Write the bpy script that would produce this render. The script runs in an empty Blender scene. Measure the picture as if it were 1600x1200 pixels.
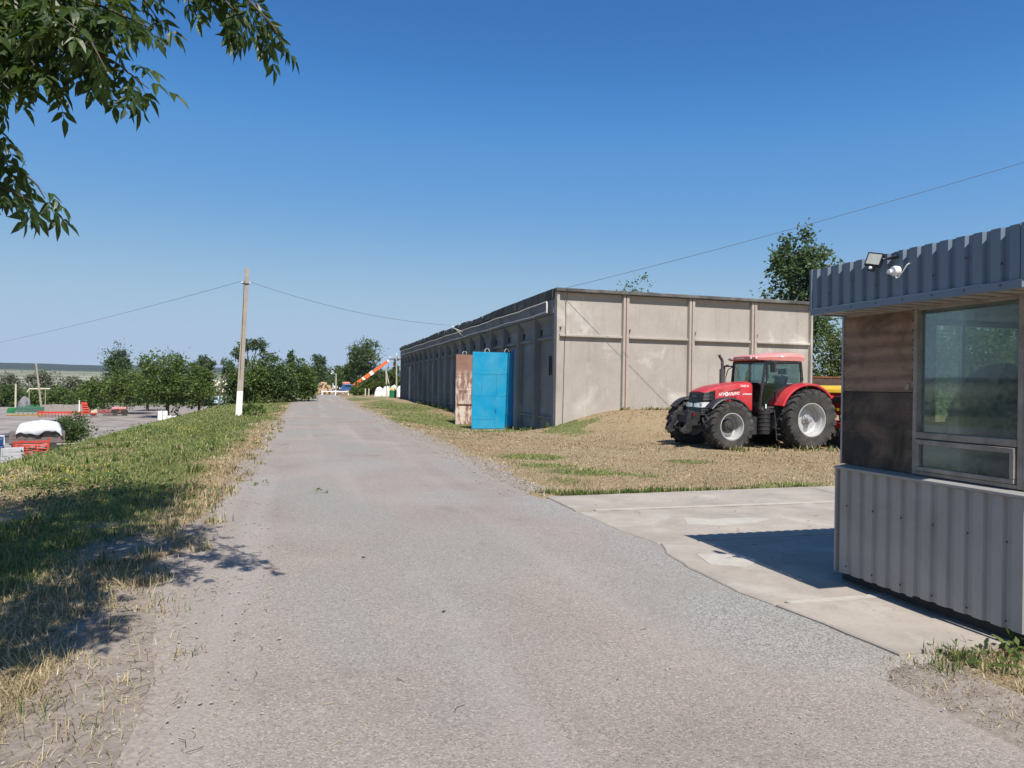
import bpy, bmesh, math, random
import numpy as np
from mathutils import Vector, Matrix, Euler

SC = bpy.context.scene
COL = SC.collection
R = math.radians

# ------------------------------------------------------------------ camera
cam_d = bpy.data.cameras.new('camera')
cam_d.sensor_width = 36.0
cam_d.lens = 36.0 * 1110 / 1600
cam_d.clip_start = 0.1
cam_d.clip_end = 20000
cam = bpy.data.objects.new('camera', cam_d)
COL.objects.link(cam)
YAW, PIT, ROLL = math.atan(320 / 1110), math.atan(3 / 1110), math.atan(0.0157)
f0 = Vector((math.sin(YAW), math.cos(YAW), 0)); hh = Vector((math.cos(YAW), -math.sin(YAW), 0)); zz = Vector((0, 0, 1))
fw = f0 * math.cos(PIT) + zz * math.sin(PIT)
up0 = zz * math.cos(PIT) - f0 * math.sin(PIT)
rt = hh * math.cos(ROLL) + up0 * math.sin(ROLL)
up = up0 * math.cos(ROLL) - hh * math.sin(ROLL)
mw = Matrix((rt, up, -fw)).transposed().to_4x4()
mw.translation = Vector((0, 0, 1.7))
cam.matrix_world = mw
SC.camera = cam
HAZE = 0.00006

# ------------------------------------------------------------------ light
SUN_EL, SUN_AZ = R(54), math.atan2(0.035, -0.999)      # azimuth clockwise from +Y
world = bpy.data.worlds.new('World')
SC.world = world
world.use_nodes = True
wn = world.node_tree
wn.nodes.clear()
sky = wn.nodes.new('ShaderNodeTexSky')
sky.sky_type = 'NISHITA'
sky.sun_disc = False
sky.sun_elevation = SUN_EL
sky.sun_rotation = SUN_AZ
sky.altitude = 100
sky.air_density = 0.7
sky.dust_density = 0.3
sky.ozone_density = 6.0
bg = wn.nodes.new('ShaderNodeBackground')
bg.inputs['Strength'].default_value = 0.09
wo = wn.nodes.new('ShaderNodeOutputWorld')
# one response curve per channel over the whole sky, as the phone's sensor renders it
sc_in = wn.nodes.new('ShaderNodeVectorMath'); sc_in.operation = 'SCALE'; sc_in.inputs['Scale'].default_value = 1 / 20
crv = wn.nodes.new('ShaderNodeRGBCurve')
for i, pts in enumerate((((0.0, 0.0), (0.64, 0.040), (1.04, 0.104), (3.24, 0.335), (5.06, 0.345), (20, 0.60)),
                         ((0.0, 0.0), (1.23, 0.155), (1.97, 0.275), (5.28, 0.455), (6.66, 0.450), (20, 0.70)),
                         ((0.0, 0.0), (2.65, 0.413), (4.02, 0.566), (7.74, 0.60), (10, 0.64), (20, 0.80)))):
    c = crv.mapping.curves[i]
    while len(c.points) < len(pts): c.points.new(0.5, 0.5)
    for q, (x, y) in zip(c.points, pts): q.location = (x / 20, y); q.handle_type = 'AUTO_CLAMPED'
crv.mapping.update()
sc_out = wn.nodes.new('ShaderNodeVectorMath'); sc_out.operation = 'SCALE'; sc_out.inputs['Scale'].default_value = 10
wn.links.new(sky.outputs[0], sc_in.inputs[0]); wn.links.new(sc_in.outputs[0], crv.inputs['Color'])
wn.links.new(crv.outputs[0], sc_out.inputs[0]); wn.links.new(sc_out.outputs[0], bg.inputs[0])
wn.links.new(bg.outputs[0], wo.inputs[0])
sun_d = bpy.data.lights.new('sun', 'SUN')
sun_d.energy = 5.0
sun_d.angle = R(0.5)
sun_d.color = (1.0, 0.955, 0.88)
sun = bpy.data.objects.new('sun', sun_d)
COL.objects.link(sun)
sdir = Vector((math.cos(SUN_EL) * math.sin(SUN_AZ), math.cos(SUN_EL) * math.cos(SUN_AZ), math.sin(SUN_EL)))
sun.rotation_euler = sdir.to_track_quat('Z', 'Y').to_euler()
sun.location = (0, -20, 40)
SC.view_settings.view_transform = 'Standard'
SC.view_settings.look = 'None'
SC.view_settings.gamma = 1
SC.view_settings.exposure = 0.40
SC.view_settings.use_curve_mapping = False
SC.render.engine = 'CYCLES'
SC.cycles.use_denoising = True
SC.cycles.max_bounces = 6
SC.cycles.transparent_max_bounces = 12
SC.cycles.volume_bounces = 0

# ------------------------------------------------------------------ noise
def _hash(ix, iy, seed):
    h = (ix.astype(np.int64) * 374761393 + iy.astype(np.int64) * 668265263 + seed * 1442695041) & 0x7fffffff
    h = ((h ^ (h >> 13)) * 1274126177) & 0x7fffffff
    return ((h ^ (h >> 16)) & 0xffff) / 65535.0
def vnoise(x, y, scale, seed=0):
    x = np.asarray(x, float) / scale; y = np.asarray(y, float) / scale
    ix = np.floor(x); iy = np.floor(y); fx = x - ix; fy = y - iy
    fx = fx * fx * (3 - 2 * fx); fy = fy * fy * (3 - 2 * fy)
    a = _hash(ix, iy, seed); b = _hash(ix + 1, iy, seed); c = _hash(ix, iy + 1, seed); d = _hash(ix + 1, iy + 1, seed)
    return (a * (1 - fx) + b * fx) * (1 - fy) + (c * (1 - fx) + d * fx) * fy
def fbm(x, y, scale, seed=0, octv=4):
    t = 0; amp = 0.5; s = 0
    for i in range(octv):
        t = t + amp * vnoise(x, y, scale / 2 ** i, seed + i * 17); s += amp; amp *= 0.5
    return t / s
def sstep(a, b, v):
    t = np.clip((np.asarray(v, float) - a) / (b - a), 0, 1)
    return t * t * (3 - 2 * t)

def road_left(y):  return -0.9 + 0.35 * (fbm(y, y * 0 + 3, 2.2, 5) - 0.5) + 0.5 * (vnoise(y, y * 0 + 9, 9, 6) - 0.5) + sstep(45, 72, y) * 0.7 + 0.22 * (1 - sstep(3.5, 7.5, y))
def road_right(y): return 3.5 + 0.3 * (fbm(y, y * 0 + 3, 1.6, 8) - 0.5) + 0.5 * (vnoise(y, y * 0 + 9, 11, 9) - 0.5)

# ------------------------------------------------------------------ terrain height
def ground_z(x, y):
    x = np.asarray(x, float); y = np.asarray(y, float)
    s = np.maximum(0, -x - 1.0)
    left = -0.03 * np.minimum(s, 14) - 2.45 * sstep(4.6 + 0.8 * (vnoise(y, y * 0, 14, 3) - 0.5), 14.0, s)
    r = np.maximum(0, x - 3.4)
    berm = 0.88 * sstep(8.8, 12.6, x) * sstep(20.5, 26.0, y) * (1 - sstep(34, 40, y)) * (1 - 0.3 * sstep(24, 32, x))
    dip = -0.33 * sstep(3.6, 7, x) * (1 - sstep(9.0, 11.5, x) * (1 - sstep(28, 31, y)) * 1.0) * np.exp(-((y - 34.5) / 8.5) ** 2)
    corner = 0.26 * np.exp(-((x - 9.6) / 1.6) ** 2 - ((y - 26.2) / 1.6) ** 2)
    rise = 0.25 * sstep(45, 75, y) * sstep(2, 7, x)
    right = -0.05 * sstep(0, 1.2, r) + berm + dip + corner + rise
    z = np.where(x < 1.2, left, right)
    # the yard stays level to the woods, then the land drops into the valley and climbs to the far ridge
    d = np.hypot(x, y)
    prof = np.interp(d, [0, 150, 210, 420, 1300, 1900, 2700, 3300, 4300, 7000], [0, 0, -1.5, -15, -5, 4.6, 23, 36, 82, 86])
    ang = np.arctan2(x, y)
    prof = prof + sstep(2600, 4200, d) * 9 * (vnoise(ang * 30, ang * 0, 1.0, 11) - 0.5)
    bump = 0.045 * (fbm(x, y, 1.1, 21) - 0.5) + 0.10 * (fbm(x, y, 4.5, 23, 2) - 0.5)
    onroad = (x > road_left(y)) & (x < road_right(y)) & (y < 90)
    edge = np.clip(np.minimum(x - road_left(y), road_right(y) - x) / 0.35, -1, 1)
    bump = np.where(y < 90, bump * np.clip(0.5 - edge, 0.0, 1), bump)
    z = z + bump * (d < 200) + prof
    z = np.where((x > 3.2) & (x < 12.5) & (y > 3.70) & (y < 10.1), -0.10, z)
    z = np.where(y < 90, z - 0.030 * (edge > -0.2) * np.clip(edge + 0.2, 0, 1), z)
    return z
def gz(x, y): return float(ground_z(np.array([x]), np.array([y]))[0])

# ------------------------------------------------------------------ materials
def nmat(name):
    m = bpy.data.materials.new(name); m.use_nodes = True
    nt = m.node_tree
    b = nt.nodes['Principled BSDF']
    return m, nt, b
def N(nt, t, **kw):
    n = nt.nodes.new(t)
    for k, v in kw.items(): setattr(n, k, v)
    return n
def noise(nt, scale, detail=4, rough=0.55, vec=None, dist=0.0):
    n = N(nt, 'ShaderNodeTexNoise'); n.inputs['Scale'].default_value = scale; n.inputs['Detail'].default_value = detail
    n.inputs['Roughness'].default_value = rough; n.inputs['Distortion'].default_value = dist
    if vec is not None: nt.links.new(vec, n.inputs['Vector'])
    return n.outputs['Fac']
def coords(nt, kind='Object', scale=(1, 1, 1), rot=(0, 0, 0)):
    if kind == 'World':
        tc = N(nt, 'ShaderNodeNewGeometry'); kind = 'Position'
    else: tc = N(nt, 'ShaderNodeTexCoord')
    mp = N(nt, 'ShaderNodeMapping')
    mp.inputs['Scale'].default_value = scale; mp.inputs['Rotation'].default_value = rot
    nt.links.new(tc.outputs[kind], mp.inputs['Vector'])
    return mp.outputs['Vector']
def ramp(nt, fac, stops, interp='LINEAR'):
    n = N(nt, 'ShaderNodeValToRGB'); n.color_ramp.interpolation = interp
    e = n.color_ramp.elements
    while len(e) < len(stops): e.new(0.5)
    for i, (p, c) in enumerate(stops):
        e[i].position = p; e[i].color = (c, c, c, 1) if not hasattr(c, '__len__') else (*c[:3], 1)
    nt.links.new(fac, n.inputs['Fac'])
    return n.outputs['Color']
def mix(nt, fac, a, b, mode='MIX'):
    n = N(nt, 'ShaderNodeMix', data_type='RGBA', blend_type=mode)
    for sock, v in ((n.inputs['Factor'], fac), (n.inputs['A'], a), (n.inputs['B'], b)):
        if isinstance(v, (int, float)): sock.default_value = v
        elif isinstance(v, (tuple, list)): sock.default_value = (*v[:3], 1)
        else: nt.links.new(v, sock)
    return n.outputs['Result']
def math_(nt, op, a, b=0.0):
    n = N(nt, 'ShaderNodeMath', operation=op)
    for i, v in enumerate((a, b)):
        if isinstance(v, (int, float)): n.inputs[i].default_value = v
        else: nt.links.new(v, n.inputs[i])
    return n.outputs[0]
def bump(nt, b, height, strength=0.3, dist=0.01):
    n = N(nt, 'ShaderNodeBump'); n.inputs['Strength'].default_value = strength; n.inputs['Distance'].default_value = dist
    nt.links.new(height, n.inputs['Height']); nt.links.new(n.outputs[0], b.inputs['Normal'])
def attr(nt, name):
    n = N(nt, 'ShaderNodeAttribute', attribute_name=name)
    return n

def painted(name, col, rough=0.45, metal=0.0, var=0.15, scale=6, dirt=None, dirt_amt=0.35, spec=0.5, bmp=0.0, coat=0.0):
    """A paint, plastic or metal with uneven tone, blotchy dirt and a little relief."""
    m, nt, b = nmat(name)
    v = coords(nt)
    n1 = noise(nt, scale, 6, 0.6, v)
    dark = tuple(c * (1 - var) for c in col); lite = tuple(min(1, c * (1 + var)) for c in col)
    c = mix(nt, ramp(nt, n1, [(0.3, 0), (0.7, 1)]), dark, lite)
    if dirt:
        n2 = noise(nt, scale * 0.6, 8, 0.7, v, 0.4)
        c = mix(nt, math_(nt, 'MULTIPLY', ramp(nt, n2, [(0.45, 0), (0.75, 1)]), dirt_amt), c, dirt)
    nt.links.new(c, b.inputs['Base Color'])
    b.inputs['Metallic'].default_value = metal
    nt.links.new(ramp(nt, n1, [(0.2, max(0, rough - 0.1)), (0.8, min(1, rough + 0.12))]), b.inputs['Roughness'])
    b.inputs['Specular IOR Level'].default_value = spec
    if coat:
        b.inputs['Coat Weight'].default_value = coat; b.inputs['Coat Roughness'].default_value = 0.15
    if bmp: bump(nt, b, noise(nt, scale * 8, 5, 0.6, v), bmp, 0.004)
    return m

def leaf_mat(name, c_dark, c_light, trans=0.35, rough=0.5):
    m, nt, b = nmat(name)
    a = attr(nt, 'rnd')
    v = coords(nt)
    n1 = noise(nt, 0.9, 3, 0.6, v)
    f = math_(nt, 'ADD', math_(nt, 'MULTIPLY', a.outputs['Fac'], 0.65), math_(nt, 'MULTIPLY', n1, 0.4))
    c = ramp(nt, f, [(0.15, c_dark), (0.85, c_light)])
    nt.links.new(c, b.inputs['Base Color'])
    b.inputs['Roughness'].default_value = rough
    b.inputs['Specular IOR Level'].default_value = 0.35
    tr = N(nt, 'ShaderNodeBsdfTranslucent')
    tc = mix(nt, 0.5, c, (0.30, 0.34, 0.04), 'MIX')
    nt.links.new(mix(nt, 1.0, tc, (0.8, 0.9, 0.7), 'MULTIPLY'), tr.inputs['Color'])
    ms = N(nt, 'ShaderNodeMixShader'); ms.inputs[0].default_value = trans
    nt.links.new(b.outputs[0], ms.inputs[1]); nt.links.new(tr.outputs[0], ms.inputs[2])
    nt.links.new(ms.outputs[0], nt.nodes['Material Output'].inputs['Surface'])
    return m

# ------------------------------------------------------------------ mesh building
class MB:
    """Collects shapes; build() links them as ONE mesh object."""
    def __init__(s): s.v = []; s.f = []; s.m = []; s.sm = []
    def add(s, verts, faces, mi=0, smooth=False, M=None):
        o = len(s.v)
        if M is not None: verts = [M @ Vector(p) for p in verts]
        s.v.extend([tuple(p) for p in verts])
        for f in faces: s.f.append(tuple(i + o for i in f)); s.m.append(mi); s.sm.append(smooth)
        return s
    def box(s, x0, x1, y0, y1, z0, z1, mi=0, M=None):
        v = [(x0,y0,z0),(x1,y0,z0),(x1,y1,z0),(x0,y1,z0),(x0,y0,z1),(x1,y0,z1),(x1,y1,z1),(x0,y1,z1)]
        return s.add(v, [(3,2,1,0),(4,5,6,7),(0,1,5,4),(1,2,6,5),(2,3,7,6),(3,0,4,7)], mi, False, M)
    def cbox(s, c, size, mi=0, rot=None):
        M = Matrix.Translation(c)
        if rot: M = M @ Euler(rot).to_matrix().to_4x4()
        a, b, d = (q / 2 for q in size)
        return s.box(-a, a, -b, b, -d, d, mi, M)
    def prism(s, poly, axis, a, b, mi=0, smooth=False, M=None):
        """poly: 2-D points counter-clockwise; extruded along axis x, y or z from a to b."""
        n = len(poly)
        def P(p, t):
            return (t, p[0], p[1]) if axis == 'x' else ((p[0], t, p[1]) if axis == 'y' else (p[0], p[1], t))
        v = [P(p, a) for p in poly] + [P(p, b) for p in poly]
        f = [tuple(range(n))[::-1], tuple(range(n, 2 * n))]
        s.add(v, f, mi, False, M)
        o = len(s.v) - 2 * n
        for i in range(n):
            j = (i + 1) % n
            s.f.append((o + i, o + j, o + n + j, o + n + i)); s.m.append(mi); s.sm.append(smooth)
        return s
    def tube(s, pts, rad, n=8, mi=0, cap=True, M=None):
        pts = [Vector(p) for p in pts]
        rads = rad if hasattr(rad, '__len__') else [rad] * len(pts)
        verts = []; faces = []
        ref = None
        for i, p in enumerate(pts):
            t = (pts[min(i + 1, len(pts) - 1)] - pts[max(i - 1, 0)]).normalized()
            if ref is None:
                ref = Vector((0, 0, 1)) if abs(t.z) < 0.9 else Vector((1, 0, 0))
            a = t.cross(ref).normalized(); b = t.cross(a).normalized(); ref = -b if False else ref
            for k in range(n):
                q = 2 * math.pi * k / n
                verts.append(p + (a * math.cos(q) + b * math.sin(q)) * rads[i])
        for i in range(len(pts) - 1):
            for k in range(n):
                k2 = (k + 1) % n
                faces.append((i * n + k, i * n + k2, (i + 1) * n + k2, (i + 1) * n + k))
        s.add(verts, faces, mi, n > 5, M)
        if cap and n > 2:
            o = len(s.v) - len(verts)
            s.f.append(tuple(o + k for k in range(n))[::-1]); s.m.append(mi); s.sm.append(False)
            s.f.append(tuple(o + (len(pts) - 1) * n + k for k in range(n))); s.m.append(mi); s.sm.append(False)
        return s
    def lathe(s, prof, n=32, axis='y', mi=0, M=None, smooth=True):
        """prof: (radius, height) pairs, turned round the axis through the origin."""
        verts = []; faces = []
        for (r, h) in prof:
            for k in range(n):
                q = 2 * math.pi * k / n
                c, d = r * math.cos(q), r * math.sin(q)
                verts.append((c, h, d) if axis == 'y' else ((h, c, d) if axis == 'x' else (c, d, h)))
        for i in range(len(prof) - 1):
            for k in range(n):
                k2 = (k + 1) % n
                faces.append((i * n + k, i * n + k2, (i + 1) * n + k2, (i + 1) * n + k))
        return s.add(verts, faces, mi, smooth, M)
    def build(s, name, mats, parent=None, bevel=0, loc=None, kind=None, label=None):
        me = bpy.data.meshes.new(name)
        me.from_pydata(s.v, [], s.f)
        mats = mats if isinstance(mats, (list, tuple)) else [mats]
        for m in mats: me.materials.append(m)
        me.polygons.foreach_set('material_index', s.m)
        me.polygons.foreach_set('use_smooth', s.sm)
        bm = bmesh.new(); bm.from_mesh(me); bmesh.ops.recalc_face_normals(bm, faces=bm.faces); bm.to_mesh(me); bm.free()
        me.update()
        if any(s.sm): me.set_sharp_from_angle(angle=R(38))
        return place(name, me, parent, bevel, loc, kind, label)

def place(name, me, parent=None, bevel=0, loc=None, kind=None, label=None):
    o = bpy.data.objects.new(name, me); COL.objects.link(o)
    if parent is not None: o.parent = parent
    if loc is not None: o.location = loc
    if bevel:
        b = o.modifiers.new('bevel', 'BEVEL'); b.width = bevel; b.segments = 2; b.limit_method = 'ANGLE'; b.angle_limit = R(40)
    if kind: o['kind'] = kind
    if label: o['label'] = label
    return o
def tag(o, label=None, cat=None, group=None, kind=None):
    if label: o['label'] = label
    if cat: o['category'] = cat
    if group: o['group'] = group
    if kind: o['kind'] = kind
    return o
def thing(name, label, cat, loc=(0, 0, 0), rotz=0, group=None):
    o = bpy.data.objects.new(name, None); COL.objects.link(o)
    o.empty_display_size = 0.2
    o.location = loc; o.rotation_euler = (0, 0, rotz)
    return tag(o, label, cat, group)
def copy_tree(o, parent=None):
    c = o.copy(); COL.objects.link(c)
    if parent is not None: c.parent = parent
    for ch in [q for q in bpy.data.objects if q.parent == o]: copy_tree(ch, c)
    return c

def np_mesh(name, verts, faces_n, idx, mat, rnd=None, smooth=False, col=None):
    """Fast mesh: verts (n,3); idx flat loop indices; faces_n loop count of each face."""
    me = bpy.data.meshes.new(name)
    nv = len(verts); nf = len(faces_n); nl = len(idx)
    me.vertices.add(nv); me.vertices.foreach_set('co', np.asarray(verts, np.float32).ravel())
    me.loops.add(nl); me.loops.foreach_set('vertex_index', np.asarray(idx, np.int32))
    me.polygons.add(nf)
    starts = np.concatenate([[0], np.cumsum(faces_n)[:-1]]).astype(np.int32)
    me.polygons.foreach_set('loop_start', starts)
    me.polygons.foreach_set('use_smooth', np.full(nf, smooth))
    for m in (mat if isinstance(mat, (list, tuple)) else [mat]): me.materials.append(m)
    if rnd is not None:
        a = me.attributes.new('rnd', 'FLOAT', 'POINT'); a.data.foreach_set('value', np.asarray(rnd, np.float32))
    if col is not None:
        a = me.attributes.new('tone', 'FLOAT_COLOR', 'POINT')
        a.data.foreach_set('color', np.concatenate([col, np.ones((nv, 1))], 1).astype(np.float32).ravel())
    me.update(calc_edges=True); me.validate()
    return me

def text_mesh(s, size, mat, extrude=0.001, shear=0.0, bold=0.0):
    cu = bpy.data.curves.new('lettering', 'FONT'); cu.body = s; cu.size = size; cu.extrude = extrude; cu.shear = shear
    cu.offset = bold
    cu.resolution_u = 2
    o = bpy.data.objects.new('lettering', cu); COL.objects.link(o)
    dg = bpy.context.evaluated_depsgraph_get(); dg.update()
    me = bpy.data.meshes.new_from_object(o.evaluated_get(dg))
    bpy.data.objects.remove(o); bpy.data.curves.remove(cu)
    me.materials.clear(); me.materials.append(mat)
    return me
# ================================================================== THE SETTING
# ------------------------------------------------------------------ ground sheet
def axis_lines(lo, hi, step, mid, mid_step, far):
    a = list(np.arange(lo, hi + 1e-6, step))
    b = []; v = hi
    while v < mid: v += mid_step; b.append(v)
    s = mid_step
    while v < far: s *= 1.28; v += s; b.append(v)
    c = []; v = lo; s = step
    return a, b
xa, xb = axis_lines(-16, 24, 0.25, 44, 1.2, 6500)
xc = []; v, s = -16.0, 0.8
while v > -60: v -= s; xc.append(v)
while v > -6500: s *= 1.2; v -= s; xc.append(v)
XS = np.array(sorted(xc) + xa + xb)
ya, yb = axis_lines(-4, 48, 0.25, 150, 0.9, 7000)
yc = []; v, s = -4.0, 0.6
while v > -60: s *= 1.25; v -= s; yc.append(v)
YS = np.array(sorted(yc) + ya + yb)
# densify the far distances so the ridge keeps its shape
YS = np.unique(np.concatenate([YS, np.arange(200, 5000, 60)]))
XS = np.unique(np.concatenate([XS, np.arange(-5000, -100, 70)]))
GX, GY = np.meshgrid(XS, YS)
gx, gy = GX.ravel(), GY.ravel()
gzv = ground_z(gx, gy)

def spots(x, y, lst):
    t = np.zeros_like(x)
    for (cx, cy, rx, ry, a) in lst: t = np.maximum(t, a * np.exp(-((x - cx) / rx) ** 2 - ((y - cy) / ry) ** 2))
    return t
GREEN_SPOTS = [(5.3, 16.7, 1.0, 0.9, 1), (5.5, 13.4, 1.1, 0.7, 1), (5.0, 14.6, 0.9, .6, .9), (6.5, 13.0, 0.7, .5, .7), (8.9, 15.3, 0.9, 0.6, .8), (4.6, 12.2, .6, .7, .7),
               (5.6, 10.7, 1.6, 0.35, 1.1), (8.6, 11.2, 1.0, 0.4, .9), (7.5, 28.6, 2.0, 1.2, .9), (7.0, 38, 2.5, 7, 1), (6.5, 55, 3.0, 16, .9), (4.8, 72, 2.5, 6, .9), (9.3, 27.0, .5, .5, .8)]
def masks(x, y):
    """dry: straw against green; bare: trodden earth against turf."""
    n1 = fbm(x, y, 2.4, 41); n2 = fbm(x, y, 0.8, 43); n3 = fbm(x, y, 6, 47, 3)
    s = -x - 1.0
    dryL = 1 - sstep(0.3, 1.7, s + 2.0 * (n1 - 0.5) - 0.25 * sstep(30, 60, y) + 0.6 * sstep(25, 60, y))
    dryL = np.maximum(dryL, 0.9 * (1 - sstep(4.2, 7.6, y + 3 * (n1 - .5))) * (1 - sstep(3.0, 5.0, s)))
    dryL = np.maximum(dryL, 0.75 * sstep(0.56, 0.68, n3) * sstep(1, 3, s))
    bareL = (1 - sstep(0.0, 0.55, s + 0.9 * (n2 - 0.5))) + 0.62 * (1 - sstep(3.6, 6.0, y + 4.0 * (n2 - .5))) * (1 - sstep(1.4, 2.6, s + n1)) 
    bareL = np.maximum(bareL, spots(x, y, [(-1.7, 8.3, .7, .8, 1.0), (-2.3, 9.6, .5, .5, .7), (-1.4, 6.3, .6, .5, .9), (-3.8, 10.5, .6, .5, .7), (-2.1, 4.2, .7, .6, 1)]) * (0.4 + n2))
    green = spots(x, y, GREEN_SPOTS) * (0.35 + 1.1 * n2)
    green = np.maximum(green, 0.8 * sstep(0.62, 0.72, n1) * sstep(14, 30, y))
    green = np.maximum(green, 0.75 * sstep(28, 34, x))
    dryR = 1 - np.clip(green * 1.5 - 0.25, 0, 1)
    bareR = 0.9 * (1 - sstep(0.0, 0.9, x - 3.5 + 1.2 * (n2 - 0.5))) * sstep(9.5, 12, y)
    bareR = np.maximum(bareR, 0.8 * (1 - sstep(0.1, 0.7, x - 3.7 + 1.4 * (n2 - .5))) * (y < 4.5))
    bareR = np.maximum(bareR, 0.55 * sstep(0.5, 0.75, n2) * np.exp(-((x - 13) / 4) ** 2 - ((y - 24) / 3.0) ** 2))
    L = x < 1.2
    return np.clip(np.where(L, dryL, dryR), 0, 1), np.clip(np.where(L, bareL, bareR), 0, 1)
dry, bare = masks(gx, gy)
dd = np.hypot(gx, gy)
far = sstep(130, 260, dd)
nx, ny = len(XS), len(YS)
ii, jj = np.meshgrid(np.arange(nx - 1), np.arange(ny - 1))
q0 = (jj * nx + ii).ravel()
quads = np.stack([q0, q0 + 1, q0 + nx + 1, q0 + nx], 1)

def ground_material():
    m, nt, b = nmat('turf_and_earth')
    v = coords(nt)
    a_d = attr(nt, 'dry').outputs['Fac']; a_b = attr(nt, 'bare').outputs['Fac']; a_f = attr(nt, 'far').outputs['Fac']
    n1 = noise(nt, 9, 8, 0.7, v); n2 = noise(nt, 38, 6, 0.75, v); n3 = noise(nt, 1.3, 5, 0.6, v)
    straw = mix(nt, ramp(nt, n2, [(0.32, 0), (0.68, 1)]), (0.12, 0.088, 0.050), (0.45, 0.35, 0.21))  # dark end also paints the shade between grass clumps
    straw = mix(nt, ramp(nt, n3, [(0.35, 0), (0.7, 0.55)]), straw, (0.235, 0.16, 0.10))
    green = mix(nt, ramp(nt, n2, [(0.3, 0), (0.7, 1)]), (0.055, 0.072, 0.022), (0.20, 0.21, 0.075))
    earth = mix(nt, ramp(nt, n1, [(0.3, 0), (0.72, 1)]), (0.20, 0.165, 0.138), (0.35, 0.30, 0.255))
    f_d = math_(nt, 'ADD', a_d, math_(nt, 'MULTIPLY', math_(nt, 'SUBTRACT', n1, 0.5), 1.5))
    f_b = math_(nt, 'ADD', a_b, math_(nt, 'MULTIPLY', math_(nt, 'SUBTRACT', n1, 0.5), 1.0))
    c = mix(nt, ramp(nt, f_d, [(0.38, 0), (0.62, 1)]), green, straw)
    c = mix(nt, ramp(nt, f_b, [(0.40, 0), (0.62, 1)]), c, earth)
    # far country: strips of fields and wood
    tcw = coords(nt, 'Object', (0.0011, 0.006, 0.0), (0, 0, 0.5))
    n4 = noise(nt, 1.0, 4, 0.55, tcw)
    fields = ramp(nt, n4, [(0.30, (0.030, 0.045, 0.022)), (0.40, (0.05, 0.068, 0.03)), (0.45, (0.29, 0.26, 0.18)), (0.52, (0.12, 0.14, 0.06)), (0.57, (0.34, 0.32, 0.25)), (0.66, (0.22, 0.20, 0.13))])
    a_r = attr(nt, 'ridge').outputs['Fac']
    wood = mix(nt, noise(nt, 0.02, 5, 0.7, v), (0.010, 0.017, 0.012), (0.028, 0.040, 0.022))
    fields = mix(nt, a_r, fields, wood)
    c = mix(nt, a_f, c, fields)
    nt.links.new(c, b.inputs['Base Color'])
    b.inputs['Roughness'].default_value = 0.95
    b.inputs['Specular IOR Level'].default_value = 0.1
    bump(nt, b, math_(nt, 'ADD', n2, math_(nt, 'MULTIPLY', n1, 1.5)), 0.7, 0.02)
    return m
M_ground = ground_material()
gme = np_mesh('ground', np.stack([gx, gy, gzv], 1), np.full(len(quads), 4), quads.ravel(), M_ground, smooth=True)
ridge = sstep(3150, 3500, dd + 500 * (fbm(gx, gy, 900, 71) - 0.5))
belt = sstep(380, 460, dd) * (1 - sstep(900, 1200, dd)) * sstep(0.42, 0.58, fbm(gx, gy, 240, 73))
for nm, arr in (('dry', dry), ('bare', bare), ('far', far), ('ridge', np.maximum(ridge, belt))):
    a = gme.attributes.new(nm, 'FLOAT', 'POINT'); a.data.foreach_set('value', arr.astype(np.float32))
tag(place('ground', gme), kind='structure')

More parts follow.
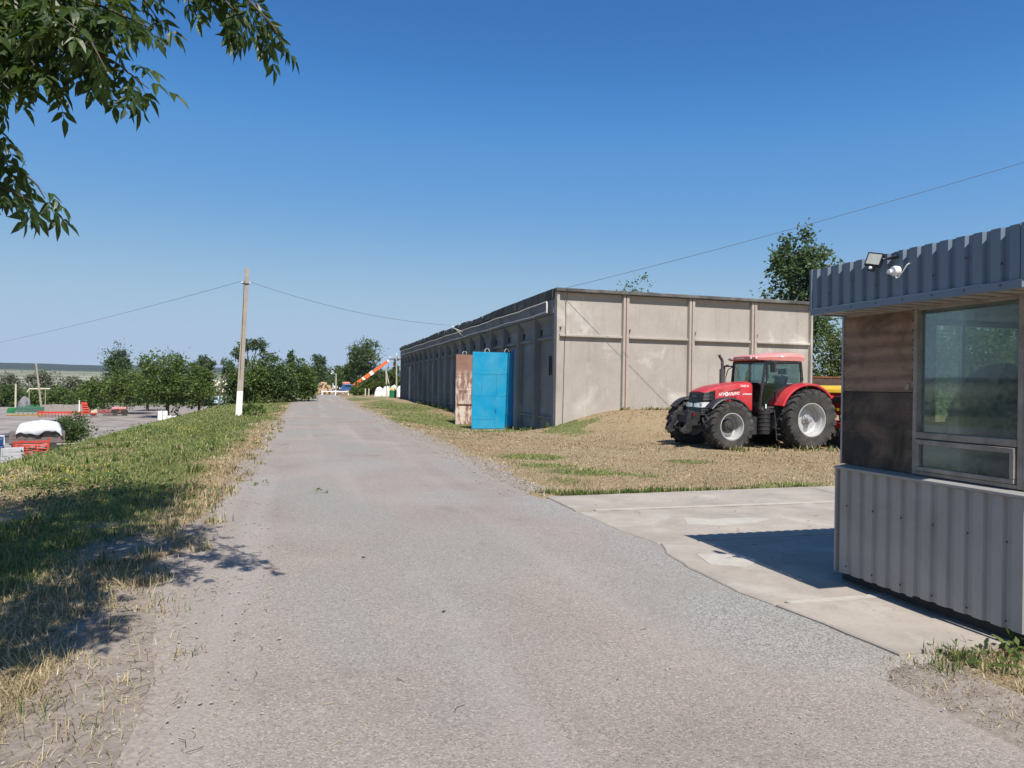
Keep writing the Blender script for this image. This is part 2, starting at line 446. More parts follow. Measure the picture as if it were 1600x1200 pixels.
# ------------------------------------------------------------------ road
def road_material():
    m, nt, b = nmat('worn_asphalt')
    v = coords(nt)
    e = attr(nt, 'edge').outputs['Fac']
    fine = noise(nt, 160, 4, 0.7, v); mid = noise(nt, 30, 5, 0.6, v); big = noise(nt, 0.55, 5, 0.55, v, 0.4); patch = noise(nt, 0.30, 3, 0.5, coords(nt, 'Object', (1.0, 0.5, 1)))
    vor = N(nt, 'ShaderNodeTexVoronoi'); vor.inputs['Scale'].default_value = 95; nt.links.new(v, vor.inputs['Vector'])
    stone = N(nt, 'ShaderNodeSeparateColor'); nt.links.new(vor.outputs['Color'], stone.inputs[0])
    base = mix(nt, ramp(nt, big, [(0.3, 0), (0.7, 1)]), (0.252, 0.212, 0.184), (0.316, 0.270, 0.237))
    base = mix(nt, ramp(nt, patch, [(0.48, 0), (0.58, 0.9)]), base, (0.262, 0.248, 0.222))
    spk = ramp(nt, stone.outputs['Red'], [(0.0, 0.55), (0.25, 0.9), (0.75, 1.05), (1.0, 1.5)])
    c = mix(nt, 0.75, base, spk, 'MULTIPLY')
    c = mix(nt, ramp(nt, fine, [(0.3, 0.55), (0.5, 0.0)]), c, (0.09, 0.08, 0.075))
    c = mix(nt, ramp(nt, mid, [(0.62, 0), (0.78, 0.35)]), c, (0.40, 0.37, 0.34))
    # damp-looking tar spots along the track
    tar = noise(nt, 1.0, 4, 0.6, coords(nt, 'Object', (0.7, 0.33, 1)))
    c = mix(nt, ramp(nt, tar, [(0.60, 0), (0.72, 0.5)]), c, (0.14, 0.12, 0.108))
    wt = noise(nt, 1.0, 3, 0.5, coords(nt, 'Object', (1.5, 0.06, 1)))
    c = mix(nt, ramp(nt, wt, [(0.52, 0), (0.66, 0.30)]), c, (0.36, 0.325, 0.30))
    sl = noise(nt, 1.0, 6, 0.7, coords(nt, 'Object', (2.4, 1.1, 1)), 1.5)
    c = mix(nt, ramp(nt, sl, [(0.62, 0), (0.72, 0.35)]), c, (0.40, 0.375, 0.35))
    # thin cracks
    vc = N(nt, 'ShaderNodeTexVoronoi', feature='DISTANCE_TO_EDGE'); vc.inputs['Scale'].default_value = 0.85
    wob = N(nt, 'ShaderNodeMix', data_type='VECTOR'); wob.inputs['Factor'].default_value = 0.12
    nz = N(nt, 'ShaderNodeTexNoise'); nz.inputs['Scale'].default_value = 3; nz.inputs['Detail'].default_value = 6; nt.links.new(v, nz.inputs['Vector'])
    nt.links.new(v, wob.inputs['A']); nt.links.new(nz.outputs['Color'], wob.inputs['B']); nt.links.new(wob.outputs['Result'], vc.inputs['Vector'])
    crk = math_(nt, 'MULTIPLY', ramp(nt, vc.outputs['Distance'], [(0.0, 1), (0.006, 0)]), ramp(nt, noise(nt, 0.4, 2, 0.5, v), [(0.52, 0), (0.66, 0.40)]))
    c = mix(nt, crk, c, (0.085, 0.075, 0.065))
    dusty = mix(nt, ramp(nt, mid, [(0.35, 0), (0.65, 1)]), (0.22, 0.182, 0.155), (0.35, 0.30, 0.26))
    fe = math_(nt, 'ADD', e, math_(nt, 'MULTIPLY', math_(nt, 'SUBTRACT', mid, 0.5), 0.8))
    c = mix(nt, ramp(nt, fe, [(0.40, 0), (0.95, 0.95)]), c, dusty)
    g = attr(nt, 'gravel').outputs['Fac']
    grey = mix(nt, ramp(nt, stone.outputs['Green'], [(0.1, 0), (0.9, 1)]), (0.155, 0.148, 0.136), (0.37, 0.355, 0.33))
    fg = math_(nt, 'ADD', g, math_(nt, 'MULTIPLY', math_(nt, 'SUBTRACT', mid, 0.5), 0.9))
    c = mix(nt, ramp(nt, fg, [(0.40, 0), (0.8, 0.8)]), c, grey)
    nt.links.new(c, b.inputs['Base Color'])
    b.inputs['Roughness'].default_value = 0.9; b.inputs['Specular IOR Level'].default_value = 0.2
    h = math_(nt, 'ADD', math_(nt, 'MULTIPLY', vor.outputs['Distance'], -1.0), math_(nt, 'SUBTRACT', fine, crk))
    bump(nt, b, h, 0.55, 0.006)
    return m
M_road = road_material()
ry = np.concatenate([np.arange(-8, 30, 0.2), np.arange(30, 96, 0.5)])
ru = np.concatenate([np.linspace(0, 0.12, 7), np.linspace(0.14, 0.86, 24), np.linspace(0.88, 1, 7)])
RY, RU = np.meshgrid(ry, ru, indexing='ij')
RL, RR = road_left(RY) - 0.12, road_right(RY) + 0.12
slabm = (RY > 3.55) & (RY < 10.2)
RR = np.where(slabm, 3.98, RR)
RX = RL + (RR - RL) * RU
ang = sstep(80, 96, RY); RX = RX + 0.0 * ang
RZ = ground_z(np.full_like(RX, 1.2), RY) * 0 + 0.012 - 0.02 * np.minimum(1, np.abs(RU - 0.5) * 2) ** 4 + 0.03 * (fbm(RX, RY, 3.0, 91) - 0.5)
RZ = RZ + 0.12 * sstep(60, 90, RY)
RZ = np.where(slabm, RZ * (1 - sstep(2.4, 3.3, RX)) + 0.030 * sstep(2.4, 3.3, RX), RZ)
edge = np.clip(1 - np.where(slabm, RX - RL, np.minimum(RX - RL, RR - RX)) / 0.7, 0, 1)
gravel = spots(RX, RY, [(3.3, 9.3, 1.0, 2.0, .8), (3.3, 6.6, 0.5, 1.8, .8), (3.5, 8, .4, 1.5, .8), (3.2, 4.4, 0.9, 1.2, 1.0), (2.0, 10.5, 1.4, 1.5, .7), (1.0, 15, 1.6, 2.5, .75), (2.9, 14, .7, 4, .6), (1.2, 6.2, 1.3, .7, .6), (1.1, 4.4, 1.0, .5, .55), (.9, 22, 1.2, 3, .6)])
nu = len(ru); k0 = (np.arange(len(ry) - 1)[:, None] * nu + np.arange(nu - 1)[None]).ravel()
rq = np.stack([k0, k0 + 1, k0 + nu + 1, k0 + nu], 1)
rme = np_mesh('road', np.stack([RX.ravel(), RY.ravel(), RZ.ravel()], 1), np.full(len(rq), 4), rq.ravel(), M_road, smooth=True)
for nm, arr in (('edge', edge), ('gravel', gravel)):
    a = rme.attributes.new(nm, 'FLOAT', 'POINT'); a.data.foreach_set('value', arr.ravel().astype(np.float32))
tag(place('road', rme), kind='structure')

# ------------------------------------------------------------------ yard below the bank
M_yard = painted('yard_asphalt', (0.27, 0.235, 0.215), 0.95, var=0.22, scale=0.5, dirt=(0.10, 0.085, 0.075), dirt_amt=0.8, spec=0.1)
yy = np.arange(14, 142, 2.0); yu = np.linspace(0, 1, 40)
YYg, YUg = np.meshgrid(yy, yu, indexing='ij')
YX = -13.4 - 62 * YUg + 1.6 * (vnoise(YYg, YYg * 0, 7, 31) - .5) * (1 - YUg)
YZ = ground_z(YX, YYg) * 0.0 + np.maximum(ground_z(YX, YYg) + 0.02, -2.86 - 0.03 * (-YX - 14) * 0 + 0.03)
yk = (np.arange(len(yy) - 1)[:, None] * 40 + np.arange(39)[None]).ravel()
yq = np.stack([yk, yk + 1, yk + 41, yk + 40], 1)
tag(place('yard_pavement', np_mesh('yard_pavement', np.stack([YX.ravel(), YYg.ravel(), YZ.ravel()], 1), np.full(len(yq), 4), yq.ravel(), M_yard, smooth=True)), kind='structure')

# ------------------------------------------------------------------ concrete apron under the kiosk
def concrete(name, col, var=0.16, scale=1.2, pale=(0.55, 0.5, 0.44), pale_amt=0.5, streak=True, dark=(0.15, 0.13, 0.11)):
    m, nt, b = nmat(name)
    v = coords(nt, 'World')
    n1 = noise(nt, scale, 8, 0.65, v, 0.3); n2 = noise(nt, scale * 22, 5, 0.6, v); n3 = noise(nt, scale * 0.7, 6, 0.6, v, 0.8)
    c = mix(nt, ramp(nt, n1, [(0.3, 0), (0.7, 1)]), tuple(q * (1 - var) for q in col), tuple(q * (1 + var) for q in col))
    c = mix(nt, ramp(nt, n3, [(0.56, 0), (0.66, pale_amt)]), c, pale)
    if streak:
        vs = coords(nt, 'World', (5.5, 5.5, 0.35))
        n4 = noise(nt, 1.0, 6, 0.65, vs)
        c = mix(nt, ramp(nt, n4, [(0.55, 0), (0.75, 0.45)]), c, dark)
    c = mix(nt, ramp(nt, n2, [(0.25, 0.30), (0.45, 0)]), c, dark)
    pit = noise(nt, scale * 70, 2, 0.5, v)
    c = mix(nt, ramp(nt, pit, [(0.20, 0.7), (0.28, 0)]), c, tuple(q * 0.4 for q in col))
    nt.links.new(c, b.inputs['Base Color'])
    b.inputs['Roughness'].default_value = 0.9; b.inputs['Specular IOR Level'].default_value = 0.25
    bump(nt, b, math_(nt, 'ADD', n2, n1), 0.3, 0.01)
    return m
M_slab = concrete('paving_concrete', (0.325, 0.283, 0.240), 0.20, 1.3, (0.43, 0.39, 0.34), 0.6, False, (0.13, 0.11, 0.09))
M_mortar = painted('pale_mortar', (0.40, 0.365, 0.32), 0.95, var=0.1, scale=9, spec=0.1, bmp=0.3)
apron = tag(bpy.data.objects.new('concrete_apron', None), kind='structure'); COL.objects.link(apron)
rng = random.Random(4)
def slab(poly, top, thick=0.10, name='paving_slab'):
    """A cast slab: polygon with chipped edge points and a small worn arris."""
    pts = []
    for i in range(len(poly)):
        a = Vector(poly[i]); b = Vector(poly[(i + 1) % len(poly)]); n = max(2, int((b - a).length / 0.18))
        t = (b - a).normalized(); nrm = Vector((-t.y, t.x))
        for k in range(n):
            p = a.lerp(b, k / n) + (nrm * rng.uniform(0, 0.018) if k else nrm * 0)
            pts.append((p.x, p.y))
    cx = sum(p[0] for p in pts) / len(pts); cy = sum(p[1] for p in pts) / len(pts)
    n = len(pts); mb = MB()
    inn = []
    for (x, y) in pts:
        d = Vector((cx - x, cy - y)).normalized() * 0.012
        inn.append((x + d.x, y + d.y))
    mb.add([(x, y, top - thick) for x, y in pts] + [(x, y, top - 0.010) for x, y in pts] + [(x, y, top) for x, y in inn],
           [tuple(range(n))[::-1], tuple(range(2 * n, 3 * n))] +
           [(i, (i + 1) % n, n + (i + 1) % n, n + i) for i in range(n)] + [(n + i, n + (i + 1) % n, 2 * n + (i + 1) % n, 2 * n + i) for i in range(n)])
    return mb.build(name, M_slab, apron)
slab([(3.62, 3.63), (8.2, 3.58), (8.2, 4.66), (3.50, 4.70)], 0.052)
slab([(3.50, 4.73), (8.2, 4.69), (8.2, 6.84), (3.66, 6.86), (3.50, 6.45), (3.43, 5.9), (3.43, 5.1)], 0.046)
slab([(3.64, 6.89), (8.2, 6.87), (8.2, 8.80), (3.48, 8.84), (3.52, 7.6)], 0.042)
slab([(3.47, 8.88), (8.2, 8.83), (8.2, 10.32), (3.48, 10.1)], 0.050)
slab([(8.24, 3.7), (12.6, 3.7), (12.6, 6.85), (8.24, 6.85)], 0.040)
slab([(8.24, 6.89), (12.6, 6.89), (12.6, 10.5), (8.24, 10.34)], 0.046)
def mortar(poly, z):
    pts = [(x + rng.uniform(-.02, .02), y + rng.uniform(-.02, .02)) for x, y in poly]
    n = len(pts)
    MB().add([(x, y, z - 0.012) for x, y in pts] + [(x, y, z) for x, y in pts], [tuple(range(n, 2 * n))] + [(i, (i + 1) % n, n + (i + 1) % n, n + i) for i in range(n)]).build('mortar_patch', M_mortar, apron)
mortar([(4.5, 7.75), (4.9, 7.62), (5.4, 7.68), (5.75, 7.85), (5.5, 7.98), (5.0, 8.0), (4.65, 8.12)], 0.045)
mortar([(3.66, 5.9), (3.95, 5.75), (4.25, 5.95), (4.15, 6.25), (3.78, 6.3)], 0.050)
mortar([(3.74, 8.83), (8.1, 8.80), (8.1, 8.90), (5.6, 8.88), (3.74, 8.91)], 0.054)
mortar([(3.60, 4.66), (5.2, 4.65), (5.2, 4.73), (3.60, 4.75)], 0.055)
# ================================================================== STORAGE BUILDING
def root_of(o):
    p = Vector((0, 0, 0))
    while o is not None: p += o.location; o = o.parent
    return p
def bw(mb, name, mats, parent, **kw):
    """Build from world coordinates under an unrotated parent."""
    o = root_of(parent)
    mb.v = [(p[0] - o.x, p[1] - o.y, p[2] - o.z) for p in mb.v]
    return mb.build(name, mats, parent, **kw)

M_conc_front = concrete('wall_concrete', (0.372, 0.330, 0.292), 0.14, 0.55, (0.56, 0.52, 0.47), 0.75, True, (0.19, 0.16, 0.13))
M_conc_side = concrete('weathered_shaded_concrete', (0.178, 0.178, 0.180), 0.22, 0.55, (0.29, 0.29, 0.285), 0.5, True, (0.12, 0.115, 0.11))  # weathered concrete, darkened further so the colour carries the side's shade
M_hole = painted('dark_hollow', (0.02, 0.02, 0.02), 0.9)
M_rust = painted('rust', (0.20, 0.085, 0.035), 0.9, var=0.4, scale=14, dirt=(0.06, 0.03, 0.02), dirt_amt=0.7, spec=0.2)
M_felt = painted('roof_felt', (0.075, 0.072, 0.07), 0.9, var=0.35, scale=1.6, dirt=(0.26, 0.25, 0.23), dirt_amt=0.7, spec=0.2, bmp=0.5)
M_pipe = painted('pale_pipe_paint', (0.62, 0.60, 0.55), 0.6, var=0.12, scale=5, dirt=(0.25, 0.2, 0.15))
M_iron = painted('dark_iron', (0.055, 0.045, 0.04), 0.75, var=0.3, scale=12, dirt=(0.14, 0.07, 0.04))
M_tin = painted('grey_sheet_metal', (0.35, 0.35, 0.36), 0.6, var=0.15, scale=3, dirt=(0.18, 0.15, 0.12))

BX, BY, BL, NP, PW = 9.4, 26.4, 48.6, 19, 2.545
store = thing('storage_building', 'long grey precast concrete storage building with flat roof and tall gates along the road', 'building', (BX, BY, 0))
# gable facing the camera: four ribbed panels with a mastic joint between them
fp = MB()
fp.box(0.012, 2.988, 0.15, 0.34, -0.9, 5.46)
fp.prism([(0.012, 0.0), (0.125, 0.0), (0.155, 0.152), (0.012, 0.152)], 'z', -0.9, 5.46)
fp.prism([(2.845, 0.152), (2.875, 0.0), (2.970, 0.0), (2.970, 0.152)], 'z', -0.9, 5.46)
fp.prism([(0.152, 3.66), (0.152, 3.80), (0.015, 3.78), (0.015, 3.70)], 'x', 0.157, 2.843)
fp.prism([(0.152, 5.26), (0.152, 5.455), (0.10, 5.455)], 'x', 0.157, 2.843)
for (x, z) in ((0.21, 3.98),):
    fp.box(x - 0.012, x + 0.012, 0.09, 0.152, z - 0.05, z + 0.07, 1); fp.box(x - 0.05, x + 0.05, 0.10, 0.151, z + 0.071, z + 0.10, 1)
for k in range(4):
    if k == 0:
        p0 = fp.build('wall_panel', [M_conc_front, M_rust], store, bevel=0.008)
    else:
        p = p0.copy(); COL.objects.link(p); p.parent = store; p.location = (3 * k, 0, 0)
for k in (1, 2, 3):
    MB().box(3 * k - 0.029, 3 * k + 0.011, 0.012, 0.15, -0.9, 5.45).build('panel_joint', M_rust, store)
MB().box(-0.06, 12.06, -0.10, 0.40, 5.463, 5.60).build('coping', M_felt, store, bevel=0.02)
# long side: nineteen narrower ribbed panels
def side_panel(y0, kind):
    """Local: y along the wall, x into the building; rib faces at x=0."""
    mb = MB(); w = PW - 0.02
    zb = -0.9 if kind != 'gate' else 3.42
    if kind == 'window':
        a, b_, c, d = 0.32, 0.98, 2.22, 2.90
        mb.box(0.27, 0.42, 0.012, a, zb, 4.62); mb.box(0.27, 0.42, b_, w, zb, 4.62)
        mb.box(0.27, 0.42, a, b_, zb, c); mb.box(0.27, 0.42, a, b_, d, 4.62)
    else:
        mb.box(0.27, 0.42, 0.012, w, zb, 4.62)
    for (y1, y2, dx) in ((0.012, 0.10, 1), (w - 0.09, w, 0)):
        mb.prism([(0.0, y1), (0.27, y1 - (0 if dx else 0.025)), (0.27, y2 + (0.025 if dx else 0)), (0.0, y2)], 'z', zb, 4.62)
    mb.prism([(0.27, 3.62), (0.13, 3.66), (0.13, 3.76), (0.27, 3.79)][::-1], 'y', 0.128, w - 0.118) if False else None
    q0, q1 = 0.128, w - 0.118
    mb.add([(0.268, q0, 3.60), (0.13, q0, 3.66), (0.13, q0, 3.76), (0.268, q0, 3.80), (0.268, q1, 3.60), (0.13, q1, 3.66), (0.13, q1, 3.76), (0.268, q1, 3.80)],
           [(0, 1, 2, 3), (7, 6, 5, 4), (0, 4, 5, 1), (1, 5, 6, 2), (2, 6, 7, 3)])
    mb.add([(0.268, q0, 4.30), (0.02, q0, 4.60), (0.268, q0, 4.60), (0.268, q1, 4.30), (0.02, q1, 4.60), (0.268, q1, 4.60)], [(0, 1, 2), (5, 4, 3), (0, 3, 4, 1), (1, 4, 5, 2)])
    if kind != 'gate':
        mb.add([(0.268, q0, 0.33), (0.15, q0, 0.37), (0.15, q0, 0.44), (0.268, q0, 0.47), (0.268, q1, 0.33), (0.15, q1, 0.37), (0.15, q1, 0.44), (0.268, q1, 0.47)],
               [(0, 1, 2, 3), (7, 6, 5, 4), (0, 4, 5, 1), (1, 5, 6, 2), (2, 6, 7, 3)])
        mb.box(0.255, 0.271, 0.22, 0.34, 0.02, 0.22, 1)
    mb.box(0.22, 0.271, w - 0.32, w - 0.24, 3.86, 4.06, 1)
    mb.box(0.22, 0.271, w - 0.36, w - 0.20, 4.02, 4.10, 1)
    return mb
protos = {}
for k in range(NP):
    kind = 'gate' if k in (2, 3) else ('window' if k in (0, 7, 8, 9, 10, 11) else ('gate' if k == 16 else 'plain'))
    y = 0.36 + k * PW if k else 0.36
    if kind not in protos:
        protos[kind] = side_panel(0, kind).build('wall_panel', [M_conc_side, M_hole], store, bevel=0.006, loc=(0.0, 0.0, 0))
        o = protos[kind]
    else:
        o = protos[kind].copy(); COL.objects.link(o); o.parent = store
    o.location = (0.0, y - 0.01 + (0 if k else 0.0), 0)
    if kind == 'window':
        gr = MB()
        for t in np.linspace(0.30, 1.0, 8): gr.box(0.20, 0.215, t - 0.008, t + 0.008, 2.18, 2.94)
        for t in np.linspace(2.20, 2.92, 7): gr.box(0.222, 0.234, 0.28, 1.02, t - 0.008, t + 0.008)
        gr.box(0.19, 0.24, 0.24, 0.28, 2.15, 2.97); gr.box(0.19, 0.24, 1.02, 1.06, 2.15, 2.97)
        gr.build('window_grate', M_iron, store, loc=(0, y, 0))
        MB().box(0.36, 0.375, 0.33, 0.97, 2.23, 2.89).build('window_pane', painted('dark_glass', (0.015, 0.018, 0.02), 0.15, spec=0.6), store, loc=(0, y, 0))
side_end = 0.36 + NP * PW
# corner post, lintel band and parapet
MB().box(0.0, 0.30, 0.345, 0.352, -0.9, 5.4).build('corner_joint', M_conc_side, store)
lint = MB()
for k in range(NP):
    y = 0.36 + k * PW
    lint.box(-0.02 - 0.004 * (k % 2), 0.42, y + 0.006, y + PW - 0.006, 4.625, 5.20)
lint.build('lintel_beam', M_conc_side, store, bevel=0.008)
rng = random.Random(11)
pp = MB()
y = 0.30
while y < side_end + 0.1:
    L = rng.uniform(0.5, 1.6); t = 5.575 + rng.uniform(-0.05, 0.03)
    far_ = y > 9
    t = t if far_ else 5.59
    pp.box(-0.10 + rng.uniform(-0.012, 0.012), 0.44, y, min(y + L, side_end + 0.12) - 0.003, 5.205 + (rng.uniform(0, 0.05) if far_ else 0), t)
    if far_ and rng.random() < 0.45:
        yy0 = y + rng.uniform(0.1, 0.4); h = rng.uniform(0.08, 0.26)
        pp.add([(-0.125, yy0, 5.52), (-0.125, yy0 + rng.uniform(0.2, 0.5), 5.54), (-0.16, yy0 + rng.uniform(0.05, 0.3), 5.52 - h), (-0.10, yy0 + 0.1, 5.56)], [(0, 1, 2), (0, 3, 1)], 1)
    if far_ and rng.random() < 0.2:
        pp.add([(0.0, y, 5.6), (0.1, y + 0.5, 5.6), (0.05, y + 0.2, 5.6 + rng.uniform(0.05, 0.14))], [(0, 1, 2)], 0)
    y += L
pp.build('parapet', [M_felt, painted('torn_felt', (0.34, 0.33, 0.30), 0.9, var=0.25)], store)
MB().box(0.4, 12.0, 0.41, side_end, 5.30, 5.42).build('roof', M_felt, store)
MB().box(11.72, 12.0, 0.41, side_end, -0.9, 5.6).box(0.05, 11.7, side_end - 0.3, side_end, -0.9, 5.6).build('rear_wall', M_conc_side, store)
MB().box(0.5, 11.7, 0.41, side_end - 0.31, -0.55, -0.45).build('floor', M_conc_side, store)
# gas pipes along the lintel, joined by a loop at the near end
pm = MB()
def sag(y): return 0.02 * math.sin(y * 0.9) + 0.012 * math.sin(y * 2.3)
pm.tube([(-0.17, y, 5.10 - 0.004 * y * 0 + sag(y)) for y in np.linspace(0.75, side_end - 0.4, 50)], 0.022, 6)
pm.tube([(-0.17, y, 4.70 + sag(y + 2)) for y in np.linspace(0.75, side_end - 0.4, 50)], 0.026, 6)
pm.tube([(-0.17, 0.75, 5.10), (-0.17, 0.72, 5.0), (-0.17, 0.72, 4.66)], 0.035, 6)
pm.build('gas_pipe', M_pipe, store)
pbm = MB().tube([(-0.17, 0, 4.66), (-0.17, 0, 5.12)], 0.014, 5).box(-0.17, -0.021, -0.012, 0.012, 4.82, 4.845).build('pipe_bracket', M_iron, store)
for k in range(1, NP, 2):
    q = pbm if k == 1 else pbm.copy()
    if k > 1: COL.objects.link(q); q.parent = store
    q.location = (0, k * PW + 0.31, 0)
# far sheet-metal gate
fg = MB()
y0 = 0.36 + 16 * PW
fg.box(0.20, 0.24, y0 + 0.13, y0 + PW - 0.13, -0.2, 3.40)
for k in range(9): fg.box(0.17, 0.20, y0 + 0.2 + k * 0.26, y0 + 0.26 + k * 0.26, -0.15, 3.36)
fg.build('sheet_gate', painted('pale_gate_paint', (0.44, 0.45, 0.46), 0.6, var=0.15, scale=2, dirt=(0.2, 0.16, 0.12)), store)
# bracket with porcelain insulators where the overhead line lands
br = MB(); br.tube([(-0.02, 17.2, 5.0), (-0.75, 17.2, 5.28)], 0.022, 6); br.tube([(-0.02, 17.2, 4.7), (-0.5, 17.2, 5.16)], 0.016, 6)
brk = br.build('wire_bracket', M_pipe, store)
MB().lathe([(0.0, 0), (0.035, 0), (0.05, 0.05), (0.03, 0.09), (0.045, 0.12), (0, 0.16)], 10, 'z', M=Matrix.Translation((-0.75, 17.2, 5.28))).build('insulator', painted('porcelain', (0.75, 0.74, 0.7), 0.2), brk)
# cable fixed down the gable
cb = MB(); cb.tube([(0.36, -0.12, 5.58), (0.40, -0.125, 5.46), (0.42, 0.02, 5.2), (0.42, 0.135, 4.95), (0.44, 0.138, 4.2), (0.42, 0.135, 3.9), (0.40, 0.005, 3.74), (0.40, 0.13, 3.5), (0.38, 0.138, 2.0), (0.36, 0.138, 0.2)], 0.012, 5)
cb.build('wall_cable', M_iron, store)

# gate posts and the two open leaves
M_blue = painted('blue_gate_paint', (0.004, 0.265, 0.48), 0.45, var=0.06, scale=1.3, dirt=(0.09, 0.33, 0.44), dirt_amt=0.75, spec=0.4, bmp=0.15)
M_blue_shaded = painted('shaded_gate_blue', (0.012, 0.14, 0.38), 0.5, var=0.1, scale=3)  # darker copy of the gate blue; the post's shade is in the colour
def rusty_paint():
    m, nt, b = nmat('peeling_brown_paint')
    v = coords(nt); vs = coords(nt, 'Object', (6, 6, 0.9))
    n1 = noise(nt, 1.6, 8, 0.65, v, 0.5); n2 = noise(nt, 1.0, 6, 0.7, vs); z = N(nt, 'ShaderNodeSeparateXYZ'); nt.links.new(coords(nt), z.inputs[0])
    c = mix(nt, ramp(nt, n1, [(0.3, 0), (0.7, 1)]), (0.20, 0.105, 0.075), (0.30, 0.17, 0.125))
    lowm = ramp(nt, math_(nt, 'ADD', math_(nt, 'MULTIPLY', z.outputs['Z'], -0.45), 1.5), [(0.35, 0.0), (0.6, 1.0)])
    f = math_(nt, 'MULTIPLY', ramp(nt, math_(nt, 'ADD', math_(nt, 'MULTIPLY', n2, 0.6), math_(nt, 'MULTIPLY', n1, 0.4)), [(0.46, 0), (0.54, 0.9)]), lowm)
    c = mix(nt, f, c, (0.62, 0.53, 0.46))
    c = mix(nt, ramp(nt, noise(nt, 5, 6, 0.7, v), [(0.62, 0), (0.72, 0.8)]), c, (0.10, 0.045, 0.025))
    nt.links.new(c, b.inputs['Base Color']); b.inputs['Roughness'].default_value = 0.8
    bump(nt, b, n1, 0.3, 0.01)
    return m
M_brown = rusty_paint()
GY0, GY1 = 32.6 - BY, 36.4 - BY
ps = MB(); ps.box(-0.06, 0.10, GY0 - 0.16, GY0 - 0.02, -0.8, 3.41); ps.build('gate_post', M_blue_shaded, store, bevel=0.006)
ps = MB(); ps.box(-0.06, 0.10, GY1 + 0.04, GY1 + 0.18, -0.8, 3.41); ps.build('gate_post', M_brown, store, bevel=0.006)
MB().box(0.02, 0.26, 0.36 + 2 * PW + 0.12, GY0 - 0.165, -0.8, 3.40).build('gate_side_panel', M_conc_side, store)
MB().box(0.02, 0.26, GY1 + 0.185, 0.36 + 4 * PW, -0.8, 3.40).build('gate_side_panel', M_conc_side, store)
def gate_leaf(y, z0, z1, sheets, mat, label, rings, ry):
    leaf = MB()
    leaf.box(-1.93, -0.02, 0.012, 0.035, z0 + 0.01, z1 - 0.01)
    for (a, b_) in ((-1.95, -1.89), (-0.06, 0.0)): leaf.box(a, b_, 0.0, 0.06, z0, z1)
    leaf.box(-1.888, -0.062, 0.0, 0.06, z1 - 0.06, z1); leaf.box(-1.888, -0.062, 0.0, 0.06, z0, z0 + 0.06)
    o = leaf.build('gate_leaf', mat, store, loc=(0, y, 0), label=label, bevel=0.004)
    o.rotation_euler = (0, 0, ry)
    rg = random.Random(len(sheets))
    for (x0, x1, a, b_) in sheets:
        d = rg.uniform(0.012, 0.018)
        mb = MB(); nseg = 6
        vs = []
        for i in range(nseg + 1):
            for j in range(nseg + 1):
                u, w = i / nseg, j / nseg
                vs.append((x0 + 0.005 + (x1 - x0 - 0.010) * u, -d + 0.0016 * rg.uniform(-1, 1) * (0 < i < nseg and 0 < j < nseg), a + 0.005 + (b_ - a - 0.010) * w))
        n0 = len(vs)
        vs += [(p[0], 0.013, p[2]) for p in vs[:]]
        fs = []
        for i in range(nseg):
            for j in range(nseg):
                q = i * (nseg + 1) + j
                fs.append((q, q + nseg + 1, q + nseg + 2, q + 1))
        rim = [i * (nseg + 1) for i in range(nseg + 1)] + [nseg * (nseg + 1) + j for j in range(1, nseg + 1)] + [i * (nseg + 1) + nseg for i in range(nseg - 1, -1, -1)] + [j for j in range(nseg - 1, 0, -1)]
        for i in range(len(rim)):
            a1, b1 = rim[i], rim[(i + 1) % len(rim)]
            fs.append((a1, b1, b1 + n0, a1 + n0))
        mb.add(vs, fs, 0, False)
        mb.build('steel_sheet', mat, o)
    for rx in rings:
        mb = MB(); mb.tube([(rx + 0.11 * math.cos(t), 0.03, z1 + 0.02 + 0.16 * math.sin(t)) for t in np.linspace(0, math.pi, 9)], 0.014, 6)
        mb.build('lifting_ring', M_pipe, o)
    return o
lb = gate_leaf(GY0, -0.36, 3.28, [(-1.92, -0.03, 2.23, 3.25), (-1.92, -1.5, 1.2, 2.23), (-1.5, -0.76, 1.2, 2.23), (-0.76, -0.03, 1.2, 2.23), (-1.92, -0.86, 0.09, 1.2), (-1.92, -0.86, -0.33, 0.09), (-0.84, -0.03, -0.33, 1.2)],
               M_blue, 'bright blue open gate leaf', (-1.25, -0.28), 0.02)
hd = MB(); hd.box(-0.82, -0.78, -0.06, -0.02, 0.45, 0.62); hd.build('handle', M_blue_shaded, lb)
lr = gate_leaf(GY1, -0.40, 3.30, [(-1.92, -0.03, 2.3, 3.27), (-1.92, -1.45, 1.42, 2.3), (-1.45, -0.03, 1.42, 2.3), (-1.92, -1.2, 0.72, 1.42), (-1.2, -0.03, 0.72, 1.42), (-1.92, -0.03, -0.36, 0.66)],
               M_brown, 'rusty brown open gate leaf with peeling white patches', (-1.5, -0.4), -0.01)
MB().box(-1.86, -0.3, -0.05, -0.02, 0.66, 0.70).build('cross_bar', M_rust, lr)

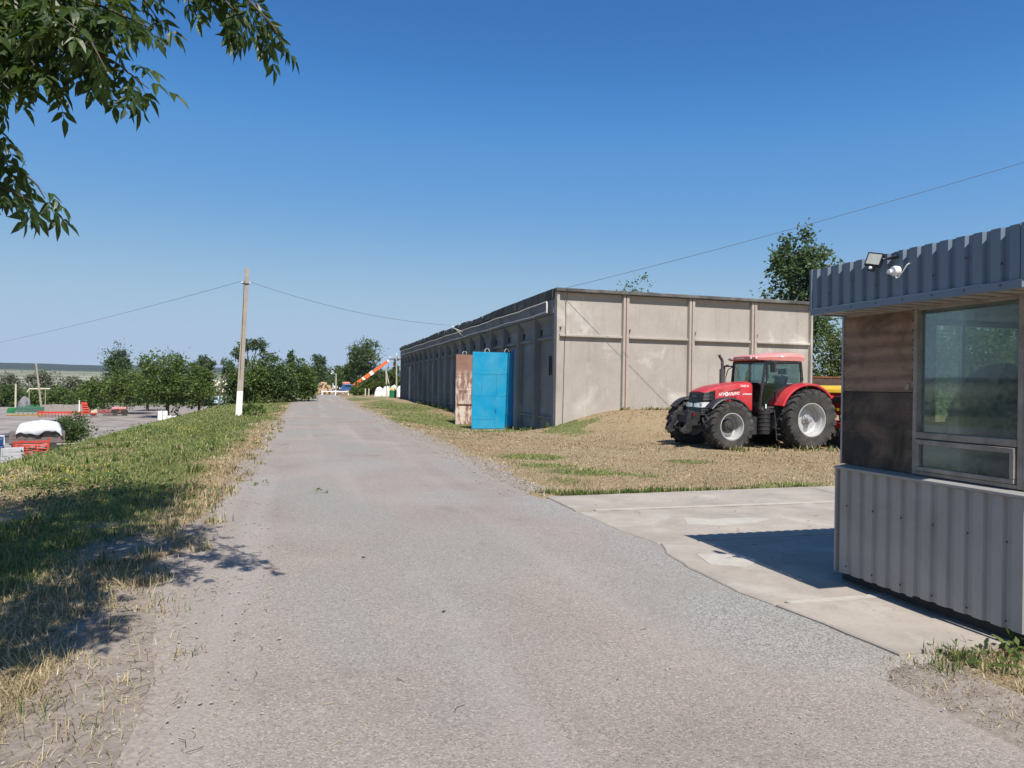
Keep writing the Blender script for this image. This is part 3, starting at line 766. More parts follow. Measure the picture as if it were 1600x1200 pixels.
# ================================================================== KIOSK
M_sheet = painted('grey_profiled_steel', (0.315, 0.305, 0.29), 0.42, var=0.06, scale=1.8, dirt=(0.20, 0.17, 0.135), dirt_amt=0.55, spec=0.5)
M_sheet_up = painted('blue_grey_profiled_steel', (0.145, 0.185, 0.24), 0.42, var=0.05, scale=1.8, dirt=(0.30, 0.28, 0.25), dirt_amt=0.25, spec=0.5)
M_wood = painted('grey_weathered_wood', (0.30, 0.26, 0.22), 0.8, var=0.25, scale=7, dirt=(0.10, 0.08, 0.06), dirt_amt=0.6, bmp=0.3)
M_dark = painted('dark_board', (0.05, 0.045, 0.042), 0.85, var=0.25, scale=5)
M_white = painted('white_metal', (0.74, 0.74, 0.73), 0.4, var=0.05, scale=4)
def plywood(name, c1, c2, stain, lo, hi):
    m, nt, b = nmat(name)
    v = coords(nt, 'Object', (1, 1.1, 5.0), (0.08, 0, 0)); v0 = coords(nt)
    w = N(nt, 'ShaderNodeTexWave', wave_type='BANDS', bands_direction='Z'); w.inputs['Scale'].default_value = 0.45; w.inputs['Distortion'].default_value = 22
    w.inputs['Detail'].default_value = 4; w.inputs['Detail Scale'].default_value = 0.35; nt.links.new(v, w.inputs['Vector'])
    n1 = noise(nt, 3, 8, 0.6, v, 1.2)
    c = mix(nt, math_(nt, 'ADD', math_(nt, 'MULTIPLY', w.outputs['Fac'], 0.35), math_(nt, 'MULTIPLY', n1, 0.65)), c1, c2)
    n2 = noise(nt, 2.6, 6, 0.65, v0, 0.6)
    c = mix(nt, ramp(nt, n2, [(lo, 0.0), (hi, 0.9)]), c, stain)
    sp = noise(nt, 30, 3, 0.5, v0)
    c = mix(nt, ramp(nt, sp, [(0.68, 0), (0.76, 0.7)]), c, (0.012, 0.01, 0.008))
    nt.links.new(c, b.inputs['Base Color']); b.inputs['Roughness'].default_value = 0.75
    bump(nt, b, n1, 0.4, 0.006)
    return m
M_ply1 = plywood('weathered_plywood', (0.10, 0.055, 0.035), (0.40, 0.25, 0.165), (0.06, 0.04, 0.03), 0.52, 0.72)
M_ply2 = plywood('blackened_plywood', (0.07, 0.042, 0.028), (0.19, 0.125, 0.085), (0.014, 0.012, 0.010), 0.36, 0.60)
def dusty_glass(name, tint, dirt_amt, lo, gloss=0.16):
    m, nt, b = nmat(name)
    out = nt.nodes['Material Output']
    v = coords(nt)
    tr = N(nt, 'ShaderNodeBsdfTransparent'); tr.inputs['Color'].default_value = (*tint, 1)
    gl = N(nt, 'ShaderNodeBsdfGlossy'); gl.inputs['Roughness'].default_value = 0.03; gl.inputs['Color'].default_value = (0.9, 0.95, 0.95, 1)
    fr = N(nt, 'ShaderNodeFresnel'); fr.inputs['IOR'].default_value = 1.5
    m1 = N(nt, 'ShaderNodeMixShader')
    nt.links.new(math_(nt, 'ADD', math_(nt, 'MULTIPLY', fr.outputs[0], 0.40), gloss), m1.inputs[0])
    nt.links.new(tr.outputs[0], m1.inputs[1]); nt.links.new(gl.outputs[0], m1.inputs[2])
    df = N(nt, 'ShaderNodeBsdfDiffuse'); df.inputs['Color'].default_value = (0.55, 0.57, 0.55, 1)
    z = N(nt, 'ShaderNodeSeparateXYZ'); nt.links.new(v, z.inputs[0])
    n1 = noise(nt, 5, 8, 0.7, v, 0.5); n2 = noise(nt, 26, 6, 0.7, v)
    low = ramp(nt, math_(nt, 'ADD', z.outputs['Z'], math_(nt, 'MULTIPLY', n1, 0.3)), [(lo, 1), (lo + 0.35, 0.25)])
    f = math_(nt, 'MULTIPLY', math_(nt, 'MULTIPLY', ramp(nt, math_(nt, 'MULTIPLY', math_(nt, 'ADD', n1, n2), 0.5), [(0.40, 0.12), (0.66, 1)]), low), dirt_amt)
    m2 = N(nt, 'ShaderNodeMixShader'); nt.links.new(f, m2.inputs[0]); nt.links.new(m1.outputs[0], m2.inputs[1]); nt.links.new(df.outputs[0], m2.inputs[2])
    nt.links.new(m2.outputs[0], out.inputs['Surface'])
    return m
M_glass = dusty_glass('dusty_glass', (0.82, 0.89, 0.87), 0.62, 0.35, 0.0)  # dust film, thickened so its pale tone stands in for interior brightness
M_glass_far = dusty_glass('clear_end_glass', (0.90, 0.97, 0.94), 0.12, 0.0, 0.0)
M_glass_low = dusty_glass('dirty_low_glass', (0.70, 0.80, 0.78), 0.5, 0.1, 0.0)

KX, KY0, KY1, KX1 = 4.56, 3.42, 5.24, 6.95
kiosk = thing('guard_kiosk', 'grey profiled-steel guard kiosk with boarded plywood wall and dusty window on the concrete apron', 'kiosk', (KX, KY0, 0.046))
def corr(a0, a1, base, outw, z0, z1, pitch=0.13, depth=0.022, axis='y', phase=0.0):
    """Trapezoid-ribbed sheet running along y (or x); base is the face plane, outw the outward sign."""
    pts = []; p = a0 - phase
    while p < a1:
        for (f, d) in ((0.0, 0), (0.09, depth), (0.62, depth), (0.71, 0), (0.999, 0)):
            t = p + f * pitch
            pts.append((t, d))
        p += pitch
    ts = np.array([q[0] for q in pts]); ds = np.array([q[1] for q in pts])
    pts = [(a0, float(np.interp(a0, ts, ds)))] + [q for q in pts if a0 < q[0] < a1] + [(a1, float(np.interp(a1, ts, ds)))]
    mb = MB(); n = len(pts); th = 0.004
    vs = []
    for off in (0, -th):
        for z in (z0, z1):
            for (t, d) in pts:
                q = base + outw * (d + off)
                vs.append((q, t, z) if axis == 'y' else (t, q, z))
    fs = []
    for i in range(n - 1):
        fs += [(i, i + 1, n + i + 1, n + i), (2 * n + i, 3 * n + i, 3 * n + i + 1, 2 * n + i + 1), (n + i, n + i + 1, 3 * n + i + 1, 3 * n + i), (i, 2 * n + i, 2 * n + i + 1, i + 1)]
    mb.add(vs, fs)
    return mb
K = lambda mb, name, mat, par=None, **kw: bw(mb, name, mat, par or kiosk, **kw)
# plinth, floor, frame
K(MB().box(KX + 0.0, KX1, KY0 + 0.03, KY1 - 0.03, 0.05, 0.17), 'plinth', M_dark)
K(MB().box(KX + 0.04, KX1, KY0 + 0.03, KY1 - 0.03, 0.175, 0.20), 'floor', M_wood)
# lower cladding on the side facing the road
cl0 = K(corr(4.355, KY1 - 0.075, 4.478, -1, 0.135, 1.02, 0.143, phase=0.03), 'profiled_sheet', M_sheet)
K(corr(KY0 + 0.01, 4.36, 4.474, -1, 0.150, 1.02, 0.143, phase=0.10), 'profiled_sheet', M_sheet)
K(MB().box(4.446, 4.50, KY1 - 0.074, KY1 - 0.056, 0.13, 1.022).box(4.501, 4.56, KY1 - 0.072, KY1 - 0.058, 0.13, 1.022), 'corner_trim', M_sheet)
K(MB().prism([(4.435, 1.024), (4.57, 1.024), (4.57, 1.062), (4.435, 1.045)], 'y', KY0, KY1 - 0.05), 'sill_flashing', M_sheet, bevel=0.003)
K(MB().box(4.50, 4.56, KY0 + 0.02, KY1 - 0.08, 0.172, 1.02), 'wall_core', M_dark)
# boarded bay
pl = K(MB().box(KX - 0.008, KX + 0.008, 4.455, KY1 - 0.02, 1.70, 2.372), 'plywood_board', M_ply1, label='upper brown plywood board')
K(MB().box(KX - 0.010, KX + 0.006, 4.455, KY1 - 0.02, 1.064, 1.694), 'plywood_board', M_ply2, label='lower plywood board stained black')
K(MB().box(KX - 0.014, KX + 0.05, KY1 - 0.019, KY1, 1.064, 2.38), 'edge_strip', M_tin)
K(MB().box(KX - 0.014, KX - 0.009, 4.46, KY1 - 0.02, 2.345, 2.372), 'board_batten', M_wood)
nl = MB()
for t in np.linspace(1.1, 2.34, 17):
    for y in (4.475, KY1 - 0.035): nl.lathe([(0.0, -0.004), (0.006, -0.003), (0.006, 0.0)], 6, 'x', M=Matrix.Translation((KX - 0.011, y, t)))
K(nl, 'nail', M_iron, kind='stuff')
K(MB().cbox((KX - 0.013, 4.52, 1.742), (0.008, 0.035, 0.05), 0, (0.5, 0, 0)), 'peeled_chip', M_wood)
# window bay
WY0, WY1 = 3.60, 4.45
fr = MB()
fr.box(KX - 0.03, KX + 0.05, WY1 - 0.035, WY1, 1.066, 2.374); fr.box(KX - 0.03, KX + 0.05, WY0 - 0.04, WY0, 1.066, 2.374)
fr.box(KX - 0.028, KX + 0.05, WY0 + 0.002, WY1 - 0.037, 2.336, 2.372); fr.box(KX - 0.034, KX + 0.05, WY0 + 0.002, WY1 - 0.037, 1.345, 1.395)
fr.box(KX - 0.030, KX + 0.05, WY0 + 0.002, WY1 - 0.037, 1.066, 1.095)
wf = K(fr, 'window_frame', M_wood, bevel=0.004)
K(MB().box(KX + 0.006, KX + 0.011, WY0 + 0.001, WY1 - 0.036, 1.396, 2.335), 'window_pane', M_glass, wf)
cs = MB()
cs.box(KX - 0.045, KX - 0.005, WY0 + 0.01, WY1 - 0.045, 1.302, 1.338); cs.box(KX - 0.045, KX - 0.005, WY0 + 0.01, WY1 - 0.045, 1.099, 1.130)
cs.box(KX - 0.046, KX - 0.005, WY0 + 0.008, WY0 + 0.04, 1.131, 1.301); cs.box(KX - 0.046, KX - 0.005, WY1 - 0.075, WY1 - 0.043, 1.131, 1.301)
wc = K(cs, 'casement', M_wood, bevel=0.003)
K(MB().box(KX - 0.026, KX - 0.021, WY0 + 0.041, WY1 - 0.076, 1.1305, 1.3015), 'casement_pane', M_glass_low, wc)
K(MB().box(KX - 0.03, KX + 0.05, KY0 + 0.0, WY0 - 0.042, 1.066, 2.374), 'corner_post', M_wood)
# end walls, back wall, ceiling
M_in = painted('pale_inner_board', (0.50, 0.52, 0.50), 0.8, var=0.12, scale=3, dirt=(0.2, 0.18, 0.15))
ew = MB()
ex0, ex1, ez0, ez1 = 5.50, 6.62, 1.40, 2.32
ew.box(KX + 0.055, ex0, KY1 - 0.05, KY1 - 0.002, 0.18, 2.37); ew.box(ex1, KX1, KY1 - 0.05, KY1 - 0.002, 0.18, 2.37)
ew.box(ex0, ex1, KY1 - 0.05, KY1 - 0.002, 0.18, ez0); ew.box(ex0, ex1, KY1 - 0.05, KY1 - 0.002, ez1, 2.37)
K(ew, 'end_wall', M_in)
K(corr(KX + 0.01, KX1, KY1 + 0.003, 1, 0.135, 1.02, 0.143, axis='x'), 'profiled_sheet', M_sheet)
K(corr(KX + 0.06, 5.75, KY0 - 0.003, -1, 0.135, 2.345, 0.143, axis='x'), 'profiled_sheet', M_sheet)
K(corr(5.74, KX1, KY0 - 0.006, -1, 0.140, 2.345, 0.143, axis='x', phase=0.05), 'profiled_sheet', M_sheet)
wf2 = K(MB().box(ex0 + 0.002, ex0 + 0.04, KY1 - 0.055, KY1 + 0.01, ez0, ez1 - 0.002).box(ex1 - 0.04, ex1 - 0.002, KY1 - 0.055, KY1 + 0.01, ez0, ez1 - 0.002).box(5.86, 5.885, KY1 - 0.052, KY1 + 0.008, ez0, ez1 - 0.002)
        .box(ex0 + 0.041, 5.859, KY1 - 0.05, KY1 + 0.006, ez0 + 0.001, ez0 + 0.03).box(5.886, ex1 - 0.041, KY1 - 0.05, KY1 + 0.006, ez0 + 0.001, ez0 + 0.03), 'window_frame', M_wood)
K(MB().box(ex0 + 0.041, 5.859, KY1 - 0.03, KY1 - 0.025, ez0 + 0.031, ez1 - 0.002).box(5.886, ex1 - 0.041, KY1 - 0.03, KY1 - 0.025, ez0 + 0.031, ez1 - 0.002), 'window_pane', M_glass_far, wf2)
K(MB().box(KX + 0.055, KX1, KY0 + 0.002, KY0 + 0.05, 0.18, 2.37), 'end_wall', M_in)
K(MB().box(KX1 - 0.05, KX1 - 0.002, KY0 + 0.052, KY1 - 0.052, 0.21, 2.37), 'back_wall', M_in)
K(MB().box(KX + 0.03, KX1, KY0, KY1, 2.376, 2.40), 'ceiling', M_in)
# overhanging roof edge
FX, FY0, FY1, FZ0, FZ1 = 4.20, 3.31, 5.215, 2.352, 2.745
K(corr(FY0 + 0.012, 4.27, FX + 0.022, -1, FZ0 + 0.055, FZ1 + 0.004, 0.128, 0.024), 'fascia_sheet', M_sheet_up)
K(corr(4.268, FY1 - 0.012, FX + 0.024, -1, FZ0 + 0.055, FZ1, 0.128, 0.024, phase=0.03), 'fascia_sheet', M_sheet_up)
K(corr(FX + 0.02, KX1 + 0.2, FY0 + 0.022, -1, FZ0 + 0.055, FZ1, 0.128, 0.024, axis='x'), 'fascia_sheet', M_sheet_up)
K(corr(FX + 0.02, KX1 + 0.2, FY1 - 0.022, 1, FZ0 + 0.055, FZ1, 0.128, 0.024, axis='x'), 'fascia_sheet', M_sheet_up)
tr = MB()
tr.box(FX - 0.012, FX + 0.03, FY0, FY1, FZ0, FZ0 + 0.054); tr.box(FX + 0.031, KX1 + 0.2, FY0, FY0 + 0.03, FZ0, FZ0 + 0.054); tr.box(FX + 0.031, KX1 + 0.2, FY1 - 0.03, FY1, FZ0, FZ0 + 0.054)
K(tr, 'bottom_trim', M_sheet_up, bevel=0.003)
ct = MB(); ct.box(FX - 0.010, FX + 0.02, FY0 - 0.012, FY0 + 0.011, FZ0 + 0.056, FZ1 + 0.006); ct.box(FX - 0.010, FX + 0.02, FY1 - 0.011, FY1 + 0.012, FZ0 + 0.056, FZ1 + 0.006)
K(ct, 'corner_trim', M_sheet_up, kind='stuff')
sf = MB()
for k in range(13):
    y = FY0 + 0.035 + k * 0.142
    sf.box(FX + 0.032, KX + 0.02, y, y + 0.10, FZ0 + 0.008, FZ0 + 0.014); sf.box(FX + 0.032, KX + 0.02, y + 0.101, y + 0.141, FZ0 + 0.024, FZ0 + 0.030)
K(sf, 'soffit', painted('soffit_metal', (0.33, 0.30, 0.26), 0.6, var=0.15, scale=6, dirt=(0.12, 0.1, 0.08)))
K(MB().box(FX + 0.05, KX1 + 0.15, FY0 + 0.05, FY1 - 0.05, 2.62, 2.66), 'roof_deck', M_sheet)
sc_ = MB()
for k, y in enumerate(np.arange(3.45, 5.2, 0.256)):
    for z in ((FZ0 + 0.03), (2.60 if k % 2 else 2.52)):
        sc_.lathe([(0, -0.006), (0.008, -0.004), (0.009, 0)], 6, 'x', M=Matrix.Translation((FX - 0.011 if z < 2.4 else FX - 0.002, y, z)))
for y in np.arange(3.6, 5.2, 0.29): 
    for z in (0.2, 0.72): sc_.lathe([(0, -0.005), (0.007, -0.004), (0.008, 0)], 6, 'x', M=Matrix.Translation((4.456, y, z)))
K(sc_, 'screw', M_iron, kind='stuff')
# table and stored things inside
K(MB().box(5.35, 6.85, 4.62, 5.17, 1.27, 1.31).box(5.4, 5.45, 4.65, 4.7, 0.205, 1.269).box(6.75, 6.8, 4.65, 4.7, 0.205, 1.269).box(4.63, 4.95, 3.6, 4.4, 1.03, 1.06).box(4.66, 4.7, 3.62, 3.66, 0.205, 1.029).box(4.66, 4.7, 4.3, 4.34, 0.205, 1.029), 'shelf', M_wood)
M_cloth = painted('grey_blanket', (0.26, 0.265, 0.27), 0.95, var=0.25, scale=5, bmp=0.5)
M_bag = painted('white_bag', (0.62, 0.58, 0.55), 0.55, var=0.12, scale=10, dirt=(0.5, 0.2, 0.2), dirt_amt=0.4)
def lump(cx, cy, z0, rx, ry_, h, seed, nu_=20, nv=8, pw=0.6):
    mb = MB(); vs = []; rg = np.random.RandomState(seed)
    for j in range(nv + 1):
        t = j / nv
        for i in range(nu_):
            a = 2 * math.pi * i / nu_
            rad = (1 - t ** 2.2) ** pw if j < nv else 0.02
            w = 1 + 0.10 * math.sin(3 * a + seed) + 0.06 * rg.uniform(-1, 1)
            vs.append((cx + rx * rad * w * math.cos(a), cy + ry_ * rad * w * math.sin(a), z0 + h * t * (1 + 0.08 * math.sin(2 * a + seed))))
    fs = [(j * nu_ + i, j * nu_ + (i + 1) % nu_, (j + 1) * nu_ + (i + 1) % nu_, (j + 1) * nu_ + i) for j in range(nv) for i in range(nu_)]
    fs.append(tuple(range(nv * nu_, (nv + 1) * nu_))); fs.append(tuple(range(nu_))[::-1])
    return mb.add(vs, fs, 0, True)
b1 = thing('blanket_heap', 'grey heap of blankets on the table behind the kiosk window', 'blanket', (6.0, 4.90, 1.311))
lump(0, 0, 0.0, 0.64, 0.26, 0.62, 3, 24, 14, 0.45).build('folded_blanket', M_cloth, b1)
b2 = thing('plastic_bag', 'crumpled white plastic bag beside the blanket heap inside the kiosk', 'bag', (6.28, 4.62, 1.311))
MB().box(-0.14, 0.14, -0.001, 0.12, 0.0, 0.02).build('base', M_bag, b2)
lump(0, 0.06, 0.02, 0.17, 0.08, 0.55, 5, 14, 7, 0.4).build('sack', M_bag, b2)

# floodlight on the fascia
fl = thing('floodlight', 'small black square floodlight with motion sensor screwed to the kiosk fascia', 'floodlight', (FX - 0.008, 4.36, 2.66))
M_black = painted('black_plastic', (0.012, 0.012, 0.016), 0.4, var=0.2, scale=20)
A = Matrix.Translation((-0.085, 0.045, 0.035)) @ Euler((R(14), R(12), R(28))).to_matrix().to_4x4()
hb = MB().box(-0.012, 0.016, -0.06, 0.06, -0.05, 0.055, M=A); 
for k in range(5): hb.box(0.017, 0.03, -0.05 + k * 0.024, -0.044 + k * 0.024, -0.04, 0.045, M=A)
hb = hb.build('housing', M_black, fl, bevel=0.003)
MB().box(-0.0155, -0.0125, -0.048, 0.048, -0.037, 0.043, M=A).build('lens', painted('lamp_lens', (0.42, 0.43, 0.40), 0.25, var=0.1, scale=20), hb)
se = MB().box(-0.02, 0.012, -0.022, 0.022, -0.088, -0.052, M=A).build('sensor', M_black, fl, bevel=0.003)
MB().lathe([(0.0, -0.036), (0.009, -0.033), (0.013, -0.021)], 12, 'x', M=A @ Matrix.Translation((0, 0, -0.070))).build('sensor_eye', M_white, se)
MB().tube([(-0.07, -0.02, 0.03), (-0.045, -0.03, 0.035), (-0.02, -0.075, 0.046), (-0.001, -0.085, 0.047)], 0.008, 6).box(-0.012, -0.001, -0.10, -0.005, 0.032, 0.052).build('bracket', M_black, fl)
cam_b = thing('junction_box', 'small white round junction box with a loose white cable on the kiosk fascia', 'junction box', (FX - 0.008, 4.27, 2.595))
MB().lathe([(0.0, -0.05), (0.032, -0.048), (0.038, -0.03), (0.038, -0.001), (0.0, -0.001)], 18, 'x').build('box_body', M_white, cam_b)
MB().lathe([(0.0, -0.075), (0.018, -0.073), (0.018, -0.051)], 12, 'x', M=Matrix.Translation((0, 0.012, -0.006))).build('box_cap', M_white, cam_b)
MB().tube([(-0.025, -0.005, -0.038), (-0.028, -0.02, -0.055), (-0.028, -0.04, -0.05), (-0.022, -0.075, -0.01), (-0.015, -0.10, 0.03), (-0.002, -0.11, 0.042)], 0.0045, 6).build('cable', M_white, cam_b)
# ================================================================== TRACTOR
M_red = painted('red_tractor_paint', (0.46, 0.022, 0.030), 0.34, var=0.10, scale=2.5, dirt=(0.30, 0.13, 0.10), dirt_amt=0.55, spec=0.4, coat=0.08)
M_red_pale = painted('pale_red_roof', (0.62, 0.23, 0.21), 0.45, var=0.10, scale=2.0, dirt=(0.55, 0.30, 0.26), dirt_amt=0.5, spec=0.5)  # paler, pinker red than the bonnet, over the whole roof
M_red_deep = painted('dark_red_vent', (0.16, 0.008, 0.012), 0.5)
M_blk = painted('black_tractor_plastic', (0.020, 0.020, 0.022), 0.5, var=0.25, scale=6, dirt=(0.09, 0.075, 0.06), dirt_amt=0.55, bmp=0.1)
M_grl = painted('grille_black', (0.012, 0.012, 0.014), 0.35, var=0.2, scale=8)
M_cast = painted('oily_cast_iron', (0.028, 0.026, 0.025), 0.6, var=0.35, scale=9, dirt=(0.10, 0.08, 0.06), dirt_amt=0.5, bmp=0.3)
M_tyre = painted('tyre_rubber', (0.040, 0.038, 0.037), 0.85, var=0.25, scale=5, dirt=(0.13, 0.115, 0.095), dirt_amt=0.6, spec=0.25, bmp=0.15)
M_rim = painted('silver_rim_paint', (0.50, 0.50, 0.50), 0.42, metal=0.25, var=0.06, scale=4, dirt=(0.34, 0.29, 0.23), dirt_amt=0.5)
M_seat = painted('seat_fabric', (0.025, 0.028, 0.036), 0.9, var=0.2, scale=20)
M_exh = painted('exhaust_steel', (0.12, 0.11, 0.105), 0.5, metal=0.6, var=0.15, scale=6)
M_lens = painted('clear_lamp', (0.66, 0.66, 0.62), 0.12, var=0.1, scale=12, spec=0.8)
M_redlens = painted('red_lamp', (0.5, 0.02, 0.02), 0.2)
M_yel = painted('yellow_paint', (0.70, 0.44, 0.02), 0.4, var=0.08, scale=3)
M_let = painted('white_lettering', (0.82, 0.82, 0.80), 0.4, var=0.02)
M_letd = painted('dark_lettering', (0.05, 0.03, 0.03), 0.4, var=0.02)
def cab_glass():
    m, nt, b = nmat('tinted_cab_glass')
    tr = N(nt, 'ShaderNodeBsdfTransparent'); tr.inputs['Color'].default_value = (0.80, 0.91, 0.89, 1)
    gl = N(nt, 'ShaderNodeBsdfGlossy'); gl.inputs['Roughness'].default_value = 0.02
    fr = N(nt, 'ShaderNodeFresnel'); fr.inputs['IOR'].default_value = 1.5
    m1 = N(nt, 'ShaderNodeMixShader'); nt.links.new(math_(nt, 'MULTIPLY', fr.outputs[0], 0.8), m1.inputs[0])
    nt.links.new(tr.outputs[0], m1.inputs[1]); nt.links.new(gl.outputs[0], m1.inputs[2])
    nt.links.new(m1.outputs[0], nt.nodes['Material Output'].inputs['Surface'])
    return m
M_cabg = cab_glass()

TRX, TRY = 14.39, 19.06
tractor = thing('tractor', 'red four-wheel-drive farm tractor with black grille parked on the straw-coloured grass', 'tractor', (TRX, TRY, -0.085), math.pi + 0.05)

def loft(sections, mi=0, smooth=True, cap=True):
    """sections: lists of equal length 3-D points, each a closed ring."""
    mb = MB(); n = len(sections[0]); vs = [p for s_ in sections for p in s_]
    fs = []
    for i in range(len(sections) - 1):
        for k in range(n):
            k2 = (k + 1) % n
            fs.append((i * n + k, i * n + k2, (i + 1) * n + k2, (i + 1) * n + k))
    mb.add(vs, fs, mi, smooth)
    if cap:
        o = 0
        mb.f.append(tuple(range(n))[::-1]); mb.m.append(mi); mb.sm.append(False)
        mb.f.append(tuple((len(sections) - 1) * n + k for k in range(n))); mb.m.append(mi); mb.sm.append(False)
    return mb

def wheel(x, y, Rw, W, rim_r, nlug, front, left):
    w = thing('wheel', None, None, (x, y, Rw - 0.012), 0 if left else math.pi)
    w.parent = tractor
    h = W / 2
    mb = MB()
    mb.lathe([(rim_r - 0.005, -h * 0.80), (rim_r + 0.03, -h * 0.93), ((Rw + rim_r) / 2, -h * 1.0), (Rw - 0.10, -h * 0.96), (Rw - 0.055, -h * 0.80), (Rw - 0.045, -h * 0.3), (Rw - 0.042, 0),
              (Rw - 0.045, h * 0.3), (Rw - 0.055, h * 0.80), (Rw - 0.10, h * 0.96), ((Rw + rim_r) / 2 + 0.02, h * 1.0), ((Rw + rim_r) / 2, h * 0.985), (rim_r + 0.03, h * 0.93), (rim_r - 0.005, h * 0.80)], 56, 'y')
    for side in (-1, 1):
        for k in range(nlug):
            a0 = 2 * math.pi * (k + (0.5 if side > 0 else 0)) / nlug
            sweep = 2 * math.pi / nlug * 0.95
            st = []
            for (t, yy, r0, r1, wd) in ((0.0, -0.03, Rw - 0.06, Rw, 0.026), (0.45, h * 0.5, Rw - 0.065, Rw - 0.003, 0.028), (0.95, h * 0.90, Rw - 0.10, Rw - 0.014, 0.034), (1.08, h * 1.035, Rw - 0.15, Rw - 0.055, 0.036), (1.12, h * 1.0, Rw - 0.19, Rw - 0.15, 0.034)):
                a = a0 + sweep * t * (1.0)
                da = wd / Rw
                ring = []
                for (rr, s_) in ((r0, -1.35), (r1, -1), (r1, 1), (r0, 1.35)):
                    q = a + da * s_
                    ring.append((rr * math.cos(q), side * yy, rr * math.sin(q)))
                st.append(ring)
            l = loft(st, 0, False)
            mb.add(l.v, l.f, 0, False)
    mb.build('tyre', M_tyre, w)
    rm = MB()
    if front:
        rm.lathe([(rim_r - 0.01, -h * 0.8), (rim_r - 0.05, -h * 0.6), (rim_r - 0.07, 0.0), (rim_r - 0.05, h * 0.45), (rim_r + 0.015, h * 0.80), (rim_r + 0.015, h * 0.86), (rim_r - 0.012, h * 0.87), (rim_r - 0.025, h * 0.74), (rim_r - 0.045, h * 0.30), (rim_r - 0.055, -h * 0.12), (0.26, -h * 0.16), (0.235, -h * 0.10), (0.0, -h * 0.10)], 40, 'y')
    else:
        rm.lathe([(rim_r - 0.01, -h * 0.8), (rim_r - 0.06, -h * 0.5), (rim_r - 0.09, 0.0), (rim_r - 0.06, h * 0.5), (rim_r + 0.02, h * 0.80), (rim_r + 0.02, h * 0.86), (rim_r - 0.015, h * 0.87), (rim_r - 0.028, h * 0.72), (rim_r - 0.045, h * 0.52), (rim_r - 0.075, h * 0.50), (rim_r - 0.09, h * 0.02), (rim_r - 0.115, -h * 0.06), (rim_r - 0.20, -h * 0.02), (0.22, h * 0.04), (0.18, h * 0.0), (0.13, h * 0.04), (0.0, h * 0.04)], 48, 'y')
    for k in range(8):
        a = 2 * math.pi * k / 8
        rr = 0.245 if front else (rim_r - 0.155)
        rm.lathe([(0.0, 0.02), (0.012, 0.018), (0.014, 0)], 6, 'y', M=Matrix.Translation((rr * math.cos(a), (-h * 0.13 if front else -h * 0.05), rr * math.sin(a))))
    rmo = rm.build('rim', M_rim, w)
    hb = MB()
    if front:
        hb.lathe([(0.205, -0.06), (0.20, h * 0.26), (0.17, h * 0.40), (0.10, h * 0.44), (0.09, h * 0.50), (0.0, h * 0.52)], 24, 'y')
        for k in range(10):
            a = 2 * math.pi * k / 10
            hb.lathe([(0.0, 0.022), (0.014, 0.02), (0.016, 0)], 6, 'y', M=Matrix.Translation((0.145 * math.cos(a), h * 0.40, 0.145 * math.sin(a))))
        hb.build('hub', M_cast, w)
    else:
        hb.lathe([(0.16, 0.0), (0.155, h * 0.16), (0.10, h * 0.22), (0.085, h * 0.62), (0.05, h * 0.66), (0.0, h * 0.66)], 24, 'y')
        for k in range(8):
            a = 2 * math.pi * k / 8
            hb.lathe([(0.0, 0.03), (0.016, 0.028), (0.018, 0)], 6, 'y', M=Matrix.Translation((0.125 * math.cos(a), h * 0.17, 0.125 * math.sin(a))))
        hb.build('hub', painted('grey_hub', (0.33, 0.33, 0.33), 0.5, metal=0.3, dirt=(0.2, 0.16, 0.12)), w)
    return w
wheel(0.0, 0.95, 0.925, 0.64, 0.50, 22, False, True); wheel(0.0, -0.95, 0.925, 0.64, 0.50, 22, False, False)
wheel(2.78, 0.96, 0.735, 0.54, 0.385, 20, True, True); wheel(2.78, -0.96, 0.735, 0.54, 0.385, 20, True, False)
T = lambda mb, name, mat, par=None, **kw: mb.build(name, mat, par or tractor, **kw)
# chassis and driveline
ch = MB()
ch.box(-0.45, 1.0, -0.42, 0.42, 0.55, 1.25); ch.box(1.0, 3.0, -0.27, 0.27, 0.62, 1.2); ch.box(-0.3, 0.3, -0.62, 0.62, 0.72, 1.12)
ch.box(2.9, 3.42, -0.24, 0.24, 0.70, 1.02); ch.tube([(0, -0.95, 0.925), (0, 0.95, 0.925)], 0.16, 14); ch.tube([(2.78, -0.85, 0.70), (2.78, 0.85, 0.70)], [0.12, 0.12], 12)
ch.box(2.62, 2.94, -0.5, 0.5, 0.56, 0.80); ch.tube([(2.55, -0.7, 0.72), (2.55, 0.7, 0.72)], 0.03, 8); ch.box(0.4, 1.45, -0.75, 0.75, 1.10, 1.24)
T(ch, 'chassis', M_cast, bevel=0.015)
# bonnet
def ring(x, w, zt, zb, sh, fx=0.0):
    return [(x, -w, zb), (x, -w, zt - sh), (x - fx * .2, -w + 0.05, zt - sh * 0.38), (x - fx * .3, -w * 0.62, zt - 0.012), (x - fx * .3, 0, zt), (x - fx * .3, w * 0.62, zt - 0.012), (x - fx * .2, w - 0.05, zt - sh * 0.38), (x, w, zt - sh), (x, w, zb)]
bn = loft([ring(1.55, 0.455, 2.03, 1.16, 0.14), ring(1.60, 0.46, 2.04, 1.17, 0.13), ring(2.0, 0.462, 2.005, 1.20, 0.12), ring(2.4, 0.462, 1.955, 1.22, 0.11), ring(2.72, 0.46, 1.895, 1.20, 0.10), ring(2.86, 0.457, 1.86, 1.02, 0.095)], 0, True)
bonnet = T(bn, 'bonnet', M_red)
br_ = loft([[(p[0], p[1], max(p[2], z0)) for p in ring(x, w, zt, z0, 0.085)] for (x, w, zt, z0) in ((2.862, 0.455, 1.858, 1.735), (3.0, 0.44, 1.815, 1.71), (3.12, 0.415, 1.765, 1.69), (3.20, 0.39, 1.715, 1.67))], 0, True)
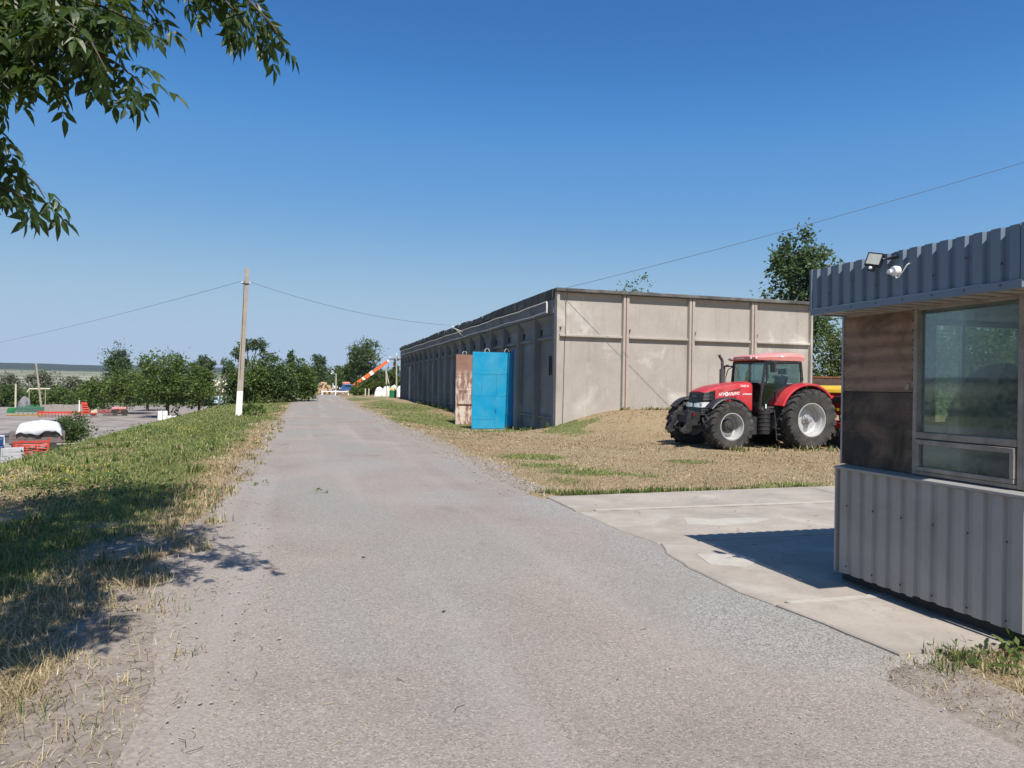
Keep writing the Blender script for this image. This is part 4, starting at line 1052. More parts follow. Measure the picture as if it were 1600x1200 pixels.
T(br_, 'bonnet_nose', M_red)
gb = loft([[(2.864, -0.452, 1.0), (2.864, -0.452, 1.735), (2.864, 0.452, 1.735), (2.864, 0.452, 1.0)],
           [(3.10, -0.445, 1.0), (3.04, -0.44, 1.71), (3.04, 0.44, 1.71), (3.10, 0.445, 1.0)],
           [(3.30, -0.40, 1.0), (3.19, -0.385, 1.668), (3.19, 0.385, 1.668), (3.30, 0.40, 1.0)],
           [(3.36, -0.30, 1.0), (3.235, -0.28, 1.655), (3.235, 0.28, 1.655), (3.36, 0.30, 1.0)]], 0, False)
grille = T(gb, 'grille', M_grl, bevel=0.012)
def noseX(y, z):
    t = (z - 1.0) / 0.66
    a = abs(y)
    if a < 0.29: return 3.36 - 0.125 * t
    return 3.36 - 0.125 * t - (a - 0.29) / 0.11 * 0.055
for k, z in enumerate(np.linspace(1.47, 1.63, 5)):
    mb = MB()
    pts = [(noseX(0.385, z) + 0.004 if abs(y) < .4 else 2.95, y, z) for y in (0,)]
    path = [(2.93, -0.452, z), (3.06, -0.445, z), (noseX(0.39, z) + 0.004, -0.392, z), (noseX(0.28, z) + 0.006, -0.29, z), (noseX(0.28, z) + 0.006, 0.29, z), (noseX(0.39, z) + 0.004, 0.392, z), (3.06, 0.445, z), (2.93, 0.452, z)]
    mb.tube(path, 0.011, 5)
    T(mb, 'grille_bar', M_blk, grille)
for s in (1, -1):
    hl = loft([[(noseX(0.05, z) + 0.012, s * 0.05, z) for z in (1.25, 1.35)] + [(noseX(0.05, z) - 0.03, s * 0.05, z) for z in (1.35, 1.25)],
               [(noseX(0.28, z) + 0.014, s * 0.28, z) for z in (1.24, 1.375)] + [(noseX(0.28, z) - 0.03, s * 0.28, z) for z in (1.375, 1.24)],
               [(noseX(0.40, z) + 0.010, s * 0.41, z) for z in (1.24, 1.39)] + [(noseX(0.40, z) - 0.04, s * 0.40, z) for z in (1.39, 1.24)],
               [(3.08, s * 0.456, z) for z in (1.26, 1.40)] + [(3.08, s * 0.42, z) for z in (1.40, 1.26)],
               [(3.0, s * 0.456, z) for z in (1.30, 1.38)] + [(3.0, s * 0.42, z) for z in (1.38, 1.30)]], 0, True)
    h_ = T(hl, 'headlight', M_lens)
    MB().lathe([(0.0, -0.004), (0.045, 0.0), (0.052, 0.012), (0.058, 0.012), (0.058, -0.01)], 16, 'x', M=Matrix.Translation((noseX(0.33, 1.31) + 0.006, s * 0.33, 1.31))).build('reflector', painted('chrome', (0.8, 0.8, 0.8), 0.1, metal=1.0), h_)
lg = MB()
for z in np.linspace(1.04, 1.18, 4): lg.tube([(3.10, -0.448, z), (noseX(0.39, z) + 0.003, -0.395, z), (noseX(0.28, z) + 0.005, -0.29, z), (noseX(0.28, z) + 0.005, 0.29, z), (noseX(0.39, z) + 0.003, 0.395, z), (3.10, 0.448, z)], 0.008, 5)
T(lg, 'lower_grille', M_blk, grille)
# side vents, trim and lettering on both bonnet sides
for s in (1, -1):
    for k in range(3):
        x = 2.44 - k * 0.125
        MB().prism([(x, 1.36), (x - 0.085, 1.36), (x - 0.06, 1.58), (x + 0.02, 1.575)][::-1], 'y', s * 0.463 - 0.004, s * 0.463 + 0.004).build('side_vent', M_red_deep, bonnet)
    sw = MB(); sw.prism([(2.72, 1.66), (2.50, 1.70), (2.06, 1.80), (1.90, 1.845), (1.90, 1.825), (2.06, 1.745), (2.5, 1.685)][::-1], 'y', s * 0.463 - 0.002, s * 0.463 + 0.002)
    sw.build('side_stripe', painted('dark_grey_decal', (0.14, 0.035, 0.04), 0.4), bonnet)
def put_text(s_, size, mat, x, y, z, par, side=1, name='lettering', shear=0.0, tilt=0.0, width=None, bold=0.0):
    me = text_mesh(s_, size, mat, 0.0012, shear, bold)
    xs = [v.co.x for v in me.vertices]
    if width:
        k = width / (max(xs) - min(xs))
        for v in me.vertices: v.co.x *= k
    o = place(name, me, par)
    # text runs towards the rear on the left side of the tractor as seen from outside
    o.rotation_euler = Euler((math.pi / 2, 0, math.pi)) if side > 0 else Euler((math.pi / 2, 0, 0))
    if tilt:
        o.rotation_euler = (Matrix.Rotation(tilt * side, 3, 'Y') @ o.rotation_euler.to_matrix()).to_euler()
    o.location = (x, y, z)
    return o
put_text('CASE IH', 0.085, M_let, 1.98, 0.464, 1.865, bonnet, 1, bold=0.0015)
put_text('АГР', 0.115, M_let, 2.745, 0.465, 1.585, bonnet, 1, shear=0.15, tilt=0.06, width=0.22, bold=0.003)
put_text('АЛЬЯНС', 0.115, M_let, 2.405, 0.465, 1.607, bonnet, 1, shear=0.15, tilt=0.06, width=0.40, bold=0.003)
em = MB(); em.lathe([(0.028, -0.001), (0.056, -0.001), (0.056, 0.001), (0.028, 0.001)], 12, 'y', M=Matrix.Translation((2.465, 0.466, 1.645)))
for k in range(6):
    a = k * math.pi / 3; em.cbox((2.465 + 0.06 * math.cos(a), 0.466, 1.645 + 0.06 * math.sin(a)), (0.022, 0.002, 0.022), 0, (0, -a, 0))
em.build('gear_emblem', M_let, bonnet)
put_text('АГР', 0.055, M_let, 1.90, 0.4635, 1.625, bonnet, 1, shear=0.15, tilt=0.02, width=0.11, bold=0.002)
put_text('АЛЬЯНС', 0.055, M_let, 1.745, 0.4625, 1.628, bonnet, 1, shear=0.15, tilt=0.02, width=0.175, bold=0.002)
MB().lathe([(0.010, -0.001), (0.024, -0.001), (0.024, 0.001), (0.010, 0.001)], 10, 'y', M=Matrix.Translation((1.768, 0.465, 1.652))).build('gear_emblem', M_let, bonnet)
put_text('210', 0.075, M_letd, 2.72, 0.465, 1.715, bonnet, 1, tilt=0.06)
put_text('CASE IH', 0.085, M_let, 1.64, -0.464, 1.865, bonnet, -1, bold=0.0015)
gt = text_mesh('CASE IH', 0.055, painted('grey_badge', (0.25, 0.26, 0.30), 0.3), 0.0015)
g_ = place('grille_badge', gt, grille); g_.rotation_euler = Euler((math.pi / 2 - 0.18, 0, math.pi / 2)); g_.location = (noseX(0, 1.56) + 0.016, -0.11, 1.55)
# front linkage and weight carrier
fl_ = MB()
fl_.box(3.38, 3.62, -0.34, 0.34, 0.78, 1.02)
for s in (1, -1):
    fl_.prism([(3.34, 1.10), (3.62, 1.14), (3.74, 1.02), (3.78, 0.78), (3.92, 0.62), (3.98, 0.66), (4.0, 0.56), (3.86, 0.47), (3.70, 0.50), (3.60, 0.70), (3.36, 0.74)][::-1], 'y', s * 0.40 - 0.035, s * 0.40 + 0.035)
    fl_.tube([(3.40, s * 0.30, 1.06), (3.74, s * 0.33, 0.66)], 0.035, 8)
    fl_.tube([(3.66, s * 0.40, 0.60), (3.66, s * 0.36, 0.60)], 0.07, 10)
fl_.tube([(3.66, -0.4, 0.60), (3.66, 0.4, 0.60)], 0.03, 8); fl_.box(3.40, 3.56, -0.12, 0.12, 1.021, 1.14); fl_.tube([(3.50, -0.38, 0.93), (3.50, 0.38, 0.93)], 0.05, 10)
T(fl_, 'front_linkage', M_blk, bevel=0.006)
MB().box(3.60, 3.615, -0.52, -0.45, 1.0, 1.10).box(3.60, 3.615, 0.45, 0.52, 1.0, 1.10).build('reflector_plate', M_redlens, tractor)
# front mudguards
def arc_guard(cx, cz, r, a0, a1, y0, y1, th, lip, n=18):
    secs = []
    for k in range(n + 1):
        a = a0 + (a1 - a0) * k / n
        c, s_ = math.cos(a), math.sin(a)
        secs.append([(cx + q * c, y, cz + q * s_) for (q, y) in ((r, y0), (r + th, y0), (r + th + 0.015, (y0 + y1) / 2), (r + th, y1 - 0.02), (r + th - lip, y1), (r - lip, y1 - 0.012), (r, y1 - 0.03))])
    return loft(secs, 0, True)
for s in (1, -1):
    g = arc_guard(2.78, 0.735, 0.79, R(38), R(158), 0.74, 1.13, 0.018, 0.03)
    if s < 0: g.v = [(p[0], -p[1], p[2]) for p in g.v]
    g.tube([(2.45, s * 0.45, 1.15), (2.5, s * 0.72, 1.36), (2.5, s * 1.0, 1.45)], 0.03, 8)
    T(g, 'front_mudguard', M_blk)
    g = arc_guard(0.0, 0.925, 1.05, R(22), R(142), 0.52, 1.14, 0.025, 0.05, 24)
    sd = []
    if s < 0: g.v = [(p[0], -p[1], p[2]) for p in g.v]
    fo = T(g, 'rear_mudguard', M_red)
    ins = MB(); prof = [(1.04 * math.cos(R(a)), 0.925 + 1.04 * math.sin(R(a))) for a in range(20, 144, 8)] + [(-0.45, 1.0), (0.5, 1.0)]
    ins.prism(prof, 'y', s * 0.535 - 0.012, s * 0.535 + 0.012)
    ins.build('inner_panel', M_blk, fo)
    MB().cbox((-0.86, s * 1.0, 1.60), (0.05, 0.22, 0.09), 0, (0, -0.9, 0)).build('tail_lamp', M_redlens, fo)
# cab
pil = MB()
def pillar(a, b_, r0, r1): pil.tube([a, b_], [r0, r1], 8)
for s in (1, -1):
    pil.tube([(1.44, s * 0.66, 1.20), (1.41, s * 0.735, 1.9), (1.32, s * 0.76, 2.64)], [0.045, 0.042, 0.04], 8)
    pil.tube([(0.66, s * 0.775, 1.26), (0.45, s * 0.79, 1.60), (0.18, s * 0.80, 1.93), (0.05, s * 0.80, 2.02), (0.02, s * 0.79, 2.12), (0.06, s * 0.77, 2.64)], [0.035, 0.035, 0.035, 0.05, 0.055, 0.045], 8)
    pil.tube([(1.44, s * 0.70, 1.26), (0.66, s * 0.775, 1.26)], 0.035, 8)
    pil.tube([(1.32, s * 0.76, 2.63), (0.06, s * 0.77, 2.63)], 0.045, 8)
pil.tube([(1.32, -0.76, 2.63), (1.36, 0, 2.63), (1.32, 0.76, 2.63)], 0.045, 8); pil.tube([(0.06, -0.77, 2.63), (0.06, 0.77, 2.63)], 0.045, 8)
pil.box(-0.05, 0.05, -0.76, 0.76, 1.25, 1.98)
cabf = T(pil, 'cab_frame', M_blk)
MB().box(0.0, 1.44, -0.66, 0.66, 1.245, 1.29).build('cab_floor', M_blk, cabf)
def pane(name, pts, th, par):
    mb = MB(); n = len(pts); nrm = (Vector(pts[1]) - Vector(pts[0])).cross(Vector(pts[2]) - Vector(pts[0])).normalized() * th
    q = [tuple(Vector(p) + nrm) for p in pts]
    mb.add(list(pts) + q, [tuple(range(n))[::-1], tuple(range(n, 2 * n))] + [(i, (i + 1) % n, n + (i + 1) % n, n + i) for i in range(n)])
    return mb.build(name, M_cabg, par)
for s in (1, -1):
    pane('door_pane' if s > 0 else 'side_pane', [(1.415, s * 0.742, 1.30), (0.69, s * 0.778, 1.30), (0.47, s * 0.782, 1.62), (0.20, s * 0.786, 1.95), (0.085, s * 0.786, 2.05), (0.10, s * 0.775, 2.59), (1.30, s * 0.765, 2.59)], 0.006, cabf)
pane('windscreen', [(1.43, -0.64, 1.42), (1.43, 0.64, 1.42), (1.345, 0.72, 2.59), (1.345, -0.72, 2.59)], 0.006, cabf)
pane('rear_pane', [(0.045, -0.72, 2.0), (0.045, 0.72, 2.0), (0.055, 0.72, 2.58), (0.055, -0.72, 2.58)], 0.006, cabf)
MB().tube([(0.95, 0.80, 1.32), (0.955, 0.805, 1.55), (0.95, 0.80, 1.72)], 0.015, 6).build('door_handle', M_blk, cabf)
MB().lathe([(0.0, 0.003), (0.07, 0.002), (0.07, -0.002)], 18, 'y', M=Matrix.Translation((0.72, 0.792, 1.44))).build('warning_sticker', M_yel, cabf)
MB().box(1.30, 1.34, 0.79, 0.80, 1.24, 1.36).build('marker_plate', M_let, cabf)
# roof
def rr_(x, w, z0, z1):
    return [(x, -w, z0), (x, -w - 0.02, (z0 + z1) / 2), (x, -w * 0.93, z1 - 0.03), (x, -w * 0.5, z1), (x, 0, z1 + 0.006), (x, w * 0.5, z1), (x, w * 0.93, z1 - 0.03), (x, w + 0.02, (z0 + z1) / 2), (x, w, z0)]
rf = loft([rr_(-0.16, 0.66, 2.70, 2.83), rr_(-0.10, 0.76, 2.675, 2.885), rr_(0.2, 0.82, 2.67, 2.93), rr_(0.55, 0.83, 2.67, 2.935), rr_(0.75, 0.82, 2.67, 2.90), rr_(1.2, 0.80, 2.67, 2.865), rr_(1.5, 0.74, 2.675, 2.825), rr_(1.62, 0.62, 2.70, 2.79)], 0, True)
roof = T(rf, 'cab_roof', M_red_pale)
for s in (1, -1):
    for yy, x in ((0.62, 1.575), (0.42, 1.605)):
        MB().cbox((x, s * yy, 2.745), (0.05, 0.15, 0.075), 0, (0, 0, -s * 0.35)).build('work_lamp', M_lens, roof, bevel=0.01)
    MB().cbox((-0.17, s * 0.5, 2.76), (0.05, 0.16, 0.08)).build('work_lamp', M_lens, roof, bevel=0.01)
    MB().cbox((0.80, s * 0.835, 2.79), (0.10, 0.02, 0.03)).build('roof_marker', M_let, roof)
rt_ = text_mesh('АГРОАЛЬЯНС', 0.055, M_let, 0.001, 0.15, 0.001)
o = place('lettering', rt_, roof); o.rotation_euler = Euler((math.pi / 2 + 0.0, 0, math.pi / 2)); o.location = (1.632, -0.22, 2.72)
# interior
st_ = MB()
st_.box(0.16, 0.66, -0.25, 0.25, 1.70, 1.82); st_.box(0.2, 0.6, -0.2, 0.2, 1.30, 1.70)
T(st_, 'seat', M_seat, cabf, bevel=0.04)
T(MB().prism([(0.14, 1.80), (0.26, 1.80), (0.17, 2.22), (0.05, 2.22)], 'y', -0.26, 0.26), 'seat_back', M_seat, cabf, bevel=0.05)
T(MB().prism([(0.05, 2.28), (0.14, 2.28), (0.12, 2.46), (0.04, 2.46)], 'y', -0.14, 0.14).tube([(0.10, 0, 2.2), (0.09, 0, 2.3)], 0.02, 6), 'headrest', M_seat, cabf, bevel=0.03)
con = MB(); con.box(1.05, 1.3, -0.16, 0.16, 1.29, 1.78); con.tube([(1.1, 0, 1.7), (0.95, 0, 1.93)], 0.03, 8); con.cbox((1.12, 0, 1.92), (0.05, 0.34, 0.2), 0, (0, 0.5, 0))
con.box(0.25, 0.85, -0.55, -0.33, 1.62, 1.82); con.cbox((0.9, -0.48, 2.02), (0.05, 0.2, 0.16)); con.tube([(0.8, -0.45, 1.8), (0.9, -0.48, 1.98)], 0.015, 6)
T(con, 'console', M_blk, cabf, bevel=0.01)
swl = MB(); Ms = Matrix.Translation((0.93, 0, 1.95)) @ Euler((0, -0.7, 0)).to_matrix().to_4x4()
swl.tube([tuple(Ms @ Vector((0.19 * math.cos(a), 0.19 * math.sin(a), 0))) for a in np.linspace(0, 2 * math.pi, 25)], 0.016, 6, cap=False)
for a in (0, 2.1, 4.2): swl.tube([tuple(Ms @ Vector((0, 0, 0))), tuple(Ms @ Vector((0.19 * math.cos(a), 0.19 * math.sin(a), 0)))], 0.013, 5)
T(swl, 'steering_wheel', M_blk, cabf)
# mirrors, exhaust, intake hose, rear lamps
for s in (1, -1):
    mm = MB()
    if s > 0:
        mm.tube([(1.33, 0.78, 2.60), (1.34, 1.0, 2.66), (1.32, 1.08, 2.62)], 0.018, 6); mm.cbox((1.31, 1.08, 2.46), (0.07, 0.17, 0.30), 0, (0, 0, 0.2))
    else:
        mm.tube([(1.33, -0.78, 2.52), (1.42, -1.05, 2.52), (1.44, -1.16, 2.50)], 0.025, 6); mm.cbox((1.43, -1.16, 2.42), (0.07, 0.16, 0.26), 0, (0, 0, -0.2)); mm.cbox((1.40, -1.0, 2.55), (0.06, 0.1, 0.05))
    T(mm, 'wing_mirror', M_blk, bevel=0.008)
ex = MB(); ex.tube([(1.86, -0.62, 1.45), (1.86, -0.62, 2.0), (1.86, -0.62, 2.42)], 0.085, 18); ex.tube([(1.86, -0.62, 2.42), (1.86, -0.62, 2.66), (1.90, -0.62, 2.74), (1.97, -0.60, 2.80), (1.99, -0.60, 2.86)], 0.045, 12)
T(ex, 'exhaust_stack', M_exh)
T(MB().tube([(1.40, -0.70, 2.50), (1.55, -0.74, 2.42), (1.62, -0.76, 2.2), (1.63, -0.76, 1.9), (1.6, -0.7, 1.6)], 0.016, 6), 'cable', M_blk)
for z in (2.42, 2.20):
    T(MB().tube([(0.03, -0.6 if z > 2.3 else -0.55, z), (-0.12, -0.62, z)], 0.02, 6).cbox((-0.16, -0.62, z), (0.09, 0.18, 0.11)), 'rear_work_lamp', painted('dark_red_lamp', (0.10, 0.02, 0.02), 0.4), bevel=0.02)
# tank, steps, battery box
tk = MB(); tk.tube([(1.32, 0.72, 0.48), (1.32, 0.72, 1.18)], 0.17, 18)
for z in (0.60, 0.72, 0.84, 0.96, 1.08): tk.lathe([(0.17, z - 0.02), (0.185, z - 0.01), (0.185, z + 0.01), (0.17, z + 0.02)], 18, 'z', M=Matrix.Translation((1.32, 0.72, 0)))
tk.box(1.1, 1.9, 0.30, 0.62, 0.45, 0.98)
T(tk, 'fuel_tank', M_blk)
stp = MB()
for s in (1,):
    for x in (0.62, 1.02): stp.tube([(x, 0.80, 1.18), (x, 0.86, 0.80), (x + (0.03 if x < .8 else -.02), 0.90, 0.30)], 0.018, 6)
    for z, y in ((0.92, 0.85), (0.64, 0.88)): stp.box(0.625, 1.015, y - 0.12, y + 0.06, z - 0.015, z + 0.015)
    stp.tube([(0.65, 0.90, 0.46), (1.0, 0.90, 0.46)], 0.022, 6); stp.tube([(0.66, 0.90, 0.32), (0.70, 0.90, 0.27), (0.95, 0.90, 0.27), (1.0, 0.90, 0.32)], 0.02, 6)
T(stp, 'cab_steps', M_blk)
bb = MB(); bb.box(0.66, 0.98, 0.45, 0.74, 0.62, 1.05); bb.tube([(0.75, 0.76, 0.72), (0.75, 0.76, 0.98)], 0.05, 10); bb.tube([(0.90, 0.76, 0.70), (0.90, 0.76, 0.95)], 0.045, 10)
T(bb, 'valve_block', painted('grey_casting', (0.12, 0.12, 0.12), 0.5, var=0.3, scale=12), bevel=0.01)
# rear linkage
rl = MB()
for s in (1, -1):
    rl.tube([(-0.35, s * 0.36, 0.72), (-1.05, s * 0.44, 0.62)], 0.04, 8); rl.tube([(-0.40, s * 0.30, 1.25), (-0.85, s * 0.40, 0.66)], 0.03, 8); rl.box(-0.5, -0.3, s * 0.3 - 0.05, s * 0.3 + 0.05, 1.1, 1.35)
rl.tube([(-0.42, 0, 1.15), (-1.05, 0, 1.12)], 0.03, 8)
T(rl, 'rear_linkage', M_cast)

# ------------------------------------------------------------------ seed drill behind the tractor
M_drill = painted('bright_red_implement_paint', (0.50, 0.016, 0.012), 0.4, var=0.1, scale=4, dirt=(0.25, 0.1, 0.08), dirt_amt=0.3)
drill = thing('seed_drill', 'red seed drill with yellow hopper lid hitched behind the red tractor', 'seed drill', (TRX, TRY, -0.085), math.pi + 0.05)
D = lambda mb, name, mat, par=None, **kw: mb.build(name, mat, par or drill, **kw)
fr_ = MB()
fr_.box(-1.35, -1.22, -1.45, 1.45, 0.66, 0.80); fr_.box(-2.6, -2.48, -1.45, 1.45, 0.70, 0.82)
for y in (-1.2, -0.5, 0.5, 1.2): fr_.box(-2.48, -1.35, y - 0.05, y + 0.05, 0.70, 0.80)
for s in (1, -1):
    fr_.tube([(-1.28, s * 0.45, 0.7), (-1.10, s * 0.44, 0.62)], 0.05, 8); fr_.tube([(-1.28, s * 0.4, 0.8), (-1.15, s * 0.1, 1.35)], 0.04, 8)
    fr_.tube([(-1.28, s * 1.3, 0.8), (-1.55, s * 1.3, 1.5)], 0.035, 8); fr_.box(-1.30, -1.10, s * 1.36 - 0.05, s * 1.36 + 0.05, 0.30, 0.66)
fr_.box(-1.22, -1.08, -0.14, 0.14, 1.06, 1.40)
D(fr_, 'frame', M_drill, bevel=0.008)
D(MB().prism([(-1.50, 1.72), (-1.70, 1.02), (-2.10, 1.02), (-2.40, 1.72)], 'y', -1.45, 1.45), 'hopper', M_drill, bevel=0.02)
D(MB().prism([(-1.42, 1.725), (-2.46, 1.725), (-2.40, 1.88), (-1.95, 1.96), (-1.48, 1.84)][::-1], 'y', -1.5, 1.5), 'hopper_lid', M_yel, bevel=0.02)
D(MB().box(-1.36, -1.18, -1.40, 1.40, 1.42, 1.56).tube([(-1.28, -1.3, 1.6), (-1.28, 1.3, 1.6)], 0.03, 8), 'walkway', M_blk)
for k in range(12):
    y = -1.32 + k * 0.24
    mb = MB(); mb.tube([(-1.85, y, 1.02), (-1.9, y, 0.7), (-1.75, y, 0.35)], 0.025, 6)
    mb.build('seed_tube', M_blk, drill)
    mb = MB(); mb.lathe([(0, -0.006), (0.19, -0.002), (0.19, 0.002), (0, 0.006)], 20, 'y', M=Matrix.Translation((-1.72, y, 0.18))); mb.box(-1.75, -1.35, y + 0.01, y + 0.03, 0.25, 0.68)
    mb.build('coulter', M_cast, drill)
for s in (1, -1):
    D(MB().lathe([(0.18, -0.08), (0.36, -0.09), (0.40, -0.05), (0.40, 0.05), (0.36, 0.09), (0.18, 0.08), (0.10, 0.03), (0.0, 0.03)], 28, 'y', M=Matrix.Translation((-2.9, s * 1.2, 0.40))), 'gauge_wheel', M_tyre)
hs = MB()
for k in range(5): hs.tube([(-0.45, 0.1 + 0.06 * k, 1.2), (-0.8, 0.15 + 0.07 * k, 1.55 + 0.03 * k), (-1.25, 0.2 + 0.1 * k, 1.3), (-1.3, 0.3 + 0.1 * k, 0.9)], 0.014, 5)
D(hs, 'hydraulic_hose', M_blk)
for k in range(3): D(MB().cbox((-1.20, 0.75 + k * 0.2, 1.22), (0.06, 0.10, 0.08)), 'yellow_cap', M_yel)
# ================================================================== YARD AND FAR THINGS
def face_rot(x, y):
    """Turn a thing so that its own x axis runs across the view from the road."""
    return -math.atan2(x, y)
M_wood_grey = painted('grey_planks', (0.155, 0.125, 0.115), 0.85, var=0.25, scale=3, dirt=(0.08, 0.06, 0.05), dirt_amt=0.6)
M_tarp = painted('white_tarpaulin', (0.60, 0.61, 0.64), 0.5, var=0.10, scale=3, bmp=0.6)
M_block = painted('pale_concrete_block', (0.40, 0.40, 0.41), 0.9, var=0.12, scale=3)
M_ored = painted('orange_red_machine_paint', (0.56, 0.045, 0.022), 0.45, var=0.12, scale=3)
M_green = painted('green_machine_paint', (0.02, 0.17, 0.05), 0.45, var=0.15, scale=3)
M_cream = painted('cream_paint', (0.52, 0.48, 0.36), 0.6, var=0.1, scale=3)
M_bluem = painted('deep_blue_machine_paint', (0.012, 0.05, 0.16), 0.4, var=0.15, scale=4)
M_orange = painted('orange_crane_paint', (0.72, 0.14, 0.035), 0.4, var=0.08, scale=2)
M_whitep = painted('white_paint', (0.74, 0.74, 0.72), 0.6, var=0.07, scale=3, dirt=(0.5, 0.47, 0.42), dirt_amt=0.4)

# tarpaulin-covered cart
cx, cy = -16.24, 51.2; gzv0 = -2.83
cart = thing('cart', 'low grey plank cart half hidden behind the leafy bush on the yard', 'cart', (cx, cy, gzv0), face_rot(cx, cy))
for k, (z0, z1) in enumerate(((0.52, 0.76), (0.77, 1.00), (1.01, 1.24))):
    MB().box(-1.45 + 0.05 * k, 1.45, -0.80, -0.75, z0, z1).build('side_board', M_wood_grey, cart, bevel=0.01)
MB().box(-1.44, 1.44, -0.745, 0.8, 0.45, 1.22).build('bed', M_wood_grey, cart)
MB().prism([(0.1, 1.02), (0.9, 1.06), (1.1, 0.88), (0.6, 0.93), (0.1, 0.9)][::-1], 'y', -0.83, -0.802).build('torn_panel', M_hole, cart)
for s in (-0.95, 0.95): MB().lathe([(0, -0.08), (0.2, -0.08), (0.34, -0.1), (0.38, 0), (0.34, 0.1), (0.2, 0.08), (0, 0.08)], 20, 'y', M=Matrix.Translation((s, -0.7, 0.38))).build('wheel', M_tyre, cart)
MB().box(-2.35, -1.45, -0.7, 0.5, 0.55, 1.0).prism([(-2.4, 1.0), (-1.46, 1.0), (-1.46, 1.12)], 'y', -0.75, 0.55).build('front_box', painted('slate_lid', (0.10, 0.10, 0.12), 0.7), cart)
MB().box(1.0, 2.2, -0.95, -0.9, 0.42, 0.48).build('rail', M_cream, cart)
def drape(w, d, h, drop, seed, nu_=26, nv=14):
    mb = MB(); vs = []
    rg = np.random.RandomState(seed); n = rg.uniform(-1, 1, (nu_ + 1, nv + 1))
    for i in range(nu_ + 1):
        for j in range(nv + 1):
            u, v = i / nu_ * 2 - 1, j / nv * 2 - 1
            e = max(abs(u), abs(v))
            z = h * (1 - 0.25 * u * u) * (0.85 + 0.15 * math.cos(3 * v)) - drop * max(0, (e - 0.72) / 0.28) ** 1.4 * (0.85 + 0.22 * math.sin(5 * u + 4 * v + 0.8 * math.sin(7 * u))) + 0.03 * n[i, j] + 0.10 * math.sin(2.3 * u + 1.0) * (1 - e)
            vs.append((u * w * (1 - 0.05 * (e > .9)), v * d, z))
    m = nv + 1
    fs = [(i * m + j, (i + 1) * m + j, (i + 1) * m + j + 1, i * m + j + 1) for i in range(nu_) for j in range(nv)]
    return mb.add(vs, fs, 0, True)
tp = drape(1.30, 0.95, 0.50, 0.62, 8).build('tarpaulin', M_tarp, None, loc=(cx + 0.1, cy, gzv0 + 1.33))
so = tp.modifiers.new('thickness', 'SOLIDIFY'); so.thickness = 0.012
tp.rotation_euler = (0, 0, face_rot(cx, cy)); tag(tp, 'white tarpaulin draped over the grey plank cart', 'tarpaulin')
# red basket roller
x, y = -14.95, 46.2
rl_ = thing('roller', 'orange-red basket roller lying at the foot of the grassy bank', 'roller', (x, y, -2.80), face_rot(x, y) + 0.12)
mb = MB()
for k in range(14):
    a = 2 * math.pi * k / 14
    mb.tube([(-0.75 + 0.0, 0.36 * math.cos(a), 0.42 + 0.36 * math.sin(a)), (0.75, 0.36 * math.cos(a + 0.7), 0.42 + 0.36 * math.sin(a + 0.7))], 0.03, 6)
mb.build('roller_bar', M_ored, rl_, kind='stuff')
for xx in (-0.75, -0.25, 0.25, 0.75): MB().lathe([(0.26, -0.02), (0.39, -0.02), (0.39, 0.02), (0.26, 0.02), (0.26, -0.02)], 20, 'x', M=Matrix.Translation((xx, 0, 0.42))).build('ring', M_ored, rl_)
MB().box(-0.85, 0.85, -0.06, 0.06, 0.86, 0.95).box(-0.85, -0.79, -0.05, 0.05, 0.40, 0.86).box(0.79, 0.85, -0.05, 0.05, 0.40, 1.15).box(-0.5, -0.42, -0.04, 0.04, 0.95, 1.05).build('frame', M_ored, rl_)
# block stack
for k in range(4):
    o = MB().box(-0.5, 0.5, -0.28, 0.28, 0.0, 0.205).build('concrete_block', M_block, None, bevel=0.015, loc=(-14.95 + 0.02 * (k % 2), 43.45, -2.83 + 0.212 * k))
    o.rotation_euler = (0, 0, face_rot(-15, 43.5) + 0.03 * (k % 3 - 1))
    tag(o, ['pale concrete block at the bottom of the stack beside the red roller', 'pale concrete block second from the bottom of the stack beside the red roller', 'pale concrete block third from the bottom of the stack beside the red roller', 'topmost pale concrete block in the stack beside the red roller'][k], 'block', 'stacked concrete blocks')
# blue machine
x, y = -15.75, 43.6
bl = thing('sprayer', 'dark blue sprayer with a black wheel at the far left edge of the yard', 'sprayer', (x, y, -2.83), face_rot(x, y))
MB().box(-1.6, 0.36, -0.5, 0.5, 0.5, 0.95).box(-1.2, 0.30, -0.4, 0.4, 0.95, 1.35).build('body', M_bluem, bl, bevel=0.06)
MB().tube([(-1.4, -0.2, 1.5), (0.35, -0.2, 1.45), (0.36, -0.2, 1.0)], 0.05, 8).build('pipe', M_tarp, bl)
MB().lathe([(0, -0.12), (0.25, -0.12), (0.45, -0.13), (0.5, 0), (0.45, 0.13), (0.25, 0.12), (0, 0.12)], 22, 'y', M=Matrix.Translation((-0.3, -0.52, 0.5))).build('wheel', M_tyre, bl)
MB().box(-1.7, -0.1, -0.3, 0.3, 1.36, 1.75).build('red_hopper', M_ored, bl)

